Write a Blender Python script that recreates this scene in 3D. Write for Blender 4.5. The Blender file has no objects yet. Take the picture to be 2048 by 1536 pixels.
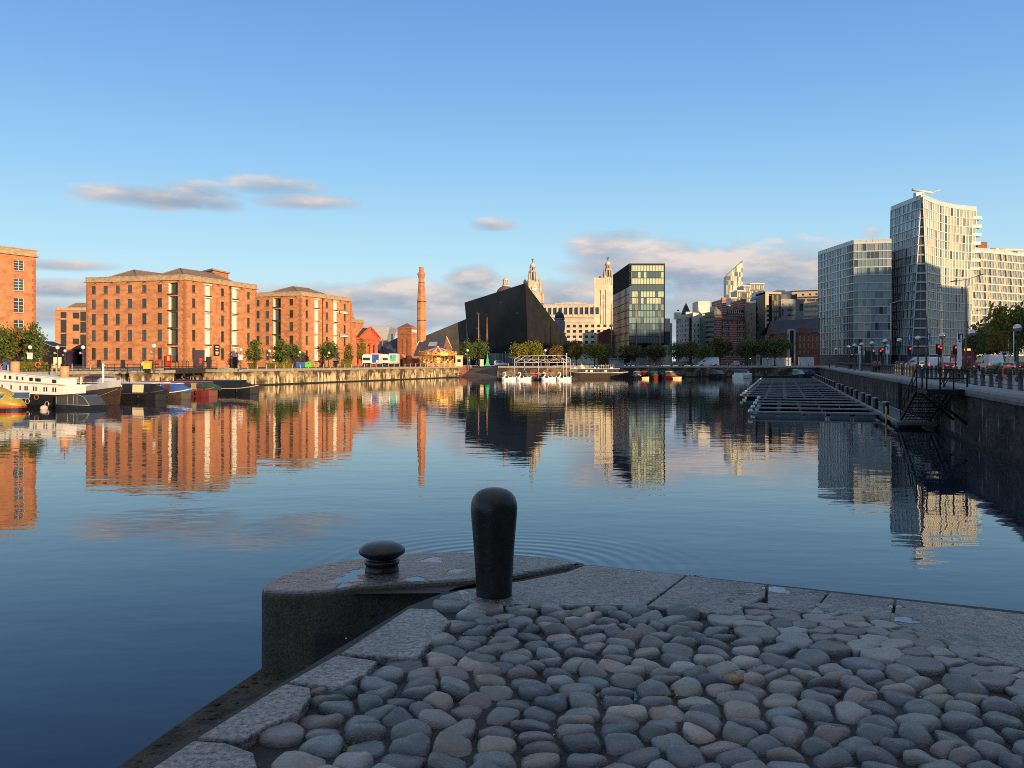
import bpy, bmesh, math, random
from mathutils import Vector, Matrix, noise as mnoise
from mathutils.geometry import tessellate_polygon
random.seed(7)
R = math.radians
F, CX, HY, C = 1770.0, 1024.0, 722.0, 1.6      # focal length, principal column, horizon row (photo pixels), eye height
WZ = -3.0                                       # water level below the quay
SC = bpy.context.scene
COL = SC.collection

def px(x, D): return (x - CX) / F * D
def pz(y, D): return C - (y - HY) / F * D
def P2(x, D): return (px(x, D), D)
def gp(x, y, z=0.0):
    D = (C - z) * F / (y - HY)
    return (px(x, D), D)
def online(p0, p1, x):
    """where the sight line of column x meets the line p0-p1: distance from p0"""
    k = (x - CX) / F
    dx, dy = p1[0] - p0[0], p1[1] - p0[1]
    L = math.hypot(dx, dy)
    return (k * p0[1] - p0[0]) / (dx - k * dy) * L

# ------------------------------------------------------------------ materials
MATS = {}
def lin(c):
    return tuple((v / 12.92 if v <= 0.04045 else ((v + 0.055) / 1.055) ** 2.4) for v in c)
def mat(name, col, rough=0.75, var=0.18, scale=1.0, bump=0.0, metal=0.0, spec=0.4, stretch=(1, 1, 1), emit=None, estr=1.0, coat=0.0, bscale=None, col2=None, detail=4.0):
    if name in MATS: return MATS[name]
    m = bpy.data.materials.new(name); m.use_nodes = True
    nt = m.node_tree; b = nt.nodes['Principled BSDF']
    b.inputs['Roughness'].default_value = rough
    b.inputs['Metallic'].default_value = metal
    b.inputs['Specular IOR Level'].default_value = spec
    b.inputs['Coat Weight'].default_value = coat
    if var > 0 or bump > 0 or col2:
        g = nt.nodes.new('ShaderNodeNewGeometry')
        mp = nt.nodes.new('ShaderNodeMapping'); mp.inputs['Scale'].default_value = stretch
        nt.links.new(g.outputs['Position'], mp.inputs['Vector'])
        n = nt.nodes.new('ShaderNodeTexNoise'); n.inputs['Scale'].default_value = scale
        n.inputs['Detail'].default_value = detail; n.inputs['Roughness'].default_value = 0.6
        nt.links.new(mp.outputs['Vector'], n.inputs['Vector'])
        r = nt.nodes.new('ShaderNodeValToRGB')
        lo = tuple(c * (1 - var) for c in col); hi = tuple(min(1, c * (1 + var)) for c in (col2 or col))
        r.color_ramp.elements[0].position = 0.32; r.color_ramp.elements[1].position = 0.68
        r.color_ramp.elements[0].color = (*lo, 1); r.color_ramp.elements[1].color = (*hi, 1)
        nt.links.new(n.outputs['Fac'], r.inputs['Fac'])
        nt.links.new(r.outputs['Color'], b.inputs['Base Color'])
        if bump > 0:
            bp = nt.nodes.new('ShaderNodeBump'); bp.inputs['Distance'].default_value = bump
            n2 = n
            if bscale:
                n2 = nt.nodes.new('ShaderNodeTexNoise'); n2.inputs['Scale'].default_value = bscale
                n2.inputs['Detail'].default_value = 3
                nt.links.new(g.outputs['Position'], n2.inputs['Vector'])
            nt.links.new(n2.outputs['Fac'], bp.inputs['Height'])
            nt.links.new(bp.outputs['Normal'], b.inputs['Normal'])
    else:
        b.inputs['Base Color'].default_value = (*col, 1)
    if emit:
        b.inputs['Emission Color'].default_value = (*emit, 1)
        b.inputs['Emission Strength'].default_value = estr
    MATS[name] = m
    return m

# ------------------------------------------------------------------ mesh builder (world coordinates)
class MB:
    def __init__(s): s.v = []; s.f = []; s.m = []; s.sm = []
    def add(s, vs, fs, m=0, smooth=False):
        o = len(s.v); s.v += [tuple(p) for p in vs]
        for f in fs:
            s.f.append(tuple(i + o for i in f)); s.m.append(m); s.sm.append(smooth)
        return s
    def quad(s, a, b, c, d, m=0): return s.add([a, b, c, d], [(0, 1, 2, 3)], m)
    def box(s, x0, x1, y0, y1, z0, z1, m=0):
        return s.add([(x0,y0,z0),(x1,y0,z0),(x1,y1,z0),(x0,y1,z0),(x0,y0,z1),(x1,y0,z1),(x1,y1,z1),(x0,y1,z1)],
              [(0,3,2,1),(4,5,6,7),(0,1,5,4),(1,2,6,5),(2,3,7,6),(3,0,4,7)], m)
    def seg(s, p0, p1, w, z0, z1, m=0, off=0.0):
        """upright slab along the plan line p0-p1, w thick, its front face 'off' in front of the line"""
        dx, dy = p1[0]-p0[0], p1[1]-p0[1]; L = math.hypot(dx, dy) or 1; nx, ny = dy/L, -dx/L
        a = (p0[0]+nx*off, p0[1]+ny*off); b = (p1[0]+nx*off, p1[1]+ny*off)
        c = (b[0]-nx*w, b[1]-ny*w); d = (a[0]-nx*w, a[1]-ny*w)
        return s.prism([a, b, c, d], z0, z1, m)
    def prism(s, poly, z0, z1, m=0, mt=None, bottom=True):
        n = len(poly)
        a = sum(poly[i][0]*poly[(i+1)%n][1]-poly[(i+1)%n][0]*poly[i][1] for i in range(n))
        if a < 0: poly = list(reversed(poly))
        zt = (lambda p: z1) if not callable(z1) else z1
        vs = [(p[0], p[1], z0) for p in poly] + [(p[0], p[1], zt(p)) for p in poly]
        s.add(vs, [(i, (i+1)%n, n+(i+1)%n, n+i) for i in range(n)], m)
        o = len(s.v) - 2*n
        s.f.append(tuple(range(o+n, o+2*n))); s.m.append(m if mt is None else mt); s.sm.append(False)
        if bottom: s.f.append(tuple(range(o+n-1, o-1, -1))); s.m.append(m); s.sm.append(False)
        return s
    def tube(s, pts, r, n=6, m=0, caps=True, smooth=True):
        pts = [Vector(p) for p in pts]; k = len(pts)
        rs = r if isinstance(r, (list, tuple)) else [r]*k
        o = len(s.v); prev = None
        for i, p in enumerate(pts):
            d = (pts[min(i+1,k-1)] - pts[max(i-1,0)])
            if d.length < 1e-9: d = Vector((0,0,1))
            d.normalize()
            u = d.orthogonal() if prev is None else (prev - d*prev.dot(d))
            if u.length < 1e-6: u = d.orthogonal()
            u.normalize(); prev = u; w = d.cross(u)
            for j in range(n):
                a = 2*math.pi*(j+.5)/n
                q = p + (u*math.cos(a) + w*math.sin(a))*rs[i]
                s.v.append(tuple(q))
        for i in range(k-1):
            for j in range(n):
                s.f.append((o+i*n+j, o+i*n+(j+1)%n, o+(i+1)*n+(j+1)%n, o+(i+1)*n+j)); s.m.append(m); s.sm.append(smooth)
        if caps:
            s.f.append(tuple(o+j for j in reversed(range(n)))); s.m.append(m); s.sm.append(False)
            s.f.append(tuple(o+(k-1)*n+j for j in range(n))); s.m.append(m); s.sm.append(False)
        return s
    def lathe(s, prof, c=(0,0,0), n=16, m=0, smooth=True, sx=1.0, sy=1.0, rot=0.0):
        o = len(s.v); k = len(prof)
        for r, z in prof:
            for j in range(n):
                a = 2*math.pi*j/n + rot
                s.v.append((c[0]+math.cos(a)*r*sx, c[1]+math.sin(a)*r*sy, c[2]+z))
        for i in range(k-1):
            for j in range(n):
                s.f.append((o+i*n+j, o+i*n+(j+1)%n, o+(i+1)*n+(j+1)%n, o+(i+1)*n+j)); s.m.append(m); s.sm.append(smooth)
        s.f.append(tuple(o+j for j in reversed(range(n)))); s.m.append(m); s.sm.append(False)
        s.f.append(tuple(o+(k-1)*n+j for j in range(n))); s.m.append(m); s.sm.append(smooth)
        return s
    def ball(s, c, r, n=12, k=8, m=0, sx=1, sy=1, sz=1):
        return s.lathe([(max(1e-3, r*math.sin(math.pi*i/k)), -r*sz*math.cos(math.pi*i/k)) for i in range(k+1)], c, n, m, True, sx, sy)
    def loft(s, secs, m=0, smooth=True, close=True):
        """skin through cross sections (lists of points, same count)"""
        o = len(s.v); n = len(secs[0])
        for q in secs: s.v += [tuple(p) for p in q]
        for i in range(len(secs)-1):
            for j in range(n if close else n-1):
                s.f.append((o+i*n+j, o+i*n+(j+1)%n, o+(i+1)*n+(j+1)%n, o+(i+1)*n+j)); s.m.append(m); s.sm.append(smooth)
        for e, q in ((0, 1), (len(secs)-1, 0)):
            ids = [o+e*n+j for j in range(n)]
            s.f.append(tuple(reversed(ids) if q else ids)); s.m.append(m); s.sm.append(False)
        return s
    def xform(s, M):
        s.v = [tuple(M @ Vector(p)) for p in s.v]; return s
    def mesh(s, name, mats, o=(0,0,0)):
        me = bpy.data.meshes.new(name)
        me.from_pydata([(p[0]-o[0], p[1]-o[1], p[2]-o[2]) for p in s.v], [], s.f)
        for x in (mats if isinstance(mats, (list, tuple)) else [mats]): me.materials.append(x)
        me.polygons.foreach_set('material_index', s.m)
        me.polygons.foreach_set('use_smooth', s.sm)
        me.validate(); me.update()
        bm = bmesh.new(); bm.from_mesh(me); bmesh.ops.recalc_face_normals(bm, faces=bm.faces); bm.to_mesh(me); bm.free()
        return me

LABELS = {}
def tag(o, label, cat, group=None):
    o['label'] = label; o['category'] = cat
    if group: o['group'] = group
    return o
def root(name, label, cat, loc=(0,0,0), group=None, rz=0.0):
    o = bpy.data.objects.new(name, None); COL.objects.link(o)
    o.empty_display_size = 0.3; o.location = loc; o.rotation_euler = (0, 0, rz)
    return tag(o, label, cat, group)
def part(mb, name, mats, parent):
    """a part, its mesh given in world coordinates (or in the root's own, for a prototype at the origin)"""
    base = parent; off = Vector((0,0,0))
    while base is not None: off += Vector(base.location); base = base.parent
    me = mb.mesh(name, mats, off)
    o = bpy.data.objects.new(name, me); COL.objects.link(o); o.parent = parent
    return o
def inst(me, name, parent, loc=(0,0,0), rz=0.0, scale=None):
    o = bpy.data.objects.new(name, me); COL.objects.link(o); o.parent = parent
    o.location = loc; o.rotation_euler = (0,0,rz)
    if scale: o.scale = scale
    return o
def single(mb, name, mats, label, cat, loc=(0,0,0), group=None):
    o = bpy.data.objects.new(name, mb.mesh(name, mats, loc)); COL.objects.link(o); o.location = loc
    return tag(o, label, cat, group)
def struct(mb, name, mats, kind='structure'):
    o = bpy.data.objects.new(name, mb.mesh(name, mats)); COL.objects.link(o); o['kind'] = kind
    return o
KIDS = {}
def dup(o, parent=None, top=True):
    c = o.copy(); COL.objects.link(c); c.parent = parent
    for ch in [x for x in o.children]: dup(ch, c, False)
    return c
def place(proto, used, loc, rz=0.0, label=None, group=None, scale=None):
    """the prototype itself the first time, a copy with its parts after that"""
    o = proto if not used else dup(proto)
    o.location = loc; o.rotation_euler = (0,0,rz)
    if scale: o.scale = scale if isinstance(scale, tuple) else (scale,)*3
    if label: o['label'] = label
    if group: o['group'] = group
    return o

# ------------------------------------------------------------------ walls with openings
def facade(mb, p0, p1, z0, z1, ops, m=0, depth=0.3, mr=None, ml=None):
    """wall from p0 (left, seen from outside) to p1; ops: (s0,s1,za,zb[,depth[,mat left reveal]])"""
    dx, dy = p1[0]-p0[0], p1[1]-p0[1]; L = math.hypot(dx, dy); ux, uy = dx/L, dy/L; nx, ny = uy, -ux
    mr = m if mr is None else mr
    ops = [o for o in ops if o[1] > 0.01 and o[0] < L-0.01]
    S = sorted(set([0.0, L] + [max(0,o[0]) for o in ops] + [min(L,o[1]) for o in ops]))
    Z = sorted(set([z0, z1] + [o[2] for o in ops] + [o[3] for o in ops]))
    def pt(s, z, d=0.0): return (p0[0]+ux*s-nx*d, p0[1]+uy*s-ny*d, z)
    for i in range(len(S)-1):
        run = None
        for j in range(len(Z)-1):
            sc, zc = (S[i]+S[i+1])/2, (Z[j]+Z[j+1])/2
            hole = any(o[0] < sc < o[1] and o[2] < zc < o[3] for o in ops)
            if not hole: mb.quad(pt(S[i],Z[j]), pt(S[i+1],Z[j]), pt(S[i+1],Z[j+1]), pt(S[i],Z[j+1]), m)
    for o in ops:
        a, b, c, d = o[:4]; dp = o[4] if len(o) > 4 and o[4] else depth
        lm = o[5] if len(o) > 5 else mr
        rm = o[6] if len(o) > 6 else mr
        mb.quad(pt(a,c), pt(a,d), pt(a,d,dp), pt(a,c,dp), lm)
        mb.quad(pt(b,c), pt(b,c,dp), pt(b,d,dp), pt(b,d), rm)
        mb.quad(pt(a,d), pt(b,d), pt(b,d,dp), pt(a,d,dp), mr)
        mb.quad(pt(a,c), pt(a,c,dp), pt(b,c,dp), pt(b,c), mr)
    return ux, uy, nx, ny
WCACHE = {}
def win_mesh(w, h, style, gm, fm):
    k = (round(w,2), round(h,2), style, gm.name, fm.name)
    if k in WCACHE: return WCACHE[k]
    g = MB(); g.box(-w/2, w/2, 0.0, 0.04, 0, h)
    f = MB(); t = 0.07
    if style[0] > 0 or style[1] > 0:
        f.box(-w/2, -w/2+t, -.05, -.004, 0, h); f.box(w/2-t, w/2, -.05, -.004, 0, h)
        f.box(-w/2+t, w/2-t, -.05, -.004, h-t, h); f.box(-w/2+t, w/2-t, -.05, -.004, 0, t)
        for i in range(style[0]):
            x = -w/2 + w*(i+1)/(style[0]+1); f.box(x-.03, x+.03, -.045, -.006, t, h-t)
        for i in range(style[1]):
            z = h*(i+1)/(style[1]+1)
            xs = [-w/2+t] + [q for i2 in range(style[0]) for q in (-w/2+w*(i2+1)/(style[0]+1)-.03, -w/2+w*(i2+1)/(style[0]+1)+.03)] + [w/2-t]
            for q in range(0, len(xs), 2): f.box(xs[q], xs[q+1], -.044, -.007, z-.03, z+.03)
    WCACHE[k] = (g.mesh('window', gm), f.mesh('frame', fm) if f.v else None)
    return WCACHE[k]
def windows(rt, p0, p1, ops, style, gm, fm, depth=0.3, name='window'):
    dx, dy = p1[0]-p0[0], p1[1]-p0[1]; L = math.hypot(dx, dy); ux, uy = dx/L, dy/L; nx, ny = uy, -ux
    rz = math.atan2(uy, ux); lo = Vector(rt.location)
    for o in ops:
        a, b, c, d = o[:4]; dp = o[4] if len(o) > 4 and o[4] else depth
        g = gm[random.randrange(len(gm))] if isinstance(gm, list) else gm
        wm, fr = win_mesh(b-a, d-c, style, g, fm)
        s = (a+b)/2
        loc = Vector((p0[0]+ux*s-nx*(dp-.045), p0[1]+uy*s-ny*(dp-.045), c)) - lo
        w = inst(wm, name, rt, loc, rz)
        if fr: inst(fr, 'frame', w)

# ------------------------------------------------------------------ the common materials
brick   = mat('brick', (.48,.205,.09), .85, .30, .55, stretch=(1,1,2.4), detail=10)
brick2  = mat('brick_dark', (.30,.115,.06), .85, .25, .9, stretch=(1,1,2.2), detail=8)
stone   = mat('sandstone', (.40,.29,.17), .85, .3, 1.2, stretch=(1,1,2), detail=8)
granite = mat('granite', (.30,.30,.30), .8, .3, 2.0)
slate   = mat('slate', (.045,.05,.065), .6, .25, 1.5)
leadrf  = mat('lead_roof', (.23,.145,.09), .6, .15, .8)
white   = mat('white_paint', (.80,.78,.72), .45, .06, 1.0)
cream   = mat('cream_paint', (.72,.62,.44), .5, .08, 1.0)
black   = mat('black_paint', (.014,.014,.016), .35, .2, 4.0)
iron    = mat('black_iron', (.018,.018,.020), .45, .3, 5.0)
steel   = mat('galvanised_steel', (.42,.42,.42), .4, .12, 3.0, metal=.5)
wood    = mat('weathered_wood', (.16,.11,.07), .8, .3, 3.0)
dglass  = mat('dark_window_glass', (.02,.024,.03), .08, 0, spec=.7)
dglass2 = mat('blue_window_glass', (.035,.05,.065), .1, 0, spec=.8)
dframe  = mat('dark_window_frame', (.05,.05,.045), .5, 0)
wframe  = mat('white_window_frame', (.62,.64,.62), .5, 0)
tyre    = mat('tyre_rubber', (.02,.02,.02), .8, 0)
redglow = mat('red_lamp', (.5,.02,.01), .3, 0, emit=(1,.05,.03), estr=1.6)
amberglow = mat('amber_lamp', (.5,.25,.02), .3, 0, emit=(1,.45,.08), estr=1.5)
greenglow = mat('green_lamp', (.02,.4,.2), .3, 0, emit=(.1,1,.5), estr=1.5)
orange  = mat('orange_plastic', (.75,.13,.03), .45, .08, 3.0)
chrome  = mat('mirrored_globe', (.55,.53,.50), .08, 0, metal=1.0)
asphalt = mat('asphalt', (.055,.055,.06), .85, .2, 2.0)
# ------------------------------------------------------------------ sun, sky, camera
SUN_EL, SUN_AZ = 8.5, math.degrees(math.atan2(0.564, -0.824))     # azimuth measured from +Y towards +X
sun_dir = Vector((math.sin(R(SUN_AZ))*math.cos(R(SUN_EL)), math.cos(R(SUN_AZ))*math.cos(R(SUN_EL)), math.sin(R(SUN_EL))))
ld = bpy.data.lights.new('sun', 'SUN'); ld.energy = 5.0; ld.angle = R(.55); ld.color = (1.0, .70, .40)
lo = bpy.data.objects.new('sun', ld); COL.objects.link(lo)
lo.rotation_euler = sun_dir.to_track_quat('Z', 'Y').to_euler(); lo.location = sun_dir*300

W = bpy.data.worlds.new('World'); SC.world = W; W.use_nodes = True
nt = W.node_tree; nt.nodes.clear()
def nm(op, a, b=None, c=None, clamp=False):
    n = nt.nodes.new('ShaderNodeMath'); n.operation = op; n.use_clamp = clamp
    for i, v in enumerate((a, b, c)):
        if v is None: continue
        if isinstance(v, (int, float)): n.inputs[i].default_value = v
        else: nt.links.new(v, n.inputs[i])
    return n.outputs[0]
def mixc(f, a, b):
    n = nt.nodes.new('ShaderNodeMix'); n.data_type = 'RGBA'
    for s, v in ((n.inputs[0], f), (n.inputs[6], a), (n.inputs[7], b)):
        if isinstance(v, (int, float)): s.default_value = v
        elif isinstance(v, tuple): s.default_value = (*v, 1)
        else: nt.links.new(v, s)
    return n.outputs[2]
sky = nt.nodes.new('ShaderNodeTexSky'); sky.sky_type = 'NISHITA'; sky.sun_disc = False
sky.sun_elevation = R(SUN_EL); sky.sun_rotation = R(SUN_AZ)
sky.air_density = 1.0; sky.dust_density = 0.6; sky.ozone_density = 2.0; sky.altitude = 0
tc = nt.nodes.new('ShaderNodeTexCoord'); sp = nt.nodes.new('ShaderNodeSeparateXYZ')
nt.links.new(tc.outputs['Generated'], sp.inputs[0])
gx, gy, gz = sp.outputs
az = nm('ARCTAN2', gx, gy); el = nm('ARCSINE', gz)
cv = nt.nodes.new('ShaderNodeCombineXYZ')
nt.links.new(nm('MULTIPLY', az, 9.0), cv.inputs[0]); nt.links.new(nm('MULTIPLY', el, 26.0), cv.inputs[1])
n1 = nt.nodes.new('ShaderNodeTexNoise'); n1.inputs['Scale'].default_value = 1.6; n1.inputs['Detail'].default_value = 12; n1.inputs['Roughness'].default_value = .58
nt.links.new(cv.outputs[0], n1.inputs['Vector'])
nz = nm('SUBTRACT', n1.outputs['Fac'], 0.5)
# clouds as soft ellipses in azimuth and elevation, frayed by the noise: (x, y, rx, ry, density)
CL = [(310,394,170,26,.95),(395,388,100,30,.85),(440,408,60,18,.7),(548,374,120,24,.7),(610,404,130,18,.7),(985,450,52,15,.7),
      (690,596,230,34,1.0),(860,600,260,40,1.0),(945,562,66,40,1.1),(790,576,80,26,.95),(760,640,300,36,.9),(950,640,150,28,.8),
      (105,577,150,24,1.0),(110,530,150,13,.75),(60,622,220,34,.9),
      (1215,505,95,52,.9),(1320,548,220,80,1.1),(1460,538,150,58,1.0),(1580,548,180,72,1.1),(1130,596,170,50,1.0),(1400,630,360,70,1.0),(1240,470,70,14,.6),
      (1900,470,60,10,.4),(1745,465,22,12,.4)]
cov = None; shade = None
for x, y, rx, ry, dn in CL:
    a0 = math.atan((x-CX)/F); e0 = math.atan((HY-y)/F*math.cos(a0)); ra = rx/F*math.cos(a0)**2; re = ry/F*math.cos(a0)
    da = nm('DIVIDE', nm('SUBTRACT', az, a0), ra); de = nm('DIVIDE', nm('SUBTRACT', el, e0), re)
    q = nm('SUBTRACT', 1.0, nm('ADD', nm('MULTIPLY', da, da), nm('MULTIPLY', de, de)))
    q = nm('MULTIPLY_ADD', nz, 2.6, q)
    k = nm('MULTIPLY', nm('SMOOTH_MAX', nm('MULTIPLY', q, 1.25), 0.0, .2), dn)
    sh = nm('MULTIPLY', k, de)
    cov = k if cov is None else nm('MAXIMUM', cov, k)
    shade = sh if shade is None else nm('ADD', shade, sh)
cov = nm('MINIMUM', cov, 1.0)
# a few loose clouds elsewhere round the sky
n2 = nt.nodes.new('ShaderNodeTexNoise'); n2.inputs['Scale'].default_value = .55; n2.inputs['Detail'].default_value = 7
nt.links.new(cv.outputs[0], n2.inputs['Vector'])
behind = nm('MULTIPLY', nm('SUBTRACT', n2.outputs['Fac'], .54), 5.0, clamp=True)
behind = nm('MULTIPLY', behind, nm('MULTIPLY', nm('SUBTRACT', nm('ABSOLUTE', az), 1.1), 2.0, clamp=True))
cov = nm('MAXIMUM', cov, nm('MULTIPLY', behind, .6))
hsv = nt.nodes.new('ShaderNodeHueSaturation'); hsv.inputs['Saturation'].default_value = 1.0; hsv.inputs['Value'].default_value = 1.0
nt.links.new(sky.outputs[0], hsv.inputs['Color'])
lit = nm('MULTIPLY_ADD', shade, .55, nm('MULTIPLY_ADD', nz, 2.6, .33), clamp=True)
SKYK = 0.12; EXPK = 2**0.5
def up(c): return tuple(v/SKYK/EXPK for v in lin(c))
ccol = mixc(lit, up((.60,.655,.735)), up((.92,.865,.825)))
grad = nt.nodes.new('ShaderNodeValToRGB')
EL = [(-.02,(.80,.83,.85)),(.03,(.80,.87,.90)),(.07,(.77,.895,.95)),(.13,(.685,.855,.955)),(.20,(.59,.785,.945)),(.29,(.49,.69,.915)),(.40,(.41,.60,.865)),(.55,(.50,.61,.78)),(.85,(.66,.70,.76)),(1.5,(.74,.745,.75))]
while len(grad.color_ramp.elements) < len(EL): grad.color_ramp.elements.new(.5)
for e_, (p_, c_) in zip(grad.color_ramp.elements, EL): e_.position = (p_+.1)/1.7; e_.color = (*lin(c_), 1)
nt.links.new(nm('DIVIDE', nm('ADD', el, .1), 1.7), grad.inputs['Fac'])
gs = nt.nodes.new('ShaderNodeMix'); gs.data_type = 'RGBA'; gs.blend_type = 'MULTIPLY'; gs.inputs[0].default_value = 1
nt.links.new(grad.outputs['Color'], gs.inputs[6]); gs.inputs[7].default_value = (1.06/SKYK/EXPK, 1.08/SKYK/EXPK, 1.07/SKYK/EXPK, 1)
blue = mixc(.86, hsv.outputs[0], gs.outputs[2])
base = mixc(nm('MULTIPLY', cov, .92), blue, ccol)
bg = nt.nodes.new('ShaderNodeBackground'); bg.inputs['Strength'].default_value = SKYK
nt.links.new(base, bg.inputs['Color'])
wo = nt.nodes.new('ShaderNodeOutputWorld'); nt.links.new(bg.outputs[0], wo.inputs[0])

cd = bpy.data.cameras.new('camera'); cam = bpy.data.objects.new('camera', cd); COL.objects.link(cam)
cam.location = (0, 0, C); cam.rotation_euler = (R(90), 0, 0)
cd.sensor_width = 36; cd.lens = 36*F/2048; cd.shift_y = -(768-HY)/2048; cd.clip_start = .05; cd.clip_end = 8000
SC.camera = cam
SC.view_settings.view_transform = 'Standard'; SC.view_settings.look = 'None'
SC.view_settings.exposure = 0.5; SC.view_settings.gamma = 1.0
SC.cycles.use_denoising = False; SC.cycles.filter_width = 1.0; SC.render.filter_size = 1.0
SC.cycles.max_bounces = 8; SC.cycles.diffuse_bounces = 3; SC.cycles.glossy_bounces = 4
SC.cycles.sample_clamp_indirect = 6
# ------------------------------------------------------------------ ground, water, quay walls
def LW(D): return (-115.4 + 0.4*D, D)              # west quay line
def LE(D): return (22.3 + 0.305*(D-38.6), D)       # east quay line
AX = Vector((0.292, 0.956)); BX = Vector((0.956, -0.292))
FE = Vector((2.76, -1.40)).normalized()
edgeA = gp(1150, 1127); edgeB = gp(2048, 1227)
fe = lambda t: (edgeB[0] + FE.x*t, edgeB[1] + FE.y*t)
copA, copB = gp(818, 1216), gp(290, 1536)
dcop = Vector((copB[0]-copA[0], copB[1]-copA[1])).normalized()
cop = lambda t: (copB[0] + dcop.x*t, copB[1] + dcop.y*t)
Wn = LW(250); Ne = LE(255); Ec = LE(15)
dock = [LW(40), LW(147), (-100, 161), (-96, 173.5), LW(158), Wn, (-13, 290), (-4, 290), (-3.5, 255), Ne, Ec,
        (Ec[0]+80, Ec[1]-40.6), (fe(74)[0]+3, fe(74)[1]), fe(74), edgeB, edgeA, gp(1000, 1165), gp(915, 1182), gp(905, 1238), copA, copB, cop(12), cop(34),
        (cop(34)[0]-9, cop(34)[1]), (-15, 2), (-60, 14)]
basin2 = [(14, 284), (64, 284), (64, 313), (14, 313)]
basin1 = [(-21, 304), (-6, 304), (-6, 323), (-21, 323)]
outer = [(-4000, -1500), (4000, -1500), (4000, 6000), (-4000, 6000)]
def sheet(polys, z):
    loops = [[Vector((p[0], p[1], 0)) for p in q] for q in polys]
    flat = [p for q in loops for p in q]
    mb = MB(); mb.add([(p.x, p.y, z) for p in flat], [tuple(t) for t in tessellate_polygon(loops)])
    return mb
ground_m = mat('ground_paving', (.13,.12,.115), .85, .22, .5, bump=.01, bscale=14)
struct(sheet([outer, dock, basin1, basin2], 0.0), 'ground', ground_m)

# quay wall masonry: courses, pale lime runs, wet dark foot
def wall_mat(name, c_hi, c_lo, c_dark, c_run, run_at):
    m = bpy.data.materials.new(name); m.use_nodes = True
    t = m.node_tree; b = t.nodes['Principled BSDF']; b.inputs['Roughness'].default_value = .85
    b.inputs['Specular IOR Level'].default_value = .3
    g = t.nodes.new('ShaderNodeNewGeometry')
    def noi(scale, st, det=5):
        mp = t.nodes.new('ShaderNodeMapping'); mp.inputs['Scale'].default_value = st
        t.links.new(g.outputs['Position'], mp.inputs['Vector'])
        n = t.nodes.new('ShaderNodeTexNoise'); n.inputs['Scale'].default_value = scale; n.inputs['Detail'].default_value = det
        t.links.new(mp.outputs['Vector'], n.inputs['Vector']); return n.outputs['Fac']
    def ramp(s, a, bb, ca=(0,0,0), cb=(1,1,1)):
        r = t.nodes.new('ShaderNodeValToRGB'); r.color_ramp.elements[0].position = a; r.color_ramp.elements[1].position = bb
        r.color_ramp.elements[0].color = (*ca, 1); r.color_ramp.elements[1].color = (*cb, 1); t.links.new(s, r.inputs['Fac']); return r.outputs['Color']
    def mx(f, a, bb):
        n = t.nodes.new('ShaderNodeMix'); n.data_type = 'RGBA'
        t.links.new(f, n.inputs[0])
        for s, v in ((n.inputs[6], a), (n.inputs[7], bb)):
            if isinstance(v, tuple): s.default_value = (*v, 1)
            else: t.links.new(v, s)
        return n.outputs[2]
    basec = ramp(noi(.8, (1,1,1), 8), .3, .7, c_lo, c_hi)
    vor = t.nodes.new('ShaderNodeTexVoronoi'); vor.feature = 'F1'; vor.inputs['Scale'].default_value = 1.3
    mp = t.nodes.new('ShaderNodeMapping'); mp.inputs['Scale'].default_value = (1,1,2.0); t.links.new(g.outputs['Position'], mp.inputs['Vector']); t.links.new(mp.outputs['Vector'], vor.inputs['Vector'])
    hs = t.nodes.new('ShaderNodeHueSaturation'); t.links.new(basec, hs.inputs['Color'])
    sc = t.nodes.new('ShaderNodeSeparateColor'); t.links.new(vor.outputs['Color'], sc.inputs[0])
    mr = t.nodes.new('ShaderNodeMapRange'); mr.inputs['To Min'].default_value = .6; mr.inputs['To Max'].default_value = 1.25
    t.links.new(sc.outputs[0], mr.inputs['Value']); t.links.new(mr.outputs[0], hs.inputs['Value'])
    dk = ramp(noi(.35, (1,1,1.4), 6), .46, .56)
    c = mx(dk, hs.outputs[0], c_dark)
    run = ramp(noi(1.0, (1.6,1.6,.28), 6), run_at, run_at+.09)
    # the lime runs keep to the lower courses, ragged along their upper edge
    sx = t.nodes.new('ShaderNodeSeparateXYZ'); t.links.new(g.outputs['Position'], sx.inputs[0])
    a = t.nodes.new('ShaderNodeMath'); a.operation = 'MULTIPLY_ADD'; a.inputs[1].default_value = 2.6; t.links.new(noi(.5, (1,1,.3), 4), a.inputs[0]); t.links.new(sx.outputs[2], a.inputs[2])
    low = t.nodes.new('ShaderNodeMapRange'); low.inputs['From Min'].default_value = .5; low.inputs['From Max'].default_value = -.1; t.links.new(a.outputs[0], low.inputs['Value'])
    mu = t.nodes.new('ShaderNodeMath'); mu.operation = 'MULTIPLY'; t.links.new(run, mu.inputs[0]); t.links.new(low.outputs[0], mu.inputs[1])
    c = mx(mu.outputs[0], c, c_run)
    # tide line of weed just over the water
    td = t.nodes.new('ShaderNodeMapRange'); td.inputs['From Min'].default_value = -2.72; td.inputs['From Max'].default_value = -2.80; t.links.new(sx.outputs[2], td.inputs['Value'])
    c = mx(td.outputs[0], c, (.018,.02,.012))
    t.links.new(c, b.inputs['Base Color'])
    bp = t.nodes.new('ShaderNodeBump'); bp.inputs['Distance'].default_value = .08; t.links.new(vor.outputs['Distance'], bp.inputs['Height']); t.links.new(bp.outputs['Normal'], b.inputs['Normal'])
    return m
wallW = wall_mat('west_quay_masonry', (.44,.33,.17), (.22,.15,.075), (.075,.05,.03), (.62,.50,.30), .50)
wallE = wall_mat('east_quay_masonry', (.060,.047,.034), (.022,.018,.014), (.010,.009,.008), (.22,.20,.19), .58)  # masonry in much darker colours, standing in for shade on this side
wallN = wall_mat('north_quay_masonry', (.24,.18,.10), (.10,.075,.05), (.04,.032,.026), (.4,.33,.22), .62)
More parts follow.
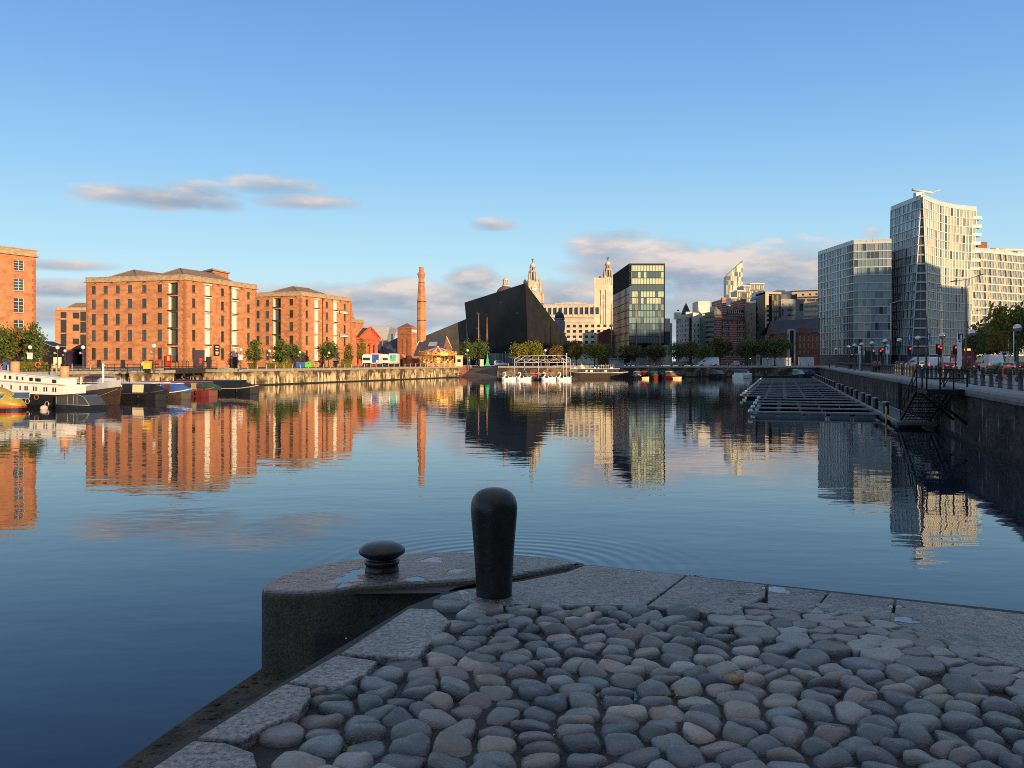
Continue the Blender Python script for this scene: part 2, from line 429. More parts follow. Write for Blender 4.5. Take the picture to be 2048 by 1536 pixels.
copm = mat('coping_granite', (.30,.27,.21), .75, .25, 1.5)
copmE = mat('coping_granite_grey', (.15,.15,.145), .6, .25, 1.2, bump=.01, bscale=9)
def quay(pts, name, wm, cm, label, cw=.9, ch=.12, th=.6, side=1):
    """pts in order with the water on the left-hand side when side = 1"""
    mb = MB()
    for a, b in zip(pts[:-1], pts[1:]):
        d = Vector((b[0]-a[0], b[1]-a[1])).normalized(); n = Vector((d.y, -d.x))*side
        q = lambda p, k: (p[0]+n.x*k, p[1]+n.y*k)
        # wall body, then the coping with a rounded nose
        mb.prism([q(a,0), q(b,0), q(b,th), q(a,th)], WZ-1.2, -.36, 0)
        sec = [(-.10,-.36),(-.13,-.2),(-.12,-.02),(-.05,ch-.02),(.05,ch),(cw,ch),(cw,.004),(cw,-.36)]
        s0 = [(q(a,k)[0], q(a,k)[1], z) for k, z in sec]; s1 = [(q(b,k)[0], q(b,k)[1], z) for k, z in sec]
        mb.loft([s0, s1], 1, False)
    return single(mb, name, [wm, cm], label, 'quay wall', (pts[0][0], pts[0][1], 0))
quay([LW(40), LW(147), (-100,161)], 'quay_wall', wallW, copm, 'long stone quay wall behind the white houseboat and the narrowboats', side=1)
quay([(-96,173.5), LW(158), Wn], 'quay_wall', wallW, copm, 'sunlit stone quay wall with pale streaks between the bridge and the slipway', side=1)
brickwall = mat('slip_brick', (.34,.13,.075), .85, .2, 1.5)
quay([Wn, (-13,290)], 'quay_wall', brickwall, copm, 'red brick side wall along the left of the slipway', cw=.5)
quay([(-4,290), (-3.5,255.02)], 'quay_wall', wallN, copm, 'dark low wall along the right of the slipway', cw=.5)
quay([(-3.5,255), (Ne[0]-.05,255)], 'quay_wall', wallN, copm, 'long dark quay wall under the row of trees at the far end', side=-1) if False else quay([(-3.5,255), (Ne[0],255)], 'quay_wall', wallN, copm, 'long dark quay wall under the row of trees at the far end', side=-1)
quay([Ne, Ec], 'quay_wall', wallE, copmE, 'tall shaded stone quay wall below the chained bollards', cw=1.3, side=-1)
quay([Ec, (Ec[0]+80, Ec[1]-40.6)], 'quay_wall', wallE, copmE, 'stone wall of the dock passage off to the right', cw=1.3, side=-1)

# slipway
mb = MB(); mb.add([(-15.4,247.5,-3.3),(-3.4,247.5,-3.3),(-3.9,290,.02),(-13,290,.02)], [(0,1,2,3)])
slipm = mat('slipway_setts', (.12,.075,.055), .8, .25, 1.2, bump=.02, bscale=5)
struct(mb, 'slipway_ramp', slipm)

# ------------------------------------------------------------------ water
wm = bpy.data.materials.new('dock_water'); wm.use_nodes = True
nt = wm.node_tree; b = nt.nodes['Principled BSDF']
b.inputs['Base Color'].default_value = (.010,.019,.036,1); b.inputs['Roughness'].default_value = .0
b.inputs['IOR'].default_value = 1.333; b.inputs['Specular IOR Level'].default_value = .5
g = nt.nodes.new('ShaderNodeNewGeometry')
def wn(scale, st, det=3, rot=0.0):
    mp = nt.nodes.new('ShaderNodeMapping'); mp.inputs['Scale'].default_value = st; mp.inputs['Rotation'].default_value = (0,0,rot)
    nt.links.new(g.outputs['Position'], mp.inputs['Vector'])
    n = nt.nodes.new('ShaderNodeTexNoise'); n.inputs['Scale'].default_value = scale; n.inputs['Detail'].default_value = det; n.inputs['Roughness'].default_value = .45
    nt.links.new(mp.outputs['Vector'], n.inputs['Vector']); return n.outputs['Fac']
sx = nt.nodes.new('ShaderNodeSeparateXYZ'); nt.links.new(g.outputs['Position'], sx.inputs[0])
RX, RY = -.2, 19.6                        # where the rings spread from
dxx = nm('SUBTRACT', sx.outputs[0], RX); dyy = nm('SUBTRACT', sx.outputs[1], RY)
rr = nm('SQRT', nm('ADD', nm('MULTIPLY', dxx, dxx), nm('MULTIPLY', dyy, dyy)))
ring = nm('SINE', nm('MULTIPLY', rr, 2*math.pi/.42))
ringf = nm('MULTIPLY', nm('SUBTRACT', 1.0, nm('DIVIDE', rr, 5.2), clamp=True), .0042)
patch = nm('MULTIPLY_ADD', wn(.035, (1,1.6,1), 2), 2.4, -.55, clamp=True)
h = nm('MULTIPLY', wn(.55, (.6,1,1), 2, .25), .012)
h = nm('ADD', h, nm('MULTIPLY', nm('MULTIPLY', wn(2.0, (.5,1,1), 2, -.1), .0044), nm('MULTIPLY_ADD', patch, .9, .25)))
h = nm('ADD', h, nm('MULTIPLY', nm('MULTIPLY', wn(6.0, (.6,1,1), 2, .4), .0007), patch))
h = nm('ADD', h, nm('MULTIPLY', ring, ringf))
bp = nt.nodes.new('ShaderNodeBump'); bp.inputs['Strength'].default_value = 1; bp.inputs['Distance'].default_value = 1.0
nt.links.new(h, bp.inputs['Height']); nt.links.new(bp.outputs['Normal'], b.inputs['Normal'])
mb = MB(); mb.quad((-170,-70,WZ),(170,-70,WZ),(170,345,WZ),(-170,345,WZ)); struct(mb, 'water', wm)

# ------------------------------------------------------------------ foreground quay head
def stone_mat(name, lo_, hi_, wet, tint=(1,1,1), bumpd=.006, bs=38, puddle=.60):
    m = bpy.data.materials.new(name); m.use_nodes = True
    t = m.node_tree; b = t.nodes['Principled BSDF']; b.inputs['Specular IOR Level'].default_value = .5
    g = t.nodes.new('ShaderNodeNewGeometry')
    def noi(scale, det=5, rough=.6):
        n = t.nodes.new('ShaderNodeTexNoise'); n.inputs['Scale'].default_value = scale; n.inputs['Detail'].default_value = det; n.inputs['Roughness'].default_value = rough
        t.links.new(g.outputs['Position'], n.inputs['Vector']); return n.outputs['Fac']
    def ramp(s, a, bb, ca=(0,0,0), cb=(1,1,1)):
        r = t.nodes.new('ShaderNodeValToRGB'); r.color_ramp.elements[0].position = a; r.color_ramp.elements[1].position = bb
        r.color_ramp.elements[0].color = (*ca, 1); r.color_ramp.elements[1].color = (*cb, 1); t.links.new(s, r.inputs['Fac']); return r.outputs['Color']
    sp1 = noi(bs*2.2, 4, .7)
    c = ramp(sp1, .35, .68, lo_, hi_)
    big = noi(2.3, 6)
    hs = t.nodes.new('ShaderNodeHueSaturation'); t.links.new(c, hs.inputs['Color'])
    v = t.nodes.new('ShaderNodeMapRange'); v.inputs['From Min'].default_value = .3; v.inputs['From Max'].default_value = .7
    v.inputs['To Min'].default_value = .62; v.inputs['To Max'].default_value = 1.25; t.links.new(big, v.inputs['Value']); t.links.new(v.outputs[0], hs.inputs['Value'])
    t.links.new(hs.outputs[0], b.inputs['Base Color'])
    pd = ramp(noi(3.1, 5, .5), puddle, puddle+.03)
    r2 = t.nodes.new('ShaderNodeMix'); r2.data_type = 'FLOAT'; r2.inputs[2].default_value = wet; r2.inputs[3].default_value = .03
    t.links.new(pd, r2.inputs[0]); t.links.new(r2.outputs[0], b.inputs['Roughness'])
    inv = t.nodes.new('ShaderNodeMath'); inv.operation = 'SUBTRACT'; inv.inputs[0].default_value = 1; t.links.new(pd, inv.inputs[1])
    hh = t.nodes.new('ShaderNodeMath'); hh.operation = 'MULTIPLY'; t.links.new(noi(bs, 5, .65), hh.inputs[0]); t.links.new(inv.outputs[0], hh.inputs[1])
    bp = t.nodes.new('ShaderNodeBump'); bp.inputs['Distance'].default_value = bumpd; t.links.new(hh.outputs[0], bp.inputs['Height']); t.links.new(bp.outputs['Normal'], b.inputs['Normal'])
    return m
wetgran = stone_mat('wet_granite', (.022,.023,.025), (.18,.178,.178), .24, bumpd=.028, bs=15, puddle=.595)
slabgran = stone_mat('slab_granite', (.03,.031,.034), (.24,.24,.245), .27, bumpd=.034, bs=15, puddle=.62)
copgran = stone_mat('coping_stone', (.06,.058,.056), (.40,.38,.355), .42, bumpd=.036, bs=16, puddle=.9)
mossy = mat('mossy_ledge_stone', (.026,.023,.018), .85, .7, 3.0, bump=.05, bscale=11, col2=(.045,.038,.024))
smoothst = mat('worn_dark_stone', (.030,.030,.033), .5, .3, 1.4, bump=.004, bscale=40)
pierside = stone_mat('pier_side_stone', (.035,.03,.022), (.12,.10,.07), .8, bumpd=.01, bs=26, puddle=.95)
grit = stone_mat('joint_grit', (.006,.006,.005), (.04,.036,.03), .7, bumpd=.01, bs=60, puddle=.72)

def bevel(o, w=.012, seg=2):
    md = o.modifiers.new('edge', 'BEVEL'); md.width = w; md.segments = seg; md.limit_method = 'ANGLE'; md.angle_limit = R(50)
    return o
ZT = .05
def gpoly(pts, z=ZT): return [gp(x, y, z) for x, y in pts]
# the rounded pier end, hollowed on its landward side
pier = gpoly([(1148,1121),(1110,1115),(1080,1111),(1020,1106),(960,1103),(890,1102),(830,1104),(780,1108),(735,1113),(690,1119),(650,1125),(610,1134),(575,1144),(548,1154),(531,1164),(524,1173),(523,1181),
              (545,1184),(590,1185),(640,1183),(686,1178),(720,1172),(780,1167),(860,1164),(940,1159),(1030,1149),(1140,1129)])
mb = MB(); mb.prism(pier, WZ-.6, ZT, 1, 0); bevel(struct(mb, 'lock_pier', [wetgran, pierside]), .045, 4)
# worn band between the pier and the slabs, and the hollow
mb = MB(); mb.prism(gpoly([(1150,1122),(1170,1126),(1130,1141),(1045,1160),(960,1175),(900,1185),(860,1178),(800,1172),(860,1166),(940,1161),(1030,1151),(1142,1131)], .012), -1.0, .012, 0)
bevel(struct(mb, 'worn_stone_band', smoothst), .02, 3)
# dark smooth hollow: a curved wall dropping behind the coping
mb = MB(); top = gpoly([(640,1188),(690,1182),(735,1176),(800,1172),(850,1176),(890,1186)], .005)
for k, (dz, push) in enumerate(((0,0),(-.06,.05),(-.16,.11),(-.34,.15),(-.62,.16))): pass
secs = [[(p[0]+.0*push, p[1]-push, dz) for p in top] for dz, push in ((.005,0),(-.05,.03),(-.14,.09),(-.3,.14),(-.62,.15))]
mb.loft(secs, 0, True, close=False); struct(mb, 'hollow_quoin', smoothst)
ledge = [(-1.70,6.35), gp(522,1338,-.5), gp(380,1432,-.5), gp(230,1538,-.5), (-4.6,-5), (-14,-28), cop(33), cop(12), copB, copA, (-.3,5.9), (-.35,6.4), (-1.2,6.4)]
mb = MB(); mb.prism(ledge, WZ-.6, -.5, 0); struct(mb, 'quay_ledge', mossy)
# rubble and moss lying on the ledge
mb = MB(); rnd = random.Random(3)
for i in range(220):
    t = rnd.random(); s = .12+.88*rnd.random()
    a = Vector((-1.72,6.1)).lerp(Vector((-2.6,2.9)), t); bq = Vector((-.75,5.6)).lerp(Vector((-1.7,2.9)), t); p = a.lerp(bq, s**1.3)
    r = rnd.uniform(.006,.022); mb.ball((p.x, p.y, -.5+r*.1), r, 7, 5, 0, sx=rnd.uniform(.8,1.7), sy=rnd.uniform(.7,1.3), sz=.5)
struct(mb, 'ledge_rubble', mossy, 'stuff')
# coping stones along the ledge
COP = [[(818,1216),(872,1218),(902,1242),(832,1316),(680,1307)], [(674,1309),(755,1321),(728,1348),(678,1374),(577,1363)],
       [(570,1366),(620,1374),(622,1391),(597,1425),(534,1450),(489,1479),(392,1476)], [(387,1480),(453,1485),(507,1504),(514,1530),(511,1578),(240,1578)],
       [(232,1584),(505,1584),(470,1680),(380,1760),(-60,1760)], [(-70,1768),(370,1768),(250,1960),(-560,1960)]]
mb = MB()
for q in COP: mb.prism(gpoly(q, .058), -.5, .058, 0)
mb.prism([gp(-580,1975,.058), gp(240,1975,.058), (cop(20)[0]+.55, cop(20)[1]), cop(20)], -.5, .058, 0)
bevel(struct(mb, 'quay_coping', copgran), .010, 2)
# big granite slabs along the right-hand edge
SL = [[(916,1180),(950,1176),(1050,1160),(1135,1143),(1172,1129),(1371,1150),(1287,1211),(1100,1211),(950,1206),(925,1200)],
      [(1374,1150),(1533,1169),(1530,1192),(1462,1228),(1380,1222),(1292,1212)], [(1536,1169),(1656,1183),(1622,1226),(1534,1214)],
      [(1659,1183),(1789,1198),(1780,1239),(1630,1219)], [(1792,1198),(2090,1232),(2500,1279),(2600,1500),(2048,1338),(1880,1280),(1786,1243)]]
mb = MB()
for q in SL: mb.prism(gpoly(q, ZT), WZ-.4 if False else -.6, ZT, 0)
w0, w1 = fe(1.7), fe(60)
mb.prism([w0, w1, (w1[0]-.6, w1[1]-1.2), (w0[0]-.35, w0[1]-1.1)], -.6, ZT, 0)
bevel(struct(mb, 'quay_flagstones', slabgran), .015, 3)
mb = MB(); e0 = gp(1160,1128)
mb.prism([e0, fe(74), (fe(74)[0]-.4, fe(74)[1]-.8), (e0[0]-.3, e0[1]-.7)], WZ-.6, -.61, 0)
struct(mb, 'quay_head_wall', pierside)

# cobbles: jittered rows, each stone the rounded cell between its neighbours
def inside(p, poly):
    r = False; n = len(poly)
    for i in range(n):
        a, b2 = poly[i], poly[(i+1) % n]
        if (a[1] > p[1]) != (b2[1] > p[1]) and p[0] < (b2[0]-a[0])*(p[1]-a[1])/(b2[1]-a[1])+a[0]: r = not r
    return r
def cells(pts, rnd, gap, rmax, nang=18, pw=9):
    out = []
    for i, p in enumerate(pts):
        nb = [(q[0]-p[0], q[1]-p[1]) for j, q in enumerate(pts) if j != i and abs(q[0]-p[0]) < .55 and abs(q[1]-p[1]) < .55]
        rs = []
        for k in range(nang):
            a = 2*math.pi*k/nang; c, s = math.cos(a), math.sin(a); v = 0
            for dx, dy in nb:
                d2 = dx*dx+dy*dy; dt = (dx*c+dy*s)
                if dt > 1e-4: v += (2*dt/d2)**pw
            v += (1/rmax)**pw
            rs.append(max(.025, v**(-1/pw) - gap))
        out.append(rs)
    return out
def stones(pts, cls, rnd, rise, pw, colors, z0=0.0, tilt=.10, shrink=(.93,1.0), prof=((1.0,-.35),(1.0,.12),(.95,.42),(.85,.68),(.68,.87),(.42,.975),(.18,1.0)), rough=.010):
    mb = MB(); fc = []
    for p, rs in zip(pts, cls):
        n = len(rs); k = rnd.uniform(*shrink); hgt = rnd.uniform(*rise); tx, ty = rnd.gauss(0,tilt), rnd.gauss(0,tilt)
        col = rnd.choice(colors); j = rnd.uniform(.50,1.15); col = tuple(min(1, c*j*k_*rnd.uniform(.95,1.05)) for c, k_ in zip(col, (.96,1.0,1.05)))
        secs = []; sd = rnd.uniform(0, 100); cxs, cys = rnd.gauss(0,.006), rnd.gauss(0,.006)
        for f, zz in prof:
            ring_ = []
            for q in range(n):
                a = 2*math.pi*q/n; r = rs[q]*k*f
                x, y = r*math.cos(a), r*math.sin(a)
                nzv = mnoise.noise(Vector((p[0]*3+x*14+sd, p[1]*3+y*14, zz*.7)))
                zt = hgt*(zz**pw if zz > 0 else zz) + (tx*x+ty*y)*(1 if zz > 0 else 0) + nzv*rough*(1 if zz > .5 else .35)
                ring_.append((p[0]+cxs*zz+x*(1+.07*nzv), p[1]+cys*zz+y*(1+.07*nzv), z0+zt))
            secs.append(ring_)
        f0 = len(mb.f); mb.loft(secs, 0, True); fc += [(len(mb.f)-f0, col)]
        for q in range(f0, len(mb.f)): mb.sm[q] = True
    return mb, fc
def colored(o, fc):
    at = o.data.color_attributes.new('stone_colour', 'FLOAT_COLOR', 'CORNER'); i = 0; arr = []
    fcol = []
    for n, c in fc: fcol += [c]*n
    for p in o.data.polygons:
        for _ in p.loop_indices: arr += [*fcol[p.index], 1]
    at.data.foreach_set('color', arr)
def cobble_mat(name, rough, bumpd, bs):
    m = bpy.data.materials.new(name); m.use_nodes = True
    t = m.node_tree; b = t.nodes['Principled BSDF']; b.inputs['Specular IOR Level'].default_value = .65
    a = t.nodes.new('ShaderNodeAttribute'); a.attribute_name = 'stone_colour'
    g = t.nodes.new('ShaderNodeNewGeometry'); n = t.nodes.new('ShaderNodeTexNoise'); n.inputs['Scale'].default_value = bs; n.inputs['Detail'].default_value = 6; n.inputs['Roughness'].default_value = .65
    t.links.new(g.outputs['Position'], n.inputs['Vector'])
    n3 = t.nodes.new('ShaderNodeTexNoise'); n3.inputs['Scale'].default_value = 9; n3.inputs['Detail'].default_value = 6
    mp = t.nodes.new('ShaderNodeMapping'); mp.inputs['Rotation'].default_value = (.3,.2,.7); mp.inputs['Scale'].default_value = (1,3,2)
    t.links.new(g.outputs['Position'], mp.inputs['Vector']); t.links.new(mp.outputs['Vector'], n3.inputs['Vector'])
    hs = t.nodes.new('ShaderNodeHueSaturation'); t.links.new(a.outputs['Color'], hs.inputs['Color'])
    mr = t.nodes.new('ShaderNodeMapRange'); mr.inputs['From Min'].default_value = .3; mr.inputs['From Max'].default_value = .7; mr.inputs['To Min'].default_value = .7; mr.inputs['To Max'].default_value = 1.22
    ad = t.nodes.new('ShaderNodeMath'); ad.operation = 'MULTIPLY_ADD'; ad.inputs[1].default_value = .5; t.links.new(n.outputs['Fac'], ad.inputs[0])
    hf = t.nodes.new('ShaderNodeMath'); hf.operation = 'MULTIPLY'; hf.inputs[1].default_value = .5; t.links.new(n3.outputs['Fac'], hf.inputs[0]); t.links.new(hf.outputs[0], ad.inputs[2])
    t.links.new(ad.outputs[0], mr.inputs['Value']); t.links.new(mr.outputs[0], hs.inputs['Value']); t.links.new(hs.outputs[0], b.inputs['Base Color'])
    rr = t.nodes.new('ShaderNodeMapRange'); rr.inputs['From Min'].default_value = .35; rr.inputs['From Max'].default_value = .65; rr.inputs['To Min'].default_value = rough-.14; rr.inputs['To Max'].default_value = rough+.2
    t.links.new(n3.outputs['Fac'], rr.inputs['Value']); t.links.new(rr.outputs[0], b.inputs['Roughness'])
    bp = t.nodes.new('ShaderNodeBump'); bp.inputs['Distance'].default_value = bumpd; t.links.new(n.outputs['Fac'], bp.inputs['Height']); t.links.new(bp.outputs['Normal'], b.inputs['Normal'])
    return m
rnd = random.Random(11)
cobreg = gpoly([(906,1244),(948,1218),(1040,1222),(1290,1219),(1380,1232),(1480,1283),(1600,1310),(1800,1345),(2060,1410),(2500,1530)], 0) + [(4.6,3.6),(4.6,.5),(cop(8)[0]+.6, .5)] + gpoly([(250,1975),(380,1768),(480,1690),(516,1590),(520,1530),(514,1500),(494,1482),(540,1455),(602,1430),(628,1392),(626,1370),(682,1380),(734,1352),(762,1320),(838,1320)], 0)
pts = []; y = .5; row = 0
while y < 5.6:
    x = -3.2 + rnd.random()*.2
    while x < 4.6:
        w = rnd.uniform(.132,.218)
        p = (x + w/2, y + rnd.gauss(0,.022) + .03*math.sin(x*1.7+row))
        if inside(p, cobreg) and all(inside((p[0]+a_*.062, p[1]+b_*.045), cobreg) for a_, b_ in ((-1,0),(1,0),(0,1),(0,-1),(-.7,.7),(-.7,-.7))): pts.append(p)
        x += w
    y += rnd.uniform(.108,.128); row += 1
pts = [p for p in pts if rnd.random() > .008]
greys = [(.17,.175,.175),(.16,.165,.17),(.20,.20,.19),(.12,.12,.12),(.26,.245,.215),(.15,.152,.15),(.19,.185,.17),(.105,.107,.108),(.29,.265,.23),(.17,.168,.165),(.29,.225,.185),(.19,.15,.138),(.34,.29,.235),(.25,.215,.17),(.14,.145,.13),(.21,.205,.195)]
mb, fc = stones(pts, cells(pts, rnd, .0035, .135), rnd, (.040,.064), .56, greys, z0=-.006, tilt=.13, shrink=(.90,1.02))
o = struct(mb, 'cobblestones', cobble_mat('cobble_stone', .30, .008, 60)); colored(o, fc)
settreg = gpoly([(1040,1214),(1284,1213),(1390,1224),(1466,1230),(1535,1217),(1620,1230),(1700,1234),(1784,1246),(1880,1284),(2048,1342),(2600,1505),(2560,1530),(2060,1400),(1800,1335),(1600,1300),(1480,1273),(1385,1226),(1290,1216),(1040,1219)], 0)
pts = []; y = 3.0
while y < 5.9:
    x = -.2 + rnd.random()*.1
    while x < 4.6:
        w = rnd.uniform(.10,.21); p = (x+w/2, y+rnd.gauss(0,.008))
        if inside(p, settreg) and all(inside((p[0]+a_*.03, p[1]+b_*.03), settreg) for a_, b_ in ((-1,0),(1,0),(0,1))): pts.append(p)
        x += w
    y += .125
for q in gpoly([(925,1207),(965,1222),(1040,1216),(1075,1216),(912,1216)],0): pts.append(q)
sgreys = [(.30,.29,.265),(.36,.345,.31),(.26,.255,.24),(.33,.31,.28),(.28,.28,.26)]
mb, fc = stones(pts, cells(pts, rnd, .004, .16, 28, 40), rnd, (.036,.044), 1.0, sgreys, z0=.004, tilt=.06, shrink=(.97,1.0), prof=((1.0,-.35),(1.0,.7),(.965,.9),(.9,.97),(.6,1.0),(.25,1.0)), rough=.012)
o = struct(mb, 'stone_setts', cobble_mat('sett_stone', .58, .012, 60)); colored(o, fc)
# grit bed between the stones, with moss in the joints
bed = [gp(915,1178), gp(1150,1130), edgeB, fe(3), (4.7,.4), (cop(8)[0]+.3,.4), copB, copA]
mb = MB(); mb.prism(bed, -.2, .012, 0, bottom=False); struct(mb, 'joint_bed', grit)
moss = mat('joint_moss', (.05,.075,.012), .9, .5, 30, col2=(.12,.12,.02))
mb = MB()
for i in range(420):
    c = rnd.choice([(1555,1240),(1480,1262),(1640,1215),(1535,1205),(1380,1160),(1660,1195),(1790,1215),(1255,1225),(1160,1140),(1600,1285),(1690,1270),(700,1490),(1340,1390),(930,1206)])
    q = gp(c[0]+rnd.gauss(0,16), c[1]+rnd.gauss(0,6), .03)
    r = rnd.uniform(.004,.010); mb.ball((q[0],q[1],.022), r, 5, 4, 0, sz=.7)
struct(mb, 'moss', moss, 'stuff')
mb = MB(); shell = mat('shell_litter', (.5,.5,.5), .6, .3, 20)
for i in range(150):
    q = gp(rnd.uniform(650,2040), rnd.uniform(1270,1530), 0); s = rnd.uniform(.003,.008)
    a = rnd.random()*6.3; ca, sa = math.cos(a)*s, math.sin(a)*s
    mb.add([(q[0]-ca,q[1]-sa,.012),(q[0]+sa,q[1]-ca,.016),(q[0]+ca,q[1]+sa,.013),(q[0]-sa*.7,q[1]+ca*.7,.02)], [(0,1,2,3)])
struct(mb, 'shell_chips', shell, 'stuff')
# puddles in the low spots
pud = mat('puddle_water', (.01,.012,.016), .02, 0)
mb = MB()
for x_, y_, rx_, ry_ in ((1872,1420,.14,.10),(1265,1385,.2,.08),(1240,1400,.08,.05)):
    q = gp(x_, y_, .01); mb.prism([(q[0]+rx_*math.cos(a*.5236)*(1+.2*math.sin(a*2.1)), q[1]+ry_*math.sin(a*.5236)*(1+.2*math.cos(a*1.7))) for a in range(12)], .0, .0125, 0)
struct(mb, 'puddle', pud)

# the two bollards and a loose stone
tar = mat('tarred_iron', (.008,.008,.009), .38, .4, 14.0, bump=.003, bscale=30, spec=.5, col2=(.016,.013,.011), detail=8)
bx, by = gp(988, 1205)
mb = MB(); prof = [(.118,-.06),(.118,0),(.119,.08),(.124,.2),(.132,.33),(.141,.45),(.149,.54),(.1535,.60),(.1545,.635),(.150,.668),(.138,.70),(.118,.727),(.09,.745),(.055,.756),(.02,.76)]
mb.lathe([(r, z*1.0) for r, z in prof], (bx, by, 0), 40)
single(mb, 'mooring_post', tar, 'tall black round-topped mooring post standing among the cobbles', 'bollard', (bx, by, 0))
mx_, my_ = gp(764, 1141, ZT)
rt = root('mooring_bollard', 'low black mushroom-shaped mooring bollard on the rounded pier end', 'bollard', (mx_, my_, ZT))
mb = MB(); mb.lathe([(.02,.21),(.09,.205),(.135,.19),(.165,.165),(.172,.145),(.165,.13),(.14,.112),(.115,.098)][::-1], (mx_,my_,ZT), 36); part(mb, 'cap', tar, rt)
mb = MB(); mb.lathe([(.125,-.01),(.125,.012),(.118,.03),(.118,.05),(.128,.055),(.13,.075),(.118,.085),(.105,.092),(.112,.0975)], (mx_,my_,ZT), 36); part(mb, 'base', tar, rt)
q = gp(1470, 1372, .04); mb = MB(); mb.ball((q[0], q[1], .075), .038, 12, 8, 0, sx=1.15, sy=.8, sz=.75)
rs_ = random.Random(5); mb.v = [(v[0]+rs_.gauss(0,.003), v[1]+rs_.gauss(0,.003), v[2]+rs_.gauss(0,.003)) for v in mb.v]
single(mb, 'loose_stone', mat('sandy_stone', (.30,.20,.12), .8, .3, 20), 'small loose tan stone lying on top of the cobbles', 'stone', (q[0], q[1], .04))
# ------------------------------------------------------------------ the brick warehouses on the west side
ROW = [(16.5,18.2),(13.2,15.2),(9.6,12.0),(6.0,8.4),(1.9,4.5)]
BAY = [(16.2,18.5),(12.7,15.6),(8.9,12.3),(5.3,8.5),(1.6,4.6)]
winL = [mat('warehouse_glass', (.045,.05,.05), .12, 0, spec=.5), mat('warehouse_glass_dim', (.03,.032,.032), .15, 0, spec=.5), mat('warehouse_glass_teal', (.05,.08,.085), .1, 0, spec=.6)]
whitereveal = mat('white_reveal', (.86,.82,.70), .5, .04, 2)
cast = mat('cast_iron_dark', (.04,.035,.03), .6, .2, 3)
quoin = mat('brick_quoin', (.36,.135,.06), .85, .15, 2)
def at(p0, p1, s, out=0.0):
    dx, dy = p1[0]-p0[0], p1[1]-p0[1]; L = math.hypot(dx, dy); ux, uy = dx/L, dy/L
    return (p0[0]+ux*s+uy*out, p0[1]+uy*s-ux*out)
def warehouse(label, SW, SE, NE, cols_s, cols_e, H=19.0, hips=((.02,.5),(.5,.98)), ww=1.15, frames=(1,2), fm=None, pipes=(), ties=6):
    NW = (SW[0]+NE[0]-SE[0], SW[1]+NE[1]-SE[1])
    rt = root('brick_warehouse', label, 'warehouse', ((SE[0]+NW[0])/2, (SE[1]+NW[1])/2, 0))
    fm = fm or dframe
    mb = MB(); doors = []
    for p0, p1, cols in ((SW, SE, cols_s), (SE, NE, cols_e)):
        ops = []; wn_ = []; bays = []
        for s, kind in cols:
            if kind == 'w':
                for k, (a, b_) in enumerate(ROW):
                    o = (s-ww/2, s+ww/2, a, b_, .22); ops.append(o); wn_.append(o)
            else:
                for k, (a, b_) in enumerate(BAY):
                    south = p0 is SW
                    o = (s-1.15, s+1.15, a, b_, 1.0 if south else .5, 1 if south else 0, 0)
                    ops.append(o); bays.append((o, south))
        facade(mb, p0, p1, 0, H, ops, 0)
        windows(rt, p0, p1, wn_, frames, winL, fm)
        for o, south in bays:
            if south: windows(rt, p0, p1, [o], (1,2), winL, fm, name='loading_bay')
            else:
                wm_, _ = win_mesh(o[1]-o[0], o[3]-o[2], (0,0), whitereveal, fm)  # white panel in place of bay glass, its sun gleam put into colour
                q = at(p0, p1, (o[0]+o[1])/2, -(o[4]-.045)); dd = Vector((p1[0]-p0[0], p1[1]-p0[1]))
                inst(wm_, 'bay_glint_panel', rt, (q[0]-rt.location.x, q[1]-rt.location.y, o[2]), math.atan2(dd.y, dd.x))
            # iron threshold under each bay
            q0, q1 = at(p0,p1,o[0]-.1), at(p0,p1,o[1]+.1)
            mb.seg(q0, q1, .5 if south else .12, o[2]-.28, o[2]-.02, 2, .25 if south else .1)
            q0, q1 = at(p0,p1,o[0]-.15), at(p0,p1,o[1]+.15)
            if not south: mb.seg(q0, q1, .1, o[3]+.02, o[3]+.25, 1, .08)
        L = math.hypot(p1[0]-p0[0], p1[1]-p0[1])
        for s, k in cols:                                   # stone sills
            if k == 'w':
                for a, b_ in ROW: mb.seg(at(p0,p1,s-.75), at(p0,p1,s+.75), .14, a-.2, a-.01, 3, .1)
        # quoins at the ends, wall-tie crosses under the cornice
        for e, sg in ((0,1),(L,-1)):
            for i in range(29):
                w_ = .75 if i % 2 else .45
                a_, b_ = sorted((e, e+sg*w_)); mb.seg(at(p0,p1,a_), at(p0,p1,b_), .05, .6+i*.62, .6+i*.62+.56, 3, .03)
        for i in range(ties):
            s = L*(i+.6)/ties
            for sg in (1,-1):
                a_ = at(p0,p1,s-.45,.06); b_ = at(p0,p1,s+.45,.06); mb.tube([(a_[0],a_[1],18.85-.3*sg),(b_[0],b_[1],18.85+.3*sg)], .05, 4, 2)
    for a, b_ in ((NE, NW), (NW, SW)): facade(mb, a, b_, 0, H, [], 0)
    part(mb, 'wall', [brick, whitereveal, cast, mat('quoin_brick', (.33,.135,.065), .85, .2, 2)], rt)
    # cornice and parapet: blocks along each side, the parapet set back on the cornice
    mb = MB(); ring_ = [SW, SE, NE, NW]
    for i in range(4):
        a, b_ = ring_[i], ring_[(i+1)%4]
        L = math.hypot(b_[0]-a[0], b_[1]-a[1])
        mb.seg(at(a,b_,-.35), at(a,b_,L+.35), .8, H+.003, H+.22, 0, .38)
        mb.seg(at(a,b_,-.1), at(a,b_,L+.1), .5, H+.223, H+1.05, 0, .08)
        mb.seg(at(a,b_,-.17), at(a,b_,L+.17), .6, H+1.053, H+1.2, 0, .16)
    part(mb, 'cornice', stone, rt)
    # hipped roofs
    W_ = Vector((SE[0]-SW[0], SE[1]-SW[1])); D_ = Vector((NE[0]-SE[0], NE[1]-SE[1])); O = Vector(SW)
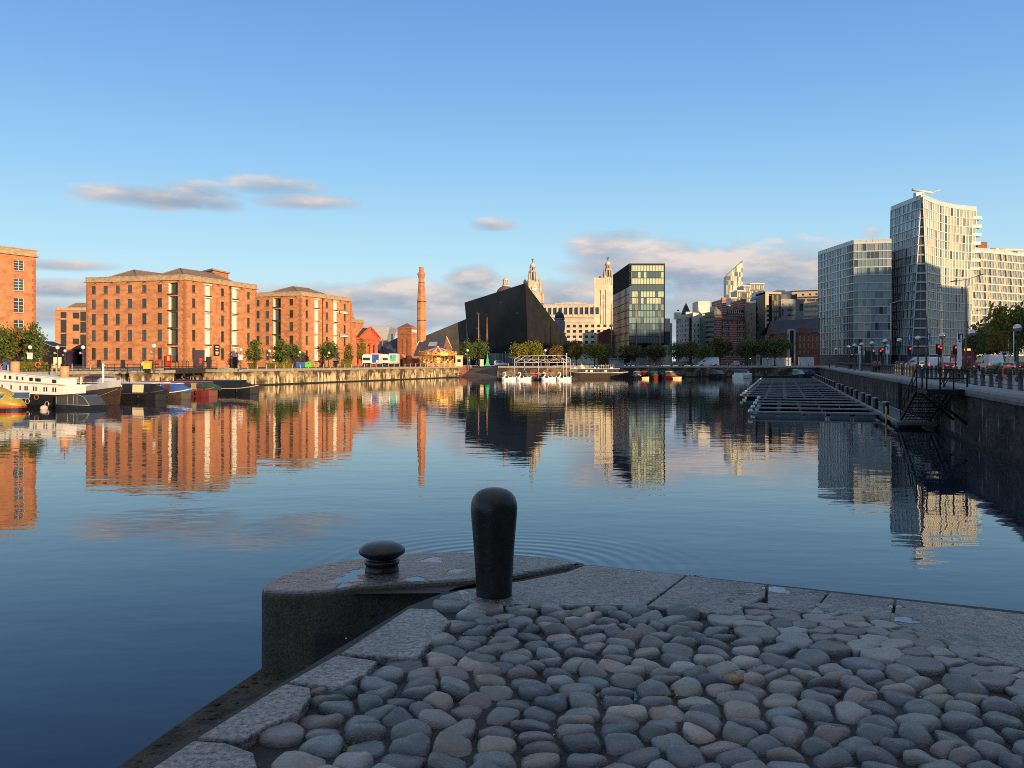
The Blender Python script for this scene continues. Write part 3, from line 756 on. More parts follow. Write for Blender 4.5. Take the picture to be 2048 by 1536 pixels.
    pt = lambda u, v, z: (O.x+W_.x*u+D_.x*v, O.y+W_.y*u+D_.y*v, z)
    mb = MB()
    mb.add([pt(.01,.01,H+.15),pt(.99,.01,H+.15),pt(.99,.99,H+.15),pt(.01,.99,H+.15)], [(0,1,2,3)])
    for u0, u1 in hips:
        um = (u0+u1)/2; k = min(.3, .5*(u1-u0)*W_.length/D_.length)
        v = [pt(u0,.04,H+.2), pt(u1,.04,H+.2), pt(u1,.96,H+.2), pt(u0,.96,H+.2), pt(um,.04+k,H+3.4), pt(um,.96-k,H+3.4)]
        mb.add(v, [(0,1,4),(1,2,5,4),(2,3,5),(3,0,4,5)])
        for a_, b_ in ((0,4),(1,4),(4,5)): mb.tube([v[a_], v[b_]], .12, 4)
    part(mb, 'roof', leadrf, rt)
    for s in pipes:
        q = at(SE, NE, s, .12); mb = MB(); mb.tube([(q[0],q[1],.1),(q[0],q[1],H-.1)], .11, 6); mb.box(q[0]-.2,q[0]+.2,q[1]-.15,q[1]+.15,H-.6,H-.05)
        part(mb, 'drainpipe', cast, rt)
    return rt
# nearest warehouse (only its last bay stands in the picture)
NE1 = (-80.0,148.7); d1 = Vector((2.6,5.9)).normalized(); SE1 = (NE1[0]-d1.x*44, NE1[1]-d1.y*44); SW1 = (SE1[0]-d1.y*30, SE1[1]+d1.x*30)
s38 = online(SE1, NE1, 38)
w1 = warehouse('tall brick warehouse with multi-pane windows cut off by the left edge', SW1, SE1, NE1, [(8,'w'),(16,'w')], [(s38-6.5*k,'w') for k in range(6)], frames=(1,3), fm=wframe, ww=1.9, hips=((.05,.95),), ties=2)
# big middle warehouse
SE2 = P2(370,190.0); NE2 = P2(513,215.7); SW2 = P2(172,197.0)
cs = [(online(SW2,SE2,v/3.84),'w') for v in (718,810,902,997,1107,1225)] + [(online(SW2,SE2,346.5),'b')]
ce = [(online(SE2,NE2,380+v/5.12),k) for v, k in ((40,'w'),(185,'b'),(335,'w'),(463,'b'),(600,'w'))]
w2 = warehouse('largest brick warehouse, twin hipped roofs and two gleaming bay columns on its sunny side', SW2, SE2, NE2, cs, ce, pipes=(online(SE2,NE2,459.5),))
# penthouse on its roof
mb = MB(); a, b_, c = P2(391,222), P2(425,213), P2(457,221)
d_ = (a[0]+c[0]-b_[0], a[1]+c[1]-b_[1])
mb.prism([a,b_,c,d_], 19.3, 23.4, 0)
cen = ((a[0]+c[0])/2, (a[1]+c[1])/2); g_ = lambda p, k: (cen[0]+(p[0]-cen[0])*k, cen[1]+(p[1]-cen[1])*k)
mb.prism([g_(p,1.1) for p in (a,b_,c,d_)], 23.403, 23.75, 1)
q4 = [(*g_(p,1.05),23.76) for p in (a,b_,c,d_)]; mb.add(q4+[(cen[0],cen[1],24.8)], [(0,1,4),(1,2,4),(2,3,4),(3,0,4)], 2)
part(mb, 'roof_lift_house', [brick, stone, leadrf], w2)
mb = MB(); mb.seg(P2(382,206), P2(414,206), 2.0, 19.4, 21.3, 0); mb.seg(P2(386,205.8), P2(392,205.8), 1.6, 21.303, 22.0, 0); part(mb, 'roof_plant', cream, w2)
# ground floor: doors, porch, hanging sign
mb = MB(); s = online(SE2,NE2,393); mb.seg(at(SE2,NE2,s-1.2), at(SE2,NE2,s+1.3), 1.2, 0, 4.0, 0, 1.1); mb.seg(at(SE2,NE2,s-.5), at(SE2,NE2,s+.5), .06, .9, 2.2, 1, 1.17)
part(mb, 'porch', [mat('porch_grey', (.06,.055,.06), .6, .1, 2), mat('red_notice', (.55,.06,.05), .5, 0)], w2)
mb = MB(); s = online(SE2,NE2,432); mb.seg(at(SE2,NE2,s-1.0), at(SE2,NE2,s+1.0), .15, 2.8, 5.3, 0, .25)
for k, z in enumerate((4.8,4.2,3.6,3.2)): mb.seg(at(SE2,NE2,s-.6+.1*(k%2)), at(SE2,NE2,s+.6-.15*(k%2)), .03, z-.13, z+.13, 1, .285)
part(mb, 'hanging_sign', [black, cream], w2)
for x_, h_ in ((418,2.6),(470,2.6)):
    s = online(SE2,NE2,x_); mb = MB(); mb.seg(at(SE2,NE2,s-.9), at(SE2,NE2,s+.9), .06, .05, h_, 0, .03); part(mb, 'door', cast, w2)
for s in (3.5, 9.8, 17): mb = MB(); mb.seg(at(SW2,SE2,s-.6), at(SW2,SE2,s+.6), .06, .05, 1.85, 0, .03); part(mb, 'door', cast, w2)
s0 = online(SW2,SE2,321); s1 = online(SW2,SE2,346)
for s, z0_, z1_, h in ((s0-.8,1.0,1.6,1.8),(s1-.6,.6,2.8,1.4),(s0+2.6,1.3,2.9,1.2)): mb = MB(); mb.seg(at(SW2,SE2,s-h/2), at(SW2,SE2,s+h/2), .25, z0_, z1_, 0, .8); part(mb, 'cafe_signboard', [mat('signboard_red', (.62,.06,.03), .5, .1, 3)], w2)
mb = MB()
mb.seg(at(SW2,SE2,s0+2.3), at(SW2,SE2,s0+2.9), .03, 1.6, 2.6, 1, .84)
part(mb, 'signboard_lettering', [brick, mat('signboard_yellow', (.7,.45,.08), .5, 0)], w2)

# third warehouse, its south wall half hidden behind the second
SE3 = P2(602,236.0); NE3 = P2(702,260.0); SW3 = (SE3[0]-25*.945, SE3[1]+25*.326)
sw3 = lambda v: online(SW3,SE3,380+v/5.12)
cs = [(sw3(693),'w'),(sw3(790),'w'),(sw3(892),'b'),(sw3(1035),'w')]
ce = [(online(SE3,NE3,380+v/5.12),k) for v, k in ((1197,'w'),(1300,'b'),(1403,'w'),(1492,'b'),(1585,'w'))]
w3 = warehouse('farther brick warehouse with two small white signs on its sunny side', SW3, SE3, NE3, cs, ce, hips=((.35,.98),), pipes=(online(SE3,NE3,644.7),))
textm = mat('sign_lettering', (.03,.03,.03), .6, 0)
for y_, txt, sz in ((625,'ALBERT DOCK',.62),(671.5,None,.5)):
    s = online(SE3,NE3,687); z = pz(y_, 256); a_, b_ = at(SE3,NE3,s-2.4), at(SE3,NE3,s+2.4)
    mb = MB(); mb.seg(a_, b_, .1, z-.45, z+.45, 0, .16); mb.seg(at(SE3,NE3,s-2.25), at(SE3,NE3,s+2.25), .03, z-.33, z+.33, 1, .18)
    if txt is None:
        for k in range(9): mb.seg(at(SE3,NE3,s-2.0+k*.46), at(SE3,NE3,s-1.75+k*.46), .01, z-.14, z+.14, 0, .19)
    pl = part(mb, 'name_board', [black, white], w3)
    if txt:
        cu = bpy.data.curves.new('lettering', 'FONT'); cu.body = txt; cu.size = sz; cu.align_x = 'CENTER'; cu.align_y = 'CENTER'; cu.extrude = .005
        cu.materials.append(textm); to = bpy.data.objects.new('lettering', cu); COL.objects.link(to); to.parent = pl
        q = at(SE3,NE3,s,.195); to.location = (q[0]-w3.location.x, q[1]-w3.location.y, z)
        d = Vector((NE3[0]-SE3[0], NE3[1]-SE3[1])); to.rotation_euler = (R(90), 0, math.atan2(d.y, d.x))
        bpy.context.view_layer.update(); me_ = bpy.data.meshes.new_from_object(to.evaluated_get(bpy.context.evaluated_depsgraph_get())); t2 = bpy.data.objects.new('lettering', me_); COL.objects.link(t2); t2.parent = pl; t2.location = to.location; t2.rotation_euler = to.rotation_euler; bpy.data.objects.remove(to); t2.name = 'lettering'
# low north end with its swept gable
a, b_ = NE3, P2(727,270.5); n_ = Vector((b_[0]-a[0], b_[1]-a[1])).normalized()
mb = MB(); a2 = (a[0]+n_.x*.2, a[1]+n_.y*.2); mb.seg(a2, b_, 12, 0, 13.0, 0, -.05); mb.seg(a2, at(a2,b_,math.hypot(b_[0]-a2[0],b_[1]-a2[1])+.3), 12.4, 13.003, 13.5, 1, .25); mb.seg(a2, b_, 11.5, 13.503, 14.1, 1, 0)
k = 9; pr = [(0,19.0)] + [(2.6-2.6*math.sin(math.pi/2*(1-i/(k-1)))**.9, 19.0-.0-5.0*(1-math.cos(math.pi/2*i/(k-1)))) for i in range(k)]
pr = [(.0,14.1),(0,18.6),(.7,18.6),(.75,17.4),(1.0,16.4),(1.5,15.4),(2.2,14.7),(3.0,14.3),(3.0,14.1)]
f_ = [(a2[0]+n_.x*s+n_.y*.02, a2[1]+n_.y*s-n_.x*.02, z+.003) for s, z in pr]; bk = [(p[0]-n_.y*4, p[1]+n_.x*4, p[2]) for p in f_]
mb.loft([f_, bk], 0, False)
part(mb, 'north_end_wall', [brick, stone], w3)

# far wing with the arch, and the dark house beside it
aP0, aP1 = P2(110,300), (px(172,300)+14, 302)
rt = root('brick_warehouse', 'distant brick warehouse with a dark archway and pink columns', 'warehouse', (-148, 305, 0))
mb = MB(); ops = []; f1 = lambda v: online(aP0,aP1,v/3.84)
for v, w_, rows in ((487,2.0,[(16.2,18.2)]+[(11.2,15.6),(6.6,10.8),(1.9,5.6)]),(583,2.2,[(16.0,18.0),(11.8,14),(7.2,9.2)]),(638,2.0,[(15.2,18.4),(11.2,15.0),(6.9,10.6)])):
    ops += [(f1(v)-w_/2, f1(v)+w_/2, a_, b_, .4) for a_, b_ in rows]
arch = (f1(548), f1(705), 0.0, 5.6, 5.0)
facade(mb, aP0, aP1, 0, 18.8, ops+[arch], 0)
s0, s1 = arch[0], arch[1]
for i in range(8):                                          # segmental arch head, a black sheet standing in for the shaded opening
    t0, t1 = i/8, (i+1)/8; z0_, z1_ = [5.6+1.6*math.sin(math.pi*min(1,t)) for t in (t0, t1)]
    q0, q1 = at(aP0,aP1,s0+(s1-s0)*t0,.05), at(aP0,aP1,s0+(s1-s0)*t1,.05)
    mb.add([(q0[0],q0[1],5.5),(q1[0],q1[1],5.5),(q1[0],q1[1],z1_),(q0[0],q0[1],z0_)], [(0,1,2,3)], 1)
q0 = at(aP0,aP1,s0,-5); q1 = at(aP0,aP1,s1,-5); mb.add([(q0[0],q0[1],0),(q1[0],q1[1],0),(q1[0],q1[1],6),(q0[0],q0[1],6)], [(0,1,2,3)], 1)
LL = math.hypot(aP1[0]-aP0[0], aP1[1]-aP0[1])
mb.seg(aP0, aP1, 14, 18.803, 19.1, 2, .3); mb.seg(aP0, aP1, 13.6, 19.103, 19.8, 2, 0)
facade(mb, (aP0[0]+.5,aP0[1]+14), aP0, 0, 18.8, [], 0)
part(mb, 'wall', [brick, black, stone], rt)
windows(rt, aP0, aP1, ops, (0,1), winL[1], dframe, .4)
mb = MB(); mb.add([(px(128,306),306,19.8),(px(172,306)+10,306,19.8),(px(172,312)+10,316,19.8),(px(128,312),316,19.8),(px(152,310),310,22.0),(px(172,310)+6,312,22.0)], [(0,1,5,4),(1,2,5),(2,3,4,5),(3,0,4)]); part(mb, 'roof', leadrf, rt)
for v in (548, 660):
    q = at(aP0, aP1, f1(v), .8); mb = MB(); mb.lathe([(.95,0),(.85,.3),(.8,4.2),(1.05,4.6),(1.1,5.2)], (q[0],q[1],0), 12); part(mb, 'column', mat('pink_iron', (.42,.12,.20), .6, .1, 2), rt)
rt = root('brick_house', 'small dark brick house in shade between two warehouses', 'house', (px(95,265), 268, 0))
h0, h1 = P2(80,262), P2(104.5,262); mb = MB(); ops = [(1.0,1.7,1.2,2.4),(2.4,3.1,1.2,2.4),(1.0,1.7,3.6,4.8),(2.4,3.1,3.6,4.8)]
facade(mb, h0, h1, 0, 5.9, ops, 0, .2); mb.add([(h0[0],262,5.9),(h1[0],262,5.9),(h0[0],262,7.4)], [(0,1,2)], 0); mb.prism([(h0[0],262.02),(h1[0],262.02),(h1[0],270),(h0[0],270)], 0, 5.88, 0)
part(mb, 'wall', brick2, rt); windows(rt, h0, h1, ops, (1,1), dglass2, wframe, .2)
mb = MB(); mb.add([(h0[0]-.2,261.8,7.55),(h1[0]+.2,261.8,6.0),(h1[0]+.2,270,6.0),(h0[0]-.2,270,7.55)], [(0,1,2,3)]); part(mb, 'roof', slate, rt)

# ------------------------------------------------------------------ orange portico, museum, tower, chimney, pump house
terr = mat('orange_red_render', (.56,.13,.06), .75, .12, 1.0)
pA, pB = P2(722.5,264), P2(757,274.5)
u = Vector((pB[0]-pA[0], pB[1]-pA[1])); Lp = u.length; u.normalize(); n = Vector((u.y,-u.x))
q = lambda s, o, z=None: (pA[0]+u.x*s+n.x*o, pA[1]+u.y*s+n.y*o) if z is None else (pA[0]+u.x*s+n.x*o, pA[1]+u.y*s+n.y*o, z)
rt = root('portico_building', 'orange-red classical building with a columned portico and pediment', 'building', q(Lp/2,-5)+(0,))
mb = MB(); mb.prism([q(0,-3.2),q(Lp,-3.2),q(Lp,-14),q(0,-14)], 0, 6.9, 0); part(mb, 'wall', terr, rt)
mb = MB(); mb.prism([q(-.2,.2),q(Lp+.2,.2),q(Lp+.2,-14.2),q(-.2,-14.2)], 6.903, 8.1, 0); mb.prism([q(-.6,.6),q(Lp+.6,.6),q(Lp+.6,-14.4),q(-.6,-14.4)], 8.103, 8.6, 0)
for i in range(17): mb.prism([q(i*Lp/16-.2,.5),q(i*Lp/16+.12,.5),q(i*Lp/16+.12,.2),q(i*Lp/16-.2,.2)], 7.85, 8.09, 0)
part(mb, 'entablature', terr, rt)
mb = MB(); tri = lambda o, k: [q(Lp/2-(Lp/2+.6)*k,o,8.6), q(Lp/2+(Lp/2+.6)*k,o,8.6), q(Lp/2,o,8.6+3.1*k)]
mb.loft([tri(-.2,1), tri(-14.2,1)], 1, False)
mb.add(tri(-.15,.98), [(0,1,2)], 0)
for sa, sb in ((-.6,Lp/2),(Lp+.6,Lp/2)):
    mb.loft([[q(sa,.55,8.55),q(sa,-.25,8.55),q(sa,-.25,9.0),q(sa,.55,9.0)],[q(sb,.55,11.65),q(sb,-.25,11.65),q(sb,-.25,12.1),q(sb,.55,12.1)]], 0, False)
for i in range(6):
    k = (i+1)/7; mb.prism([q(Lp/2+(Lp/2)*k-.2,.5),q(Lp/2+Lp/2*k+.25,.5),q(Lp/2+Lp/2*k+.25,-.1),q(Lp/2+Lp/2*k-.2,-.1)], 8.6+3.0*(1-k)-.32, 8.6+3.0*(1-k)-.08, 0)
part(mb, 'pediment', [terr, slate], rt)
for s, o in ((.7,-.6),(3.9,-.6),(7.3,-.6),(Lp-.7,-.6),(.7,-2.6)):
    c_ = q(s, o); mb = MB(); mb.lathe([(.85,0),(.85,.3),(.70,.45),(.72,2.5),(.58,6.2),(.78,6.45),(.85,6.6),(.85,6.9)], (c_[0],c_[1],0), 14); part(mb, 'column', terr, rt)
rt = root('museum', 'pale grey slanted museum behind the orange portico', 'building', (px(755,430), 436, 0))
mb = MB(); f_ = [(px(722,430),430,0),(px(761,430),430,0),(px(780,430),430,pz(654,430)),(px(722,430),430,pz(655,430))]; mb.loft([f_, [(p[0],455,p[2]) for p in f_]], 0, False); part(mb, 'wall', mat('pale_stone_cladding', (.34,.34,.33), .6, .08, .3, stretch=(1,1,4)), rt)
mb = MB(); f_ = [(px(735,429.8),429.8,pz(701,430)),(px(760,429.8),429.8,pz(701,430)),(px(759.5,429.8),429.8,pz(722,430)),(px(735,429.8),429.8,pz(722,430))]; mb.loft([f_, [(p[0],429.95,p[2]) for p in f_]], 0, False); part(mb, 'window', dglass2, rt)
# dark slate houses left of the tower
rt = root('slate_roofed_house', 'low brick house under steep dark slate roofs beside the brick tower', 'house', (px(780,290), 292, 0))
e0, e1 = P2(760,288), P2(800,288); zr = pz(674,290); ze = pz(703,290)
mb = MB(); mb.prism([e0,e1,(e1[0],300),(e0[0],300)], 0, ze, 0)
mb.add([(e0[0],288,ze),(e0[0],294,zr),(e0[0],300,ze)], [(0,1,2)], 0); part(mb, 'wall', brick, rt)
mb = MB(); k_ = px(766,291)
mb.add([(e0[0]-.3,287.7,ze-.1),(e1[0],287.7,ze-.1),(e1[0],294,pz(672,294)),(k_,294,pz(684,294)-.6),(e0[0]-.3,300,ze)], [(0,1,2,3)]); 
mb.add([(px(783,289),289,pz(697,289)),(e1[0],289,pz(697,289)),(e1[0],293,pz(671,293)),(px(785,293),293,pz(680,293))], [(0,1,2,3)])
part(mb, 'roof', slate, rt)
mb = MB(); mb.box(px(784,293)-.3,px(784,293)+.3,292.6,293.4,8.2,pz(668,293)); part(mb, 'chimney_pot', cream, rt)
mb = MB(); l0, l1 = P2(762,282), P2(797,282); mb.prism([l0,l1,(l1[0],287),(l0[0],287)], 0, 3.0, 0); mb.add([(l0[0]-.3,281.7,2.9),(l1[0],281.7,2.9),(l1[0],287.4,5.6),(px(775,287),287.4,5.6)], [(0,1,2,3)], 1); part(mb, 'lean_to', [brick, slate], rt)
# hydraulic tower
t0, t1, t2 = P2(795,270), P2(823,266), P2(833.5,272); t3 = (t0[0]+t2[0]-t1[0], t0[1]+t2[1]-t1[1])
rt = root('brick_tower', 'square red brick tower with blind slots and a pyramid roof', 'tower', ((t0[0]+t2[0])/2, (t0[1]+t2[1])/2, 0))
mb = MB(); Lw = math.hypot(t1[0]-t0[0],t1[1]-t0[1]); Le = math.hypot(t2[0]-t1[0],t2[1]-t1[1])
opsS = [(Lw*.25,Lw*.36,2.6,8.3),(Lw*.60,Lw*.71,2.6,8.3),(Lw*.42,Lw*.52,.05,2.2)]; opsE = [(Le*.2,Le*.34,2.6,8.3),(Le*.62,Le*.76,2.6,8.3)]
facade(mb,t0,t1,0,9.6,opsS,0,.35); facade(mb,t1,t2,0,9.6,opsE,0,.35); facade(mb,t2,t3,0,9.6,[],0); facade(mb,t3,t0,0,9.6,[],0)
for p0_, p1_, op in ((t0,t1,opsS),(t1,t2,opsE)):
    for o in op: mb.seg(at(p0_,p1_,o[0]), at(p0_,p1_,o[1]), .05, o[2], o[3], 1, -.33)
cc = Vector(((t0[0]+t2[0])/2, (t0[1]+t2[1])/2)); gg = lambda k: [(cc.x+(p[0]-cc.x)*k, cc.y+(p[1]-cc.y)*k) for p in (t0,t1,t2,t3)]
mb.prism(gg(1.04), 9.603, 9.9, 0); mb.prism(gg(1.0), 9.903, 11.4, 0); mb.prism(gg(1.06), 11.403, 11.8, 0)
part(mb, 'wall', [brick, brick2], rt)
mb = MB(); g4 = [(*p, 11.803) for p in gg(1.03)]; mb.add(g4+[(cc.x,cc.y,13.2)], [(0,1,4),(1,2,4),(2,3,4),(3,0,4)]); part(mb, 'roof', leadrf, rt)
mb = MB(); mb.seg(at(t1,t2,.3), at(t1,t2,Le-.2), .06, 10.3, 11.1, 0, .05); part(mb, 'white_sign', white, rt)
mb = MB(); f_ = at(t0,t1,Lw*.47,.4); mb.seg(at(t0,t1,Lw*.32), at(t0,t1,Lw*.62), 1.0, 0, 2.6, 0, 1.0); a_, b_ = at(t0,t1,Lw*.28,1.1), at(t0,t1,Lw*.66,1.1); m_ = at(t0,t1,Lw*.47,1.1)
mb.loft([[(a_[0],a_[1],2.603),(b_[0],b_[1],2.603),(m_[0],m_[1],3.7)], [(*at(t0,t1,Lw*.28,.02),2.603),(*at(t0,t1,Lw*.66,.02),2.603),(*at(t0,t1,Lw*.47,.02),3.7)]], 0, False)
mb.seg(at(t0,t1,Lw*.40), at(t0,t1,Lw*.54), .06, 0.02, 2.1, 1, 1.03); part(mb, 'porch', [brick, black], rt)
# chimney
cxp, cyp = px(843,276), 276
rt = root('brick_chimney', 'tall tapering octagonal red brick chimney', 'chimney', (cxp, cyp, 0))
zc = lambda y: pz(y, 276)
mb = MB(); mb.lathe([(1.42,0),(1.36,zc(640)),(1.34,zc(603.5)),(.93,zc(563)),(.92,zc(556.5)),(1.0,zc(555)),(1.05,zc(552)),(1.32,zc(549.5)),(1.32,zc(548)),(.95,zc(544.5)),(.72,zc(543)),(.72,zc(535.5)),(.76,zc(535.2)),(.76,zc(534)),(.6,zc(534))], (cxp,cyp,0), 8, 0, False, rot=.3927+.3); part(mb, 'shaft', brick, rt)
for y_, r_ in ((641,1.42),(603.5,1.40),(566,1.02)):
    mb = MB(); mb.lathe([(r_-.08,-.12),(r_,-.12),(r_,.12),(r_-.08,.12)], (cxp,cyp,zc(y_)), 8, 0, False, rot=.3927+.3); part(mb, 'iron_band', cast, rt)
# pump house
rt = root('pump_house', 'old pump house with a steep dark slate roof behind the carousel', 'building', (px(865,274), 276, 0))
r0, r1 = (px(842,277),277,pz(674.5,277)), (px(893,277),277,pz(673.5,277)); e0, e1 = (px(822,268),268,pz(712,268)), (px(883,268),268,pz(712,268))
b0, b1 = (px(845,286),286,pz(712,286)), (px(908,286),286,pz(706,286))
mb = MB(); mb.add([e0,e1,r1,r0,b1,b0], [(0,1,2,3),(3,2,4,5)])
mb.box(px(848,271.3),px(870,271.3),271.0,271.6,pz(690,271)-.1,pz(684.5,271)) if False else None
part(mb, 'roof', slate, rt)
mb = MB(); mb.add([(e0[0]+.4,e0[1]+.1,0),(e1[0],e1[1]+.1,0),(e1[0],e1[1]+.1,e1[2]),(e0[0]+.4,e0[1]+.1,e0[2])], [(0,1,2,3)]); g0, g1 = (e1[0],e1[1],0), (b1[0],b1[1],0)
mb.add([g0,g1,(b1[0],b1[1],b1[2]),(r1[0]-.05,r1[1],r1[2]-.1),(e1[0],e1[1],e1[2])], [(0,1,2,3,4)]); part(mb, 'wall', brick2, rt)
mb = MB(); mb.tube([e0, r0], .22, 4); mb.tube([r1, (b1[0],b1[1],b1[2])], .16, 4); part(mb, 'gable_coping', cream, rt)
t_ = lambda s, k, d=.12: Vector(e0).lerp(Vector(e1), s).lerp(Vector(r0).lerp(Vector(r1), s), k) + Vector((0,-d,d*.7))
mb = MB(); mb.loft([[t_(.42,.5,.02),t_(.72,.5,.02),t_(.72,.72,.02),t_(.42,.72,.02)],[t_(.42,.5),t_(.72,.5),t_(.72,.72),t_(.42,.72)]], 0, False); part(mb, 'skylight', steel, rt)
mb = MB(); v0 = Vector(g1)*.5+Vector(g0)*.5; mb.box(v0.x-.02+.3, v0.x+.9, v0.y-.5, v0.y-.1, 3.8, 4.8); part(mb, 'gable_sign', mat('grey_letter_board', (.35,.3,.25), .6, .1), rt)
# ------------------------------------------------------------------ the northern skyline
darkgl = mat('black_granite_glass', (.011,.014,.019), .16, .25, .25, spec=.22, stretch=(1,1,.6))
darkgl2 = mat('black_facet_glass', (.022,.024,.026), .035, .2, .3, spec=.9)
def solid(f, back):  # prism from a front outline (world points) pushed straight back
    mb = MB(); mb.loft([f, [(p[0], p[1]+back, p[2]) for p in f]], 0, False); return mb
rt = root('black_glass_building', 'black wedge-shaped glass building with a sharp sloping roofline', 'building', (px(1040,338), 340, 0))
A, Bp, E = (px(929,347),347), (px(1051,326),326), (px(1134,350),350)
zA, zB, zE = pz(605,347), pz(566,326), pz(676,350)
Ab = (px(941,346),346)
mb = MB(); mb.add([(*Ab,0),(px(1057,327),327,0),(*E,0),(*A,zA),(*Bp,zB),(*E,zE),(px(960,372),372,zA-1),(px(960,372),372,0)],
   [(0,1,4,3),(3,4,5,6),(5,2,7,6),(0,3,6,7)], 0)
mb.add([(px(1057,327),327,0),(*E,0),(*E,zE),(*Bp,zB)], [(0,1,2,3)], 1)
part(mb, 'wall', [darkgl, darkgl2], rt)
rnd = random.Random(4)
for i in range(26):     # small odd windows let into the dark face
    s = rnd.uniform(.12,.9); z = rnd.choice([33,30,27,24,20,14]) - rnd.random()
    a = Vector((*Ab,0)).lerp(Vector((px(1057,327),327,0)), s); zt = zA+(zB-zA)*s
    if z > zt-3: continue
    k = z/zt; top = Vector((*A,0)).lerp(Vector((*Bp,0)), s); p = a.lerp(top, k); d = Vector((px(1057,327)-Ab[0], 327-346, 0)).normalized(); o = Vector((d.y,-d.x,0))
    mb = MB(); w_ = rnd.choice([.9,1.8]); q = [p+o*.06, p+d*w_+o*.06, p+d*w_+o*.06, p+o*.06]; q = [Vector((v.x,v.y,z if j < 2 else z+1.3)) for j, v in enumerate(q)]
    mb.loft([q, [v-o*.2 for v in q]], 0, False); part(mb, 'window', dglass, rt)
# lit ground-floor glazing between dark mullions
mb = MB(); d = Vector((px(1057,327)-Ab[0], 327-346)).normalized()
g0 = (Ab[0]+d.x*18+d.y*.35, Ab[1]+d.y*18-d.x*.35); g1 = (g0[0]+d.x*5.6, g0[1]+d.y*5.6)
mb.seg(g0, g1, .1, .3, 4.5, 0); mb.seg((g0[0]-d.x*8,g0[1]-d.y*8), (g0[0]-d.x*.1,g0[1]-d.y*.1), .1, .3, 4.5, 1); mb.seg((g1[0]+d.x*.1,g1[1]+d.y*.1), (g1[0]+d.x*10,g1[1]+d.y*10), .1, .3, 4.5, 1)
for k in range(14): p = (g0[0]+d.x*(k*1.7-8), g0[1]+d.y*(k*1.7-8)); mb.seg(p, (p[0]+d.x*.12,p[1]+d.y*.12), .12, .3, 4.5, 2, .1)
part(mb, 'shop_front', [mat('teal_shopglass', (.07,.13,.13), .1, 0), dglass2, steel], rt)
mb = solid([(px(840,352),352,pz(676,352)),(px(932,352),352,pz(638,352)),(px(934,352),352,0),(px(840,352),352,0)], 14)
o = part(mb, 'low_wing', mat('brown_dark_cladding', (.055,.05,.045), .3, .3, .25, spec=.3), rt)

# domed lantern behind it
def stonecol(name, c): return mat(name, c, .8, .18, .5, detail=6)
port = stonecol('portland_stone', (.56,.49,.36)); portd = stonecol('old_portland_stone', (.46,.38,.27)); grey = stonecol('grey_stone', (.30,.29,.27))
def ring_cols(mb, c, r, z0, z1, n, cr, m=0):
    for i in range(n):
        a = 2*math.pi*(i+.5)/n; mb.tube([(c[0]+math.cos(a)*r, c[1]+math.sin(a)*r, z0), (c[0]+math.cos(a)*r, c[1]+math.sin(a)*r, z1)], cr, 6, m)
c = (px(1011,460), 460); z = lambda y: pz(y, 460)
rt = root('domed_building', 'stone lantern and copper dome rising behind the black building', 'dome', (*c, 0))
mb = MB(); mb.box(c[0]-14,c[0]+14,c[1]-10,c[1]+14,0,z(610)); part(mb, 'wall', port, rt)
mb = MB(); mb.lathe([(5.6,z(610)),(5.5,z(596)),(5.1,z(588)),(4.2,z(580)),(2.8,z(574.5)),(1.9,z(573))], (c[0],c[1],0), 20); part(mb, 'dome', mat('brown_copper', (.14,.085,.06), .5, .2, 1), rt)
mb = MB(); mb.lathe([(1.9,z(573)),(1.9,z(571)),(1.1,z(570.8)),(1.1,z(561)),(1.6,z(560.8)),(1.6,z(559.8)),(1.2,z(558)),(.6,z(556)),(.15,z(555)),(.05,z(549))], (c[0],c[1],0), 12); ring_cols(mb, c, 1.45, z(571), z(560.5), 8, .2); part(mb, 'lantern', port, rt)

# the two clock towers with birds on top
def bird(c, zb, zt, face):
    h = zt - zb; mb = MB()
    mb.tube([(c[0],c[1],zb),(c[0],c[1],zb+h*.32)], h*.05, 6)
    mb.tube([(c[0],c[1],zb+h*.28),(c[0]-face*h*.02,c[1],zb+h*.45),(c[0]-face*h*.05,c[1],zb+h*.62),(c[0]-face*h*.12,c[1],zb+h*.78),(c[0]-face*h*.2,c[1],zb+h*.86),(c[0]-face*h*.3,c[1],zb+h*.82)], [h*.05,h*.15,h*.14,h*.08,h*.06,h*.02], 8)
    for s in (-1,1):
        mb.loft([[(c[0]+face*h*.05,c[1]+s*h*.08,zb+h*.4),(c[0]-face*h*.05,c[1]+s*h*.08,zb+h*.62),(c[0],c[1]+s*h*.12,zb+h*.5)],[(c[0]+face*h*.22,c[1]+s*h*.3,zb+h*.75),(c[0]+face*h*.08,c[1]+s*h*.3,zb+h*1.0),(c[0]+face*h*.17,c[1]+s*h*.33,zb+h*.9)]], 0, False)
    mb.tube([(c[0],c[1],zb+h*.42),(c[0]+face*h*.25,c[1],zb+h*.3)], [h*.08,h*.02], 6)
    return mb
verdi = mat('verdigris', (.10,.16,.13), .6, .2, 2)
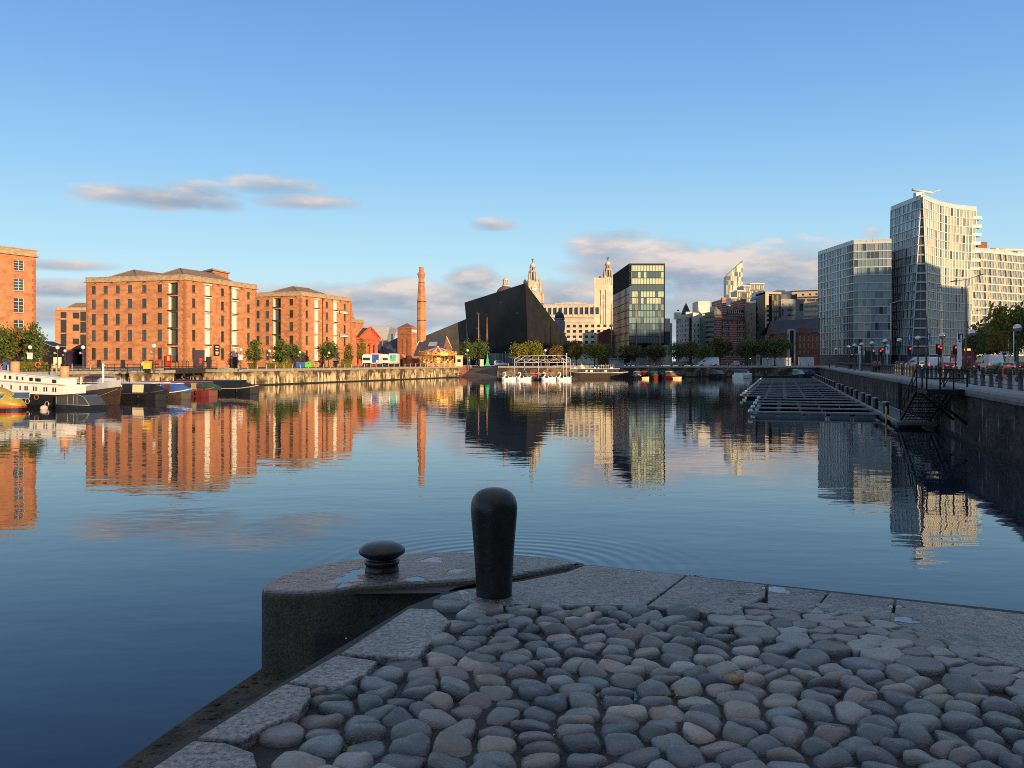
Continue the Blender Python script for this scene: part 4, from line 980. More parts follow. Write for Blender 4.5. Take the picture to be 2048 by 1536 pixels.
def clock_tower(xp, D, ys, label, cat_face, k=1.0, clock=True):
    c = (px(xp, D), D); z = lambda y: pz(y, D); s = D/F
    rt = root('clock_tower', label, 'tower', (*c, 0)); rot = .35
    def sq(mb, hw, z0, z1, m=0): mb.lathe([(hw*1.414,z0),(hw*1.414,z1)], (c[0],c[1],0), 4, m, False, rot=math.pi/4+rot)
    yb, yd, yl, yc, yt, yk, yw = ys        # bird, dome top, dome foot, lantern foot, columns foot, clock foot, shoulder
    mb = MB(); sq(mb, 17*s, 0, z(yw)); sq(mb, 15.6*s, z(yw), z(yw-2)); sq(mb, 13.2*s, z(yw-2), z(yk)); sq(mb, 12.2*s, z(yk), z(yt+4)); sq(mb, 12.8*s, z(yt+4), z(yt))
    for i in range(4):
        a = math.pi/4+rot+i*math.pi/2; q = (c[0]+math.cos(a)*11.6*1.414*s, c[1]+math.sin(a)*11.6*1.414*s)
        mb.lathe([(3.2*s,z(yk)),(3.2*s,z(yt+1)),(3.8*s,z(yt+.5)),(3.4*s,z(yt-2)),(1.8*s,z(yt-5)),(.3*s,z(yt-6))], (q[0],q[1],0), 8, 0, False)
        q = (c[0]+math.cos(a)*15.4*1.414*s, c[1]+math.sin(a)*15.4*1.414*s)
        mb.lathe([(3.4*s,0),(3.4*s,z(yw-1)),(3.8*s,z(yw-1.5)),(2.6*s,z(yw-4)),(.4*s,z(yw-6))], (q[0],q[1],0), 8, 0, False)
    part(mb, 'wall', portd, rt)
    mb = MB(); mb.lathe([(8.2*s,z(yt)),(8.2*s,z(yt-3)),(4.0*s,z(yt-3)),(4.0*s,z(yc+3)),(7.6*s,z(yc+3)),(7.6*s,z(yc+1))], (c[0],c[1],0), 8, 0, False)
    ring_cols(mb, c, 7.4*s, z(yt-2), z(yc+1), 8, 1.5*s); ring_cols(mb, c, 10*s, z(yt), z(yc+6), 4, 1.9*s); part(mb, 'belfry', portd, rt)
    mb = MB(); mb.lathe([(6.2*s,z(yc+1)),(6.2*s,z(yc-.5)),(2.6*s,z(yc-.6)),(2.6*s,z(yl+2)),(5.6*s,z(yl+1.8)),(6*s,z(yl))], (c[0],c[1],0), 8, 0, False); ring_cols(mb, c, 5*s, z(yc), z(yl+1.5), 8, 1.0*s); part(mb, 'lantern', portd, rt)
    mb = MB(); h = z(yd)-z(yl); mb.lathe([(5.5*s,z(yl)),(5.1*s,z(yl)+h*.35),(4.1*s,z(yl)+h*.65),(2.4*s,z(yl)+h*.9),(.5*s,z(yd))], (c[0],c[1],0), 14); part(mb, 'dome', port, rt)
    part(bird(c, z(yd)-.1, z(yb), cat_face), 'bird_statue', verdi, rt)
    if clock:
        a = -math.pi/2+rot
        for a in (-math.pi/2+rot, rot):
            n = Vector((math.cos(a), math.sin(a), 0)); t = Vector((-n.y, n.x, 0)); cc = Vector((c[0],c[1],z((yt+yk)/2+2)))+n*12.5*s; r = 6.6*s
            mb = MB(); mb.loft([[cc+n*o+t*math.cos(b_)*r+Vector((0,0,math.sin(b_)*r)) for b_ in [2*math.pi*i/24 for i in range(24)]] for o in (-.3,.25)], 0, False)
            for i in range(12):
                b_ = 2*math.pi*i/12; u_ = t*math.cos(b_)+Vector((0,0,math.sin(b_))); mb.tube([cc+n*.3+u_*r*.66, cc+n*.3+u_*r*.92], .22, 4, 1)
            for b_, l_ in ((2.3,.6),(.9,.45)): u_ = t*math.cos(b_)+Vector((0,0,math.sin(b_))); mb.tube([cc+n*.33, cc+n*.33+u_*r*l_], .25, 4, 1)
            mb.loft([[cc+n*o+t*math.cos(b_)*r*kk+Vector((0,0,math.sin(b_)*r*kk)) for b_ in [2*math.pi*i/24 for i in range(24)]] for o, kk in ((.0,1.1),(.28,1.1),(.28,1.0),(.0,1.0))], 1, False)
            part(mb, 'clock_face', [mat('clock_white', (.82,.76,.6), .4, 0), mat('clock_black', (.05,.045,.04), .6, 0)], rt)
    return rt
clock_tower(1065, 520, (516.5,526,533.5,542,564,585,592), 'pale stone clock tower with a bird on its dome beside the black building', 1)
clock_tower(1215.5, 580, (513.5,522.5,529.5,538,557,577,583), 'top of a second bird-crowned stone tower peeping over the square tower', 1, clock=False)

# pale stone office palace
rt = root('stone_palace', 'long pale stone office block with a row of tall attic windows', 'building', (px(1140,444), 450, 0))
D = 440; q0, q1 = P2(1072,444), P2(1187.5,438); z = lambda y: pz(y, D); LP = math.hypot(q1[0]-q0[0], q1[1]-q0[1]); sp_ = lambda x: online(q0, q1, x)
ops = []
for i in range(11): s = sp_(1088+i*10.6); ops += [(s-.85, s+.85, z(629), z(615), .5)]
for i in range(10): s = sp_(1112+i*12.2); ops += [(s-.8, s+.8, z(655), z(649.5), .35), (s-.8, s+.8, z(665.5), z(660), .35), (s-.8, s+.8, z(676), z(671), .35), (s-.8, s+.8, z(688), z(682), .35), (s-.8, s+.8, z(700), z(694), .35)]
mb = MB(); facade(mb, q0, q1, 0, z(612), ops, 0); mb.prism([(q0[0],q0[1]+.05),(q1[0],q1[1]+.05),(q1[0],q1[1]+16),(q0[0],q0[1]+16)], 0, z(612.5), 0) if False else None
facade(mb, q1, (q1[0]+1,q1[1]+16), 0, z(612), [], 0); facade(mb, (q0[0],q0[1]+16), q0, 0, z(612), [], 0)
mb.prism([q0, q1, (q1[0],q1[1]+16), (q0[0],q0[1]+16)], z(612)+.003, z(610.8), 0)
for y0_, y1_, o_ in ((634.5,632,.6),(637.5,635.5,.3),(645,643.5,.25)): mb.seg(q0, q1, .5, z(y0_), z(y1_), 0, o_)
for i in range(12): s = sp_(1083+i*10.6); mb.seg(at(q0,q1,s-.35), at(q0,q1,s+.35), .3, z(631), z(613), 0, .25)
for i in range(46): s = 1+i*LP/47; mb.seg(at(q0,q1,s), at(q0,q1,s+.35), .4, z(610.8)+.003, z(608.6), 0, -.1)
mb.seg(at(q0,q1,.5), at(q0,q1,LP-.5), .5, z(608.6)+.003, z(608), 0, -.05)
s = sp_(1140); mb.seg(at(q0,q1,s-7.6), at(q0,q1,s+7.6), 3, z(608)+.003, z(606), 0, 0); mb.seg(at(q0,q1,s-4), at(q0,q1,s+4), 2.5, z(606)+.003, z(604.6), 0, 0)
part(mb, 'wall', port, rt); windows(rt, q0, q1, ops, (1,2), [dglass, dglass2], dframe, .4)
# small shaded turret with a cupola
c = (px(1119,385), 385); z = lambda y: pz(y, 385)
rt = root('domed_turret', 'shaded grey stone turret with a small domed cupola', 'turret', (*c, 0))
mb = MB(); mb.lathe([(2.6,0),(2.6,z(668)),(3.0,z(667)),(2.2,z(665)),(2.1,z(640)),(2.5,z(638)),(2.4,z(636.5)),(2.1,z(636))], (c[0],c[1],0), 8, 0, False)
for i in range(8): a = (i+.5)*math.pi/4; mb.box(c[0]+math.cos(a)*2.1-.35,c[0]+math.cos(a)*2.1+.35,c[1]+math.sin(a)*2.1-.35,c[1]+math.sin(a)*2.1+.35,z(660),z(642))
part(mb, 'wall', grey, rt); mb = MB(); mb.lathe([(2.1,z(636)),(2.0,z(631)),(1.5,z(626.5)),(.8,z(623.5)),(.4,z(622)),(.4,z(619.5)),(.05,z(617.5))], (c[0],c[1],0), 12); part(mb, 'cupola', slate, rt)

# square ventilation tower
D = 455; z = lambda y: pz(y, D)
rt = root('square_tower', 'square buff stone tower with a fluted crown and tall slots', 'tower', (px(1208,D), D+6, 0))
v0, v1 = P2(1188.5,D), P2(1228,D); LV = v1[0]-v0[0]; x_ = lambda x: px(x, D)-v0[0]
ops = [(x_(1200),x_(1201.8),z(648),z(581),.5),(x_(1209.8),x_(1211.6),z(648),z(581),.5),(x_(1203.6),x_(1208),z(600),z(590),.35),(x_(1204.3),x_(1207.3),z(648),z(602.5),.3)]
mb = MB(); facade(mb, v0, v1, 0, z(569.5), ops, 0)
facade(mb, v1, (v1[0]+1.5,D+12), 0, z(569.5), [], 0); facade(mb, (v0[0]+1,D+12), v0, 0, z(569.5), [], 0)
for o in ops: mb.seg((v0[0]+o[0],D),(v0[0]+o[1],D), .05, o[2], o[3], 1, -(o[4]-.02))
mb.prism([(v0[0]+.2,D+.2),(v1[0]-.2,D+.2),(v1[0]+1.3,D+11.8),(v0[0]+1.2,D+11.8)], z(569.5)+.003, z(556), 0)
for i in range(10):
    xx = v0[0]+.05+i*(LV-.1)/10; mb.box(xx, xx+LV/10*.62, D-.12, D+.199, z(569.5)+.003, z(555.2), 0)
for k_ in range(9): mb.box(v0[0]+1.2+k_*.72, v0[0]+1.55+k_*.72, D-.06, D-.002, z(574.5), z(572.5), 0)
for x in (1200.9,1210.7): mb.box(px(x,D)-.45, px(x,D)+.45, D-.25, D-.002, z(581), z(579.8), 1)
part(mb, 'wall', [port, portd], rt)
mb = MB(); mb.box(px(1166.5,451), px(1228,451), 449, 454.5, 0, z(660.5), 0); mb.box(px(1164.5,451), px(1229,451), 448.6, 454.6, z(660.5)+.003, z(658.6), 0); part(mb, 'base', port, rt)
rt = root('gabled_brick_building', 'dark red brick gabled building in shade at the foot of the square tower', 'building', (px(1215,384), 384, 0))
mb = solid([(px(1197,384),384,0),(px(1234,384),384,0),(px(1234,384),384,pz(672,384)),(px(1219,384),384,pz(656.5,384)),(px(1197,384),384,pz(667,384))], 6); part(mb, 'wall', mat('gable_red_brick', (.17,.06,.045), .85, .2, 1), rt)  # dark red brick of the gable
mb = MB(); mb.box(px(1188,383),px(1193,383),382.9,383.6,pz(670,383),pz(665.5,383)); part(mb, 'window', dglass2, rt)

# ------------------------------------------------------------------ curtain walls
paneL = [mat('pane_bright', (.46,.52,.34), .18, 0, spec=.5), mat('pane_mid', (.20,.29,.27), .08, 0, spec=.7), mat('pane_dark', (.07,.11,.115), .05, 0, spec=.8), mat('pane_teal', (.12,.24,.24), .06, 0, spec=.8)]
def curtain(p0, p1, zs, ncol, fr, panes, pick, mull=.12, slab=.25, proud=.14, lean=0.0, z_lo=None, name='glazing', skew=0.0):
    """floor by floor glazing parts and one frame part; pick(i, j) -> pane material index, None leaves a gap"""
    dx, dy = p1[0]-p0[0], p1[1]-p0[1]; L = math.hypot(dx, dy); fm = MB(); fl = []
    pt = lambda s, o, z: (*at(p0, p1, s, o), z)
    for j in range(len(zs)-1):
        z0, z1 = zs[j], zs[j+1]; g = MB(); w = L/ncol
        for i in range(ncol):
            k = pick(i, j)
            if k is None: continue
            g.quad(pt(i*w,-.02,z0+slab/2), pt((i+1)*w,-.02,z0+slab/2), pt((i+1)*w,-.02,z1-slab/2), pt(i*w,-.02,z1-slab/2), k)
        fl.append(g)
        fm.seg(p0, p1, proud+.05, z0-slab/2, z0+slab/2, 0, proud)
        for i in range(ncol+1):
            if mull > 0: 
                a, b_ = max(0,i*w-mull/2), min(L,i*w+mull/2); sk = skew*w
                q = [pt(a,proud*.8,z0+slab/2+.002), pt(b_,proud*.8,z0+slab/2+.002), pt(min(L,b_+sk),proud*.8,z1-slab/2-.002), pt(min(L,a+sk),proud*.8,z1-slab/2-.002)]
                r_ = [pt(a,-.03,z0+slab/2+.002), pt(b_,-.03,z0+slab/2+.002), pt(min(L,b_+sk),-.03,z1-slab/2-.002), pt(min(L,a+sk),-.03,z1-slab/2-.002)]
                fm.loft([q, r_], 0, False)
    fm.seg(p0, p1, proud+.05, zs[-1]-slab/2, zs[-1]+slab/2, 0, proud)
    return fm, fl
rt = root('glass_office_block', 'tall green glass office block with a black flank and pale blinds near its top', 'building', (px(1290,335), 340, 0))
D = 330; g0, g1, gl = P2(1258.5,D), P2(1328,D), P2(1226,374)
z = lambda y: pz(y, D); zt = z(527); zb = z(686); nf = 12
zs = [zb + (zt-.55-zb)*j/nf for j in range(nf+1)]
rnd = random.Random(8)
def pick(i, j):
    jj = nf-1-j
    if jj == 0: return 0
    if jj == 1: return 2 if rnd.random() > .25 else 0
    if jj == 2: return 0 if rnd.random() > .1 else 2
    if jj == 3: return 2
    if jj in (4,5): return 0 if rnd.random() > (.18 if jj == 4 else .3) else 2
    if j == 0: return 2
    return rnd.choice([1,1,3,1,2]) if j > 2 else rnd.choice([2,2,3])  # lower floors get dark panes, a reflection's dark foot put into colour
frm = mat('dark_mullion', (.02,.025,.025), .4, 0)
fm, fl = curtain(g0, g1, zs, 12, frm, paneL, pick, mull=.10, slab=.28, proud=.08)
part(fm, 'frame', frm, rt)
for g in fl: part(g, 'glazing', paneL, rt)
sidecol = [mat('pane_pink', (.26,.08,.12), .35, 0, spec=.25), mat('pane_green', (.08,.13,.05), .35, 0, spec=.25), mat('pane_violet', (.08,.07,.15), .35, 0, spec=.25), mat('side_glass_dark', (.02,.022,.028), .3, 0, spec=.25), mat('side_glass_blue', (.03,.045,.07), .3, 0, spec=.25)]  # random tinted panes stand in for reflections in the side glass
zs2 = [3.5 + (zt-8.5-3.5)*j/9 for j in range(10)]
fm, fl = curtain(gl, g0, zs2, 14, frm, sidecol, lambda i, j: rnd.choice([3,4,3,0,1,2]) if j > 2 else rnd.choice([3,3,4]), mull=.12, slab=.2, proud=.08)
mblk = mat('matt_black', (.010,.011,.013), .9, .1, spec=.1)
part(fm, 'frame', mblk, rt)
for g in fl: part(g, 'glazing', sidecol, rt)
mb = MB(); mb.seg(gl, g0, 2.5, zt-8.35, zt, 0, .05); mb.seg(g0, g1, 2, zt-.40, zt, 0, .1); mb.prism([(g0[0]+.1,D+.3),(g1[0]-.1,D+.3),(g1[0]+2,372),(gl[0]+.4,373.5)], zb-1, zt-.3, 0)
mb.prism([(g0[0]+1.5,D+3),(g1[0]-1.5,D+3),(g1[0]+.5,370),(gl[0]+2,372)], 0, zb-1.003, 0); mb.seg((g1[0]-.02,D),(g1[0]+.3,D), .4, zb-.2, zt, 0, .16)
part(mb, 'wall', mblk, rt)
for x in (1264,1280,1296,1312,1325): mb = MB(); mb.lathe([(.35,0),(.35,zb-1.01)], (px(x,D),D+1.2,0), 10); part(mb, 'column', grey, rt)
mb = MB()
for i in range(7): mb.seg((px(1262+i*9,D+2.9),D+2.9),(px(1269+i*9,D+2.9),D+2.9), .05, .4, 4.2, i % 2)
part(mb, 'shop_front', [dglass2, mat('teal_shopglass', (.07,.13,.13), .1, 0)], rt)

# pale towers far away
rt = root('pale_tower_block', 'plain pale tower block far off beside the glass office block', 'building', (px(1334,500), 505, 0))
mb = MB(); mb.box(px(1325,500),px(1340,500),500,512,0,pz(637,500)); mb.box(px(1340.3,500),px(1345.5,500),502,512,0,pz(646,500)); part(mb, 'wall', mat('pale_concrete', (.36,.34,.28), .8, .1, .3), rt)
mb = MB(); mb.box(px(1326,499.9),px(1340,499.9),499.85,499.99,pz(690,500),pz(663,500)); part(mb, 'window_band', dglass2, rt)

def block(rt, poly, z0, z1, m, name='wall'):
    mb = MB(); mb.prism(poly, z0, z1, 0); return part(mb, name, m, rt)
def grid_ops(x0, x1, n, ys, D, p0, p1, w, dep=.25):
    o = []
    for i in range(n):
        s = online(p0, p1, x0+(x1-x0)*i/max(1,n-1))
        for ya, yb in ys: o.append((s-w/2, s+w/2, pz(yb,D), pz(ya,D), dep))
    return o
def simple_building(name, label, faces, H, m, D, gm=None, roof=None, cat='building', top=None):
    """faces: consecutive plan points with their window grids"""
    c = (sum(f[0][0] for f in faces)/len(faces), sum(f[0][1] for f in faces)/len(faces))
    rt = root(name, label, cat, (*c, 0)); mb = MB(); n = len(faces)
    for i, (p, ops) in enumerate(faces):
        facade(mb, p, faces[(i+1)%n][0], 0, H, ops, 0)
    mb.add([(*f[0], H-.02) for f in faces], [tuple(range(n))], 0)
    part(mb, 'wall', m, rt)
    for i, (p, ops) in enumerate(faces):
        if ops: windows(rt, p, faces[(i+1)%n][0], ops, (0,0), gm or [dglass, dglass2], dframe, .25)
    return rt
wst = stonecol('white_stone', (.62,.60,.52)); wst2 = stonecol('grey_white_stone', (.42,.42,.41))
# two white blocks; sunlight on the first one's top is put into whiter stone
D = 380; a, b_, c_ = P2(1352,395), P2(1378,373), P2(1386,385)
rt = simple_building('white_stone_block', 'white stone block with corner turrets and a small black spire', [(a, grid_ops(1355,1376,5,[(640+i*9.5,645+i*9.5) for i in range(8)],383,a,b_,1.2)), (b_, []), (c_, []), ((a[0]+6,a[1]+16), [])], pz(637,383), wst2, D)
mb = MB()
for x, dd, yt in ((1354.5,391,625),(1377,375,624),(1362,401,630)): mb.box(px(x,dd)-1.3,px(x,dd)+1.3,dd-1.3,dd+1.3,pz(637,383)+.003,pz(yt,dd))
mb.box(px(1358,387),px(1376,387),386,392,pz(637,383)+.003,pz(629,385)); part(mb, 'turret', wst, rt)
mb = MB(); sx_, sd = px(1372,390), 390; mb.lathe([(2.0,pz(626,sd)),(1.7,pz(622,sd)),(.9,pz(613,sd)),(.12,pz(606,sd)),(.05,pz(601,sd))], (sx_,sd,0), 6, 0, False); mb.lathe([(2.1,pz(630,sd)),(2.1,pz(626,sd))], (sx_,sd,0), 6, 0, False); part(mb, 'spire', slate, rt)
a, b_, c_ = P2(1378.5,383), P2(1386,369), P2(1414,379)
rt = simple_building('white_stone_block', 'taller white block with a plain sunlit upper storey beside the spire', [(a, []), (b_, grid_ops(1390,1411,4,[(648+i*11,654+i*11) for i in range(5)],373,b_,c_,1.3)), (c_, []), ((a[0]+8,a[1]+14), [])], pz(626,373), wst, D)
mb = MB(); mb.box(px(1392.5,379),px(1415.5,379),375,387,pz(626,373)+.003,pz(603.5,379)); mb.box(px(1415.6,381),px(1427,381),379,387,pz(640,381),pz(614,381)); part(mb, 'roof_house', wst, rt)
mb = MB(); 
for x, y in ((1396,607),(1396,615),(1411,607),(1397,628)): mb.box(px(x,375)-.5,px(x,375)+.5,419.9,420.2,pz(y+3,375),pz(y,375))
part(mb, 'window', dglass, rt)
# teal and grey glass fronts
a, b_ = P2(1392.5,377), P2(1409,370)
rt = root('teal_glass_building', 'narrow teal glass building in shade', 'building', (a[0], 377, 0))
zs = [pz(720,372)+(pz(636,372)-pz(720,372))*j/8 for j in range(9)]
fm, fl = curtain(a, b_, zs, 6, frm, paneL, lambda i, j: rnd.choice([3,3,1,2]), mull=.08, slab=.3, proud=.06)
part(fm, 'frame', steel, rt)
for g in fl: part(g, 'glazing', paneL, rt)
block(rt, [(a[0],a[1]+.1),(b_[0],b_[1]+.1),(b_[0]+2,b_[1]+14),(a[0]+2,a[1]+14)], 0, pz(636,372)-.3, grey)
a, b_ = P2(1409.5,370), P2(1428,358)
rt = root('grey_banded_building', 'grey office building with long window bands beside the striped building', 'building', (a[0], 370, 0))
mb = MB(); zz = [pz(y,364) for y in (720,708,698,688,678,668,658,648,638,628)]; ops = [(.6, 12.0, zz[j]+.3, zz[j+1]-.9, .3) for j in range(9)]
facade(mb, a, b_, 0, pz(624,364), ops, 0); facade(mb, b_, (b_[0]+3,b_[1]+16), 0, pz(624,364), [], 0); part(mb, 'wall', grey, rt); windows(rt, a, b_, ops, (0,0), [dglass2, dglass], dframe, .3, 'window_band')

# striped red and white building
stripe = bpy.data.materials.new('striped_brick_and_stone'); stripe.use_nodes = True
nt = stripe.node_tree; bb = nt.nodes['Principled BSDF']; bb.inputs['Roughness'].default_value = .85
g = nt.nodes.new('ShaderNodeNewGeometry'); sx = nt.nodes.new('ShaderNodeSeparateXYZ'); nt.links.new(g.outputs['Position'], sx.inputs[0])
st = nm('GREATER_THAN', nm('FRACT', nm('MULTIPLY', sx.outputs[2], 1.05)), .55)
nt.links.new(mixc(st, (.27,.065,.045), (.40,.31,.25)), bb.inputs['Base Color']); MATS['stripe'] = stripe
D = 370; a, b_, c_ = P2(1423,384), P2(1433,368), P2(1495,370); z = lambda y: pz(y, D)
opsF = []
for x in (1440,1447,1456,1464,1474,1481,1489):
    s = online(b_, c_, x); opsF += [(s-.6,s+.6,z(yb),z(ya),.25) for ya, yb in ((643,648.5),(653,660),(665,672),(677,684),(690,697),(703,712))]
rt = root('striped_building', 'red and white striped building with a domed corner turret and banded chimneys', 'building', (px(1460,D), 376, 0))
opsL = grid_ops(1426,1431,2,[(643,648.5),(653,660),(665,672),(677,684)],376,a,b_,1.1)
mb = MB(); facade(mb, a, b_, 0, z(640), opsL, 0); facade(mb, b_, c_, 0, z(640), opsF, 0); facade(mb, c_, (c_[0]+2,386), 0, z(640), [], 0)
mb.seg(b_, c_, .5, z(640)+.003, z(638.5), 1, .4); mb.seg(b_, c_, .3, z(651.5), z(649.8), 1, .35); mb.seg(at(b_,c_,online(b_,c_,1466)-1.6), at(b_,c_,online(b_,c_,1466)+1.6), .6, z(706), z(652), 0, .5)
part(mb, 'wall', [stripe, mat('red_terracotta', (.32,.06,.05), .8, .1)], rt); windows(rt, b_, c_, opsF, (1,1), dglass, wframe, .25); windows(rt, a, b_, opsL, (1,1), dglass, wframe, .25)
mb = MB(); mb.lathe([(2.3,z(700)),(2.3,z(633)),(2.6,z(632)),(2.3,z(631))], (px(1432,367),367,0), 10, 0, False); part(mb, 'turret', stripe, rt)
mb = MB(); mb.lathe([(2.3,z(631)),(2.2,z(626)),(1.6,z(621)),(.7,z(617.5)),(.1,z(614)),(.05,z(607))], (px(1432,367),367,0), 12); part(mb, 'cupola', mat('lead_dome', (.14,.155,.16), .5, .1), rt)
mb = MB(); r0, r1 = (px(1428,382),382,z(611)), (px(1495,382),382,z(611)); mb.add([(b_[0],b_[1],z(638.4)),(c_[0],c_[1],z(638.4)),r1,r0,(a[0],a[1],z(639)),(c_[0]+2,394,z(638.4)),(a[0]+2,396,z(638.4))], [(0,1,2,3),(4,0,3),(3,2,5,6)]); part(mb, 'roof', slate, rt)
mb = MB()
for y0_, y1_, x0_, x1_, dd in ((626,617.5,1449,1493,375),(636,630,1451,1493,372)):
    mb.box(px(x0_,dd),px(x1_,dd),dd,dd+5,z(y0_),z(y1_),0); mb.box(px(x0_-.8,dd),px(x1_,dd),dd-.4,dd+5,z(y1_)+.003,z(y1_-1),1)
    for i in range(11): xx = px(x0_+1.4+i*(x1_-x0_-2)/11,dd); mb.box(xx, xx+.55, dd-.06, dd-.002, z(y0_-1.6), z(y1_+1.6), 2)
part(mb, 'dormer', [cream, mat('dormer_lead', (.2,.19,.18), .6, .1), dglass], rt)
for x in (1446.5,1486):
    mb = MB(); mb.box(px(x-4,374.6)-.0,px(x+4,374.6),373,392.9,z(640) if x < 1450 else z(620),z(597),0); mb.box(px(x-4.8,374.6),px(x+4.8,374.6),372.7,375.1,z(597)+.003,z(595.5),1); mb.box(px(x-3.6,374.6),px(x+3.6,374.6),373.2,374.7,z(595.5)+.003,z(593.8),1)
    part(mb, 'chimney', [mat('chimney_stripe', (.44,.11,.05), .85, .1) if False else stripe, brick], rt)

# slant-topped tower and its stepped wing
unity = [mat('unity_pale', (.55,.52,.38), .35, 0), mat('unity_dark', (.10,.11,.11), .12, 0), mat('unity_grey', (.28,.28,.25), .3, 0)]
D = 560; z = lambda y: pz(y, D)
rt = root('slant_topped_tower', 'slim tower with a steep slanting glass top and chequered panels', 'tower', (px(1468,D), D+6, 0))
u0, u1 = P2(1452,553), P2(1485,562); LU = math.hypot(u1[0]-u0[0],u1[1]-u0[1]); n = 14
mb = MB(); zl, zr = z(553), z(521)
for j in range(40):
    z0_, z1_ = j*2.9, (j+1)*2.9
    for i in range(n):
        s0_, s1_ = LU*i/n, LU*(i+1)/n; lim = zl+(zr-zl)*(i+.5)/n
        if z0_ > lim: continue
        zt_ = min(z1_, lim); k = rnd.choice([0,0,2,1]) if i > 2 else rnd.choice([1,2,1])
        mb.quad((*at(u0,u1,s0_),z0_),(*at(u0,u1,s1_),z0_),(*at(u0,u1,s1_),zt_-.25),(*at(u0,u1,s0_),zt_-.25), k); mb.quad((*at(u0,u1,s0_),zt_-.25),(*at(u0,u1,s1_),zt_-.25),(*at(u0,u1,s1_),zt_),(*at(u0,u1,s0_),zt_), 2)
part(mb, 'facade_panels', unity, rt)
mb = MB(); e = .3; f_ = [(u0[0]+.02,u0[1]+e,0),(u1[0],u1[1]+e,0),(u1[0],u1[1]+e,zr-.3),(u0[0]+.02,u0[1]+e,zl-.3)]; mb.loft([f_, [(p[0]+1.5,p[1]+12,p[2]) for p in f_]], 0, False)
mb.tube([(u0[0],u0[1],zl),(u1[0],u1[1],zr)], .3, 4); part(mb, 'wall', mat('unity_core', (.20,.20,.19), .4, .1), rt)
D = 480; z = lambda y: pz(y, D)
rt = root('stepped_glass_building', 'sunlit glass building stepping up to the right below the slanted tower', 'building', (px(1490,D), D+8, 0))
steps = [(1447,1462,612),(1462,1474,597),(1474,1487,583),(1487,1500,573),(1500,1528,568.5)]
mb = MB()
for x0_, x1_, y_ in steps: mb.box(px(x0_,D),px(x1_,D)-.01,D,D+14,0,z(y_),0); mb.box(px(x0_,D)-.2,px(x1_,D)+.2,D-.4,D+14,z(y_)+.003,z(y_)+.6,1)
part(mb, 'wall', [mat('unity_wing', (.13,.135,.125), .3, .15), cream], rt)
for x0_, x1_, y_ in steps:
    mb = MB(); k = int((z(y_))/3.1)
    for j in range(k):
        nn = max(2, int((x1_-x0_)/3.2))
        for i in range(nn):
            xa = px(x0_,D)+(px(x1_,D)-px(x0_,D))*(i+.12)/nn; xb = px(x0_,D)+(px(x1_,D)-px(x0_,D))*(i+.72)/nn; zt_ = z(y_)-.6-j*3.1
            mb.box(xa, xb, D-.15, D-.003, zt_-2.3, zt_, rnd.choice([0,0,1,0,2]))
    part(mb, 'facade_panels', unity, rt)
# grey office with the glass stair and tan pier
D = 358; z = lambda y: pz(y, D); greyc = mat('grey_cladding', (.17,.165,.16), .5, .12, .4); brownc = mat('brown_cladding', (.21,.175,.13), .6, .12, .4); tan = mat('tan_stone', (.52,.40,.26), .8, .08, .6); dk = mat('dark_cladding', (.05,.05,.055), .4, .15, .5)
rt = root('grey_office_block', 'grey office block with a tan pier and a glass stair tower', 'building', (px(1545,D), D+8, 0))
a, b_ = P2(1493,366), P2(1511.5,359); s_ = lambda x: online(a, b_, x)
ops = []
for y in (626.5,636,648,659,669,684):
    for x in (1497,1500,1503,1508): 
        if rnd.random() > .15: ops.append((s_(x)-.28, s_(x)+.28, z(y+2), z(y-2), .15))
mb = MB(); facade(mb, a, b_, 0, z(605), ops, 0); facade(mb, (a[0]+2,382), a, 0, z(605), [], 0); mb.add([(*a,z(605)),(*b_,z(605)),(b_[0],380,z(605)),(a[0]+2,382,z(605))], [(0,1,2,3)], 0)
part(mb, 'wall', brownc, rt); windows(rt, a, b_, ops, (0,0), [cream, dglass2, dglass], dframe, .15)
a, b_ = P2(1511.7,359.5), P2(1530.5,352); s_ = lambda x: online(a,b_,x)
ops = [(s_(1512.5),s_(1517),z(y+4),z(y-4),.25) for y in (618,645,658)] + [(s_(1513),s_(1516.5),z(638),z(626),.25)]
mb = MB(); f_ = [(*a,0),(*b_,0),(*b_,z(589)),(*a,z(597))]; facade(mb, a, b_, 0, z(597), ops, 0); mb.loft([[(*a,z(597)+.003),(*b_,z(597)+.003),(*b_,z(590))],[(a[0]+1,372,z(597)+.003),(b_[0],372,z(597)+.003),(b_[0],372,z(590))]], 0, False); part(mb, 'dark_wall', dk, rt); windows(rt, a, b_, ops, (0,0), dglass, dframe, .25)
mb = MB(); mb.box(px(1530.7,352),px(1537.5,352),352,366,0,z(586),0); mb.box(px(1530.7,352),px(1563,352),352.2,366,z(590),z(586)-.01,0); part(mb, 'tan_pier', tan, rt)
mb = MB(); mb.box(px(1537.6,353),px(1543.5,353),353.5,366,0,z(590)-.01,0); part(mb, 'recessed_wall', dk, rt)
mb = MB()
for i in range(7): mb.box(px(1534.6,351.9)-.25,px(1534.6,351.9)+.9,351.9,352.2,z(612+i*9+5),z(612+i*9))
part(mb, 'slit_window', dglass, rt)
a, b_ = P2(1543.6,351), P2(1562,351); zs = [z(y) for y in (712,702,690,676,662,649,636,625,614,603,592)]
pk = [mat('stair_glass', (.22,.20,.13), .1, 0), mat('stair_glass_dark', (.06,.06,.055), .08, 0), mat('stair_glass_red', (.20,.07,.05), .15, 0)]
fm, fl = curtain(a, b_, zs, 4, frm, pk, lambda i, j: rnd.choice([0,0,1,2]) if i in (1,2) else rnd.choice([0,1]), mull=.1, slab=.3, proud=.1)
part(fm, 'frame', frm, rt)
for g in fl: part(g, 'stair_glazing', pk, rt)
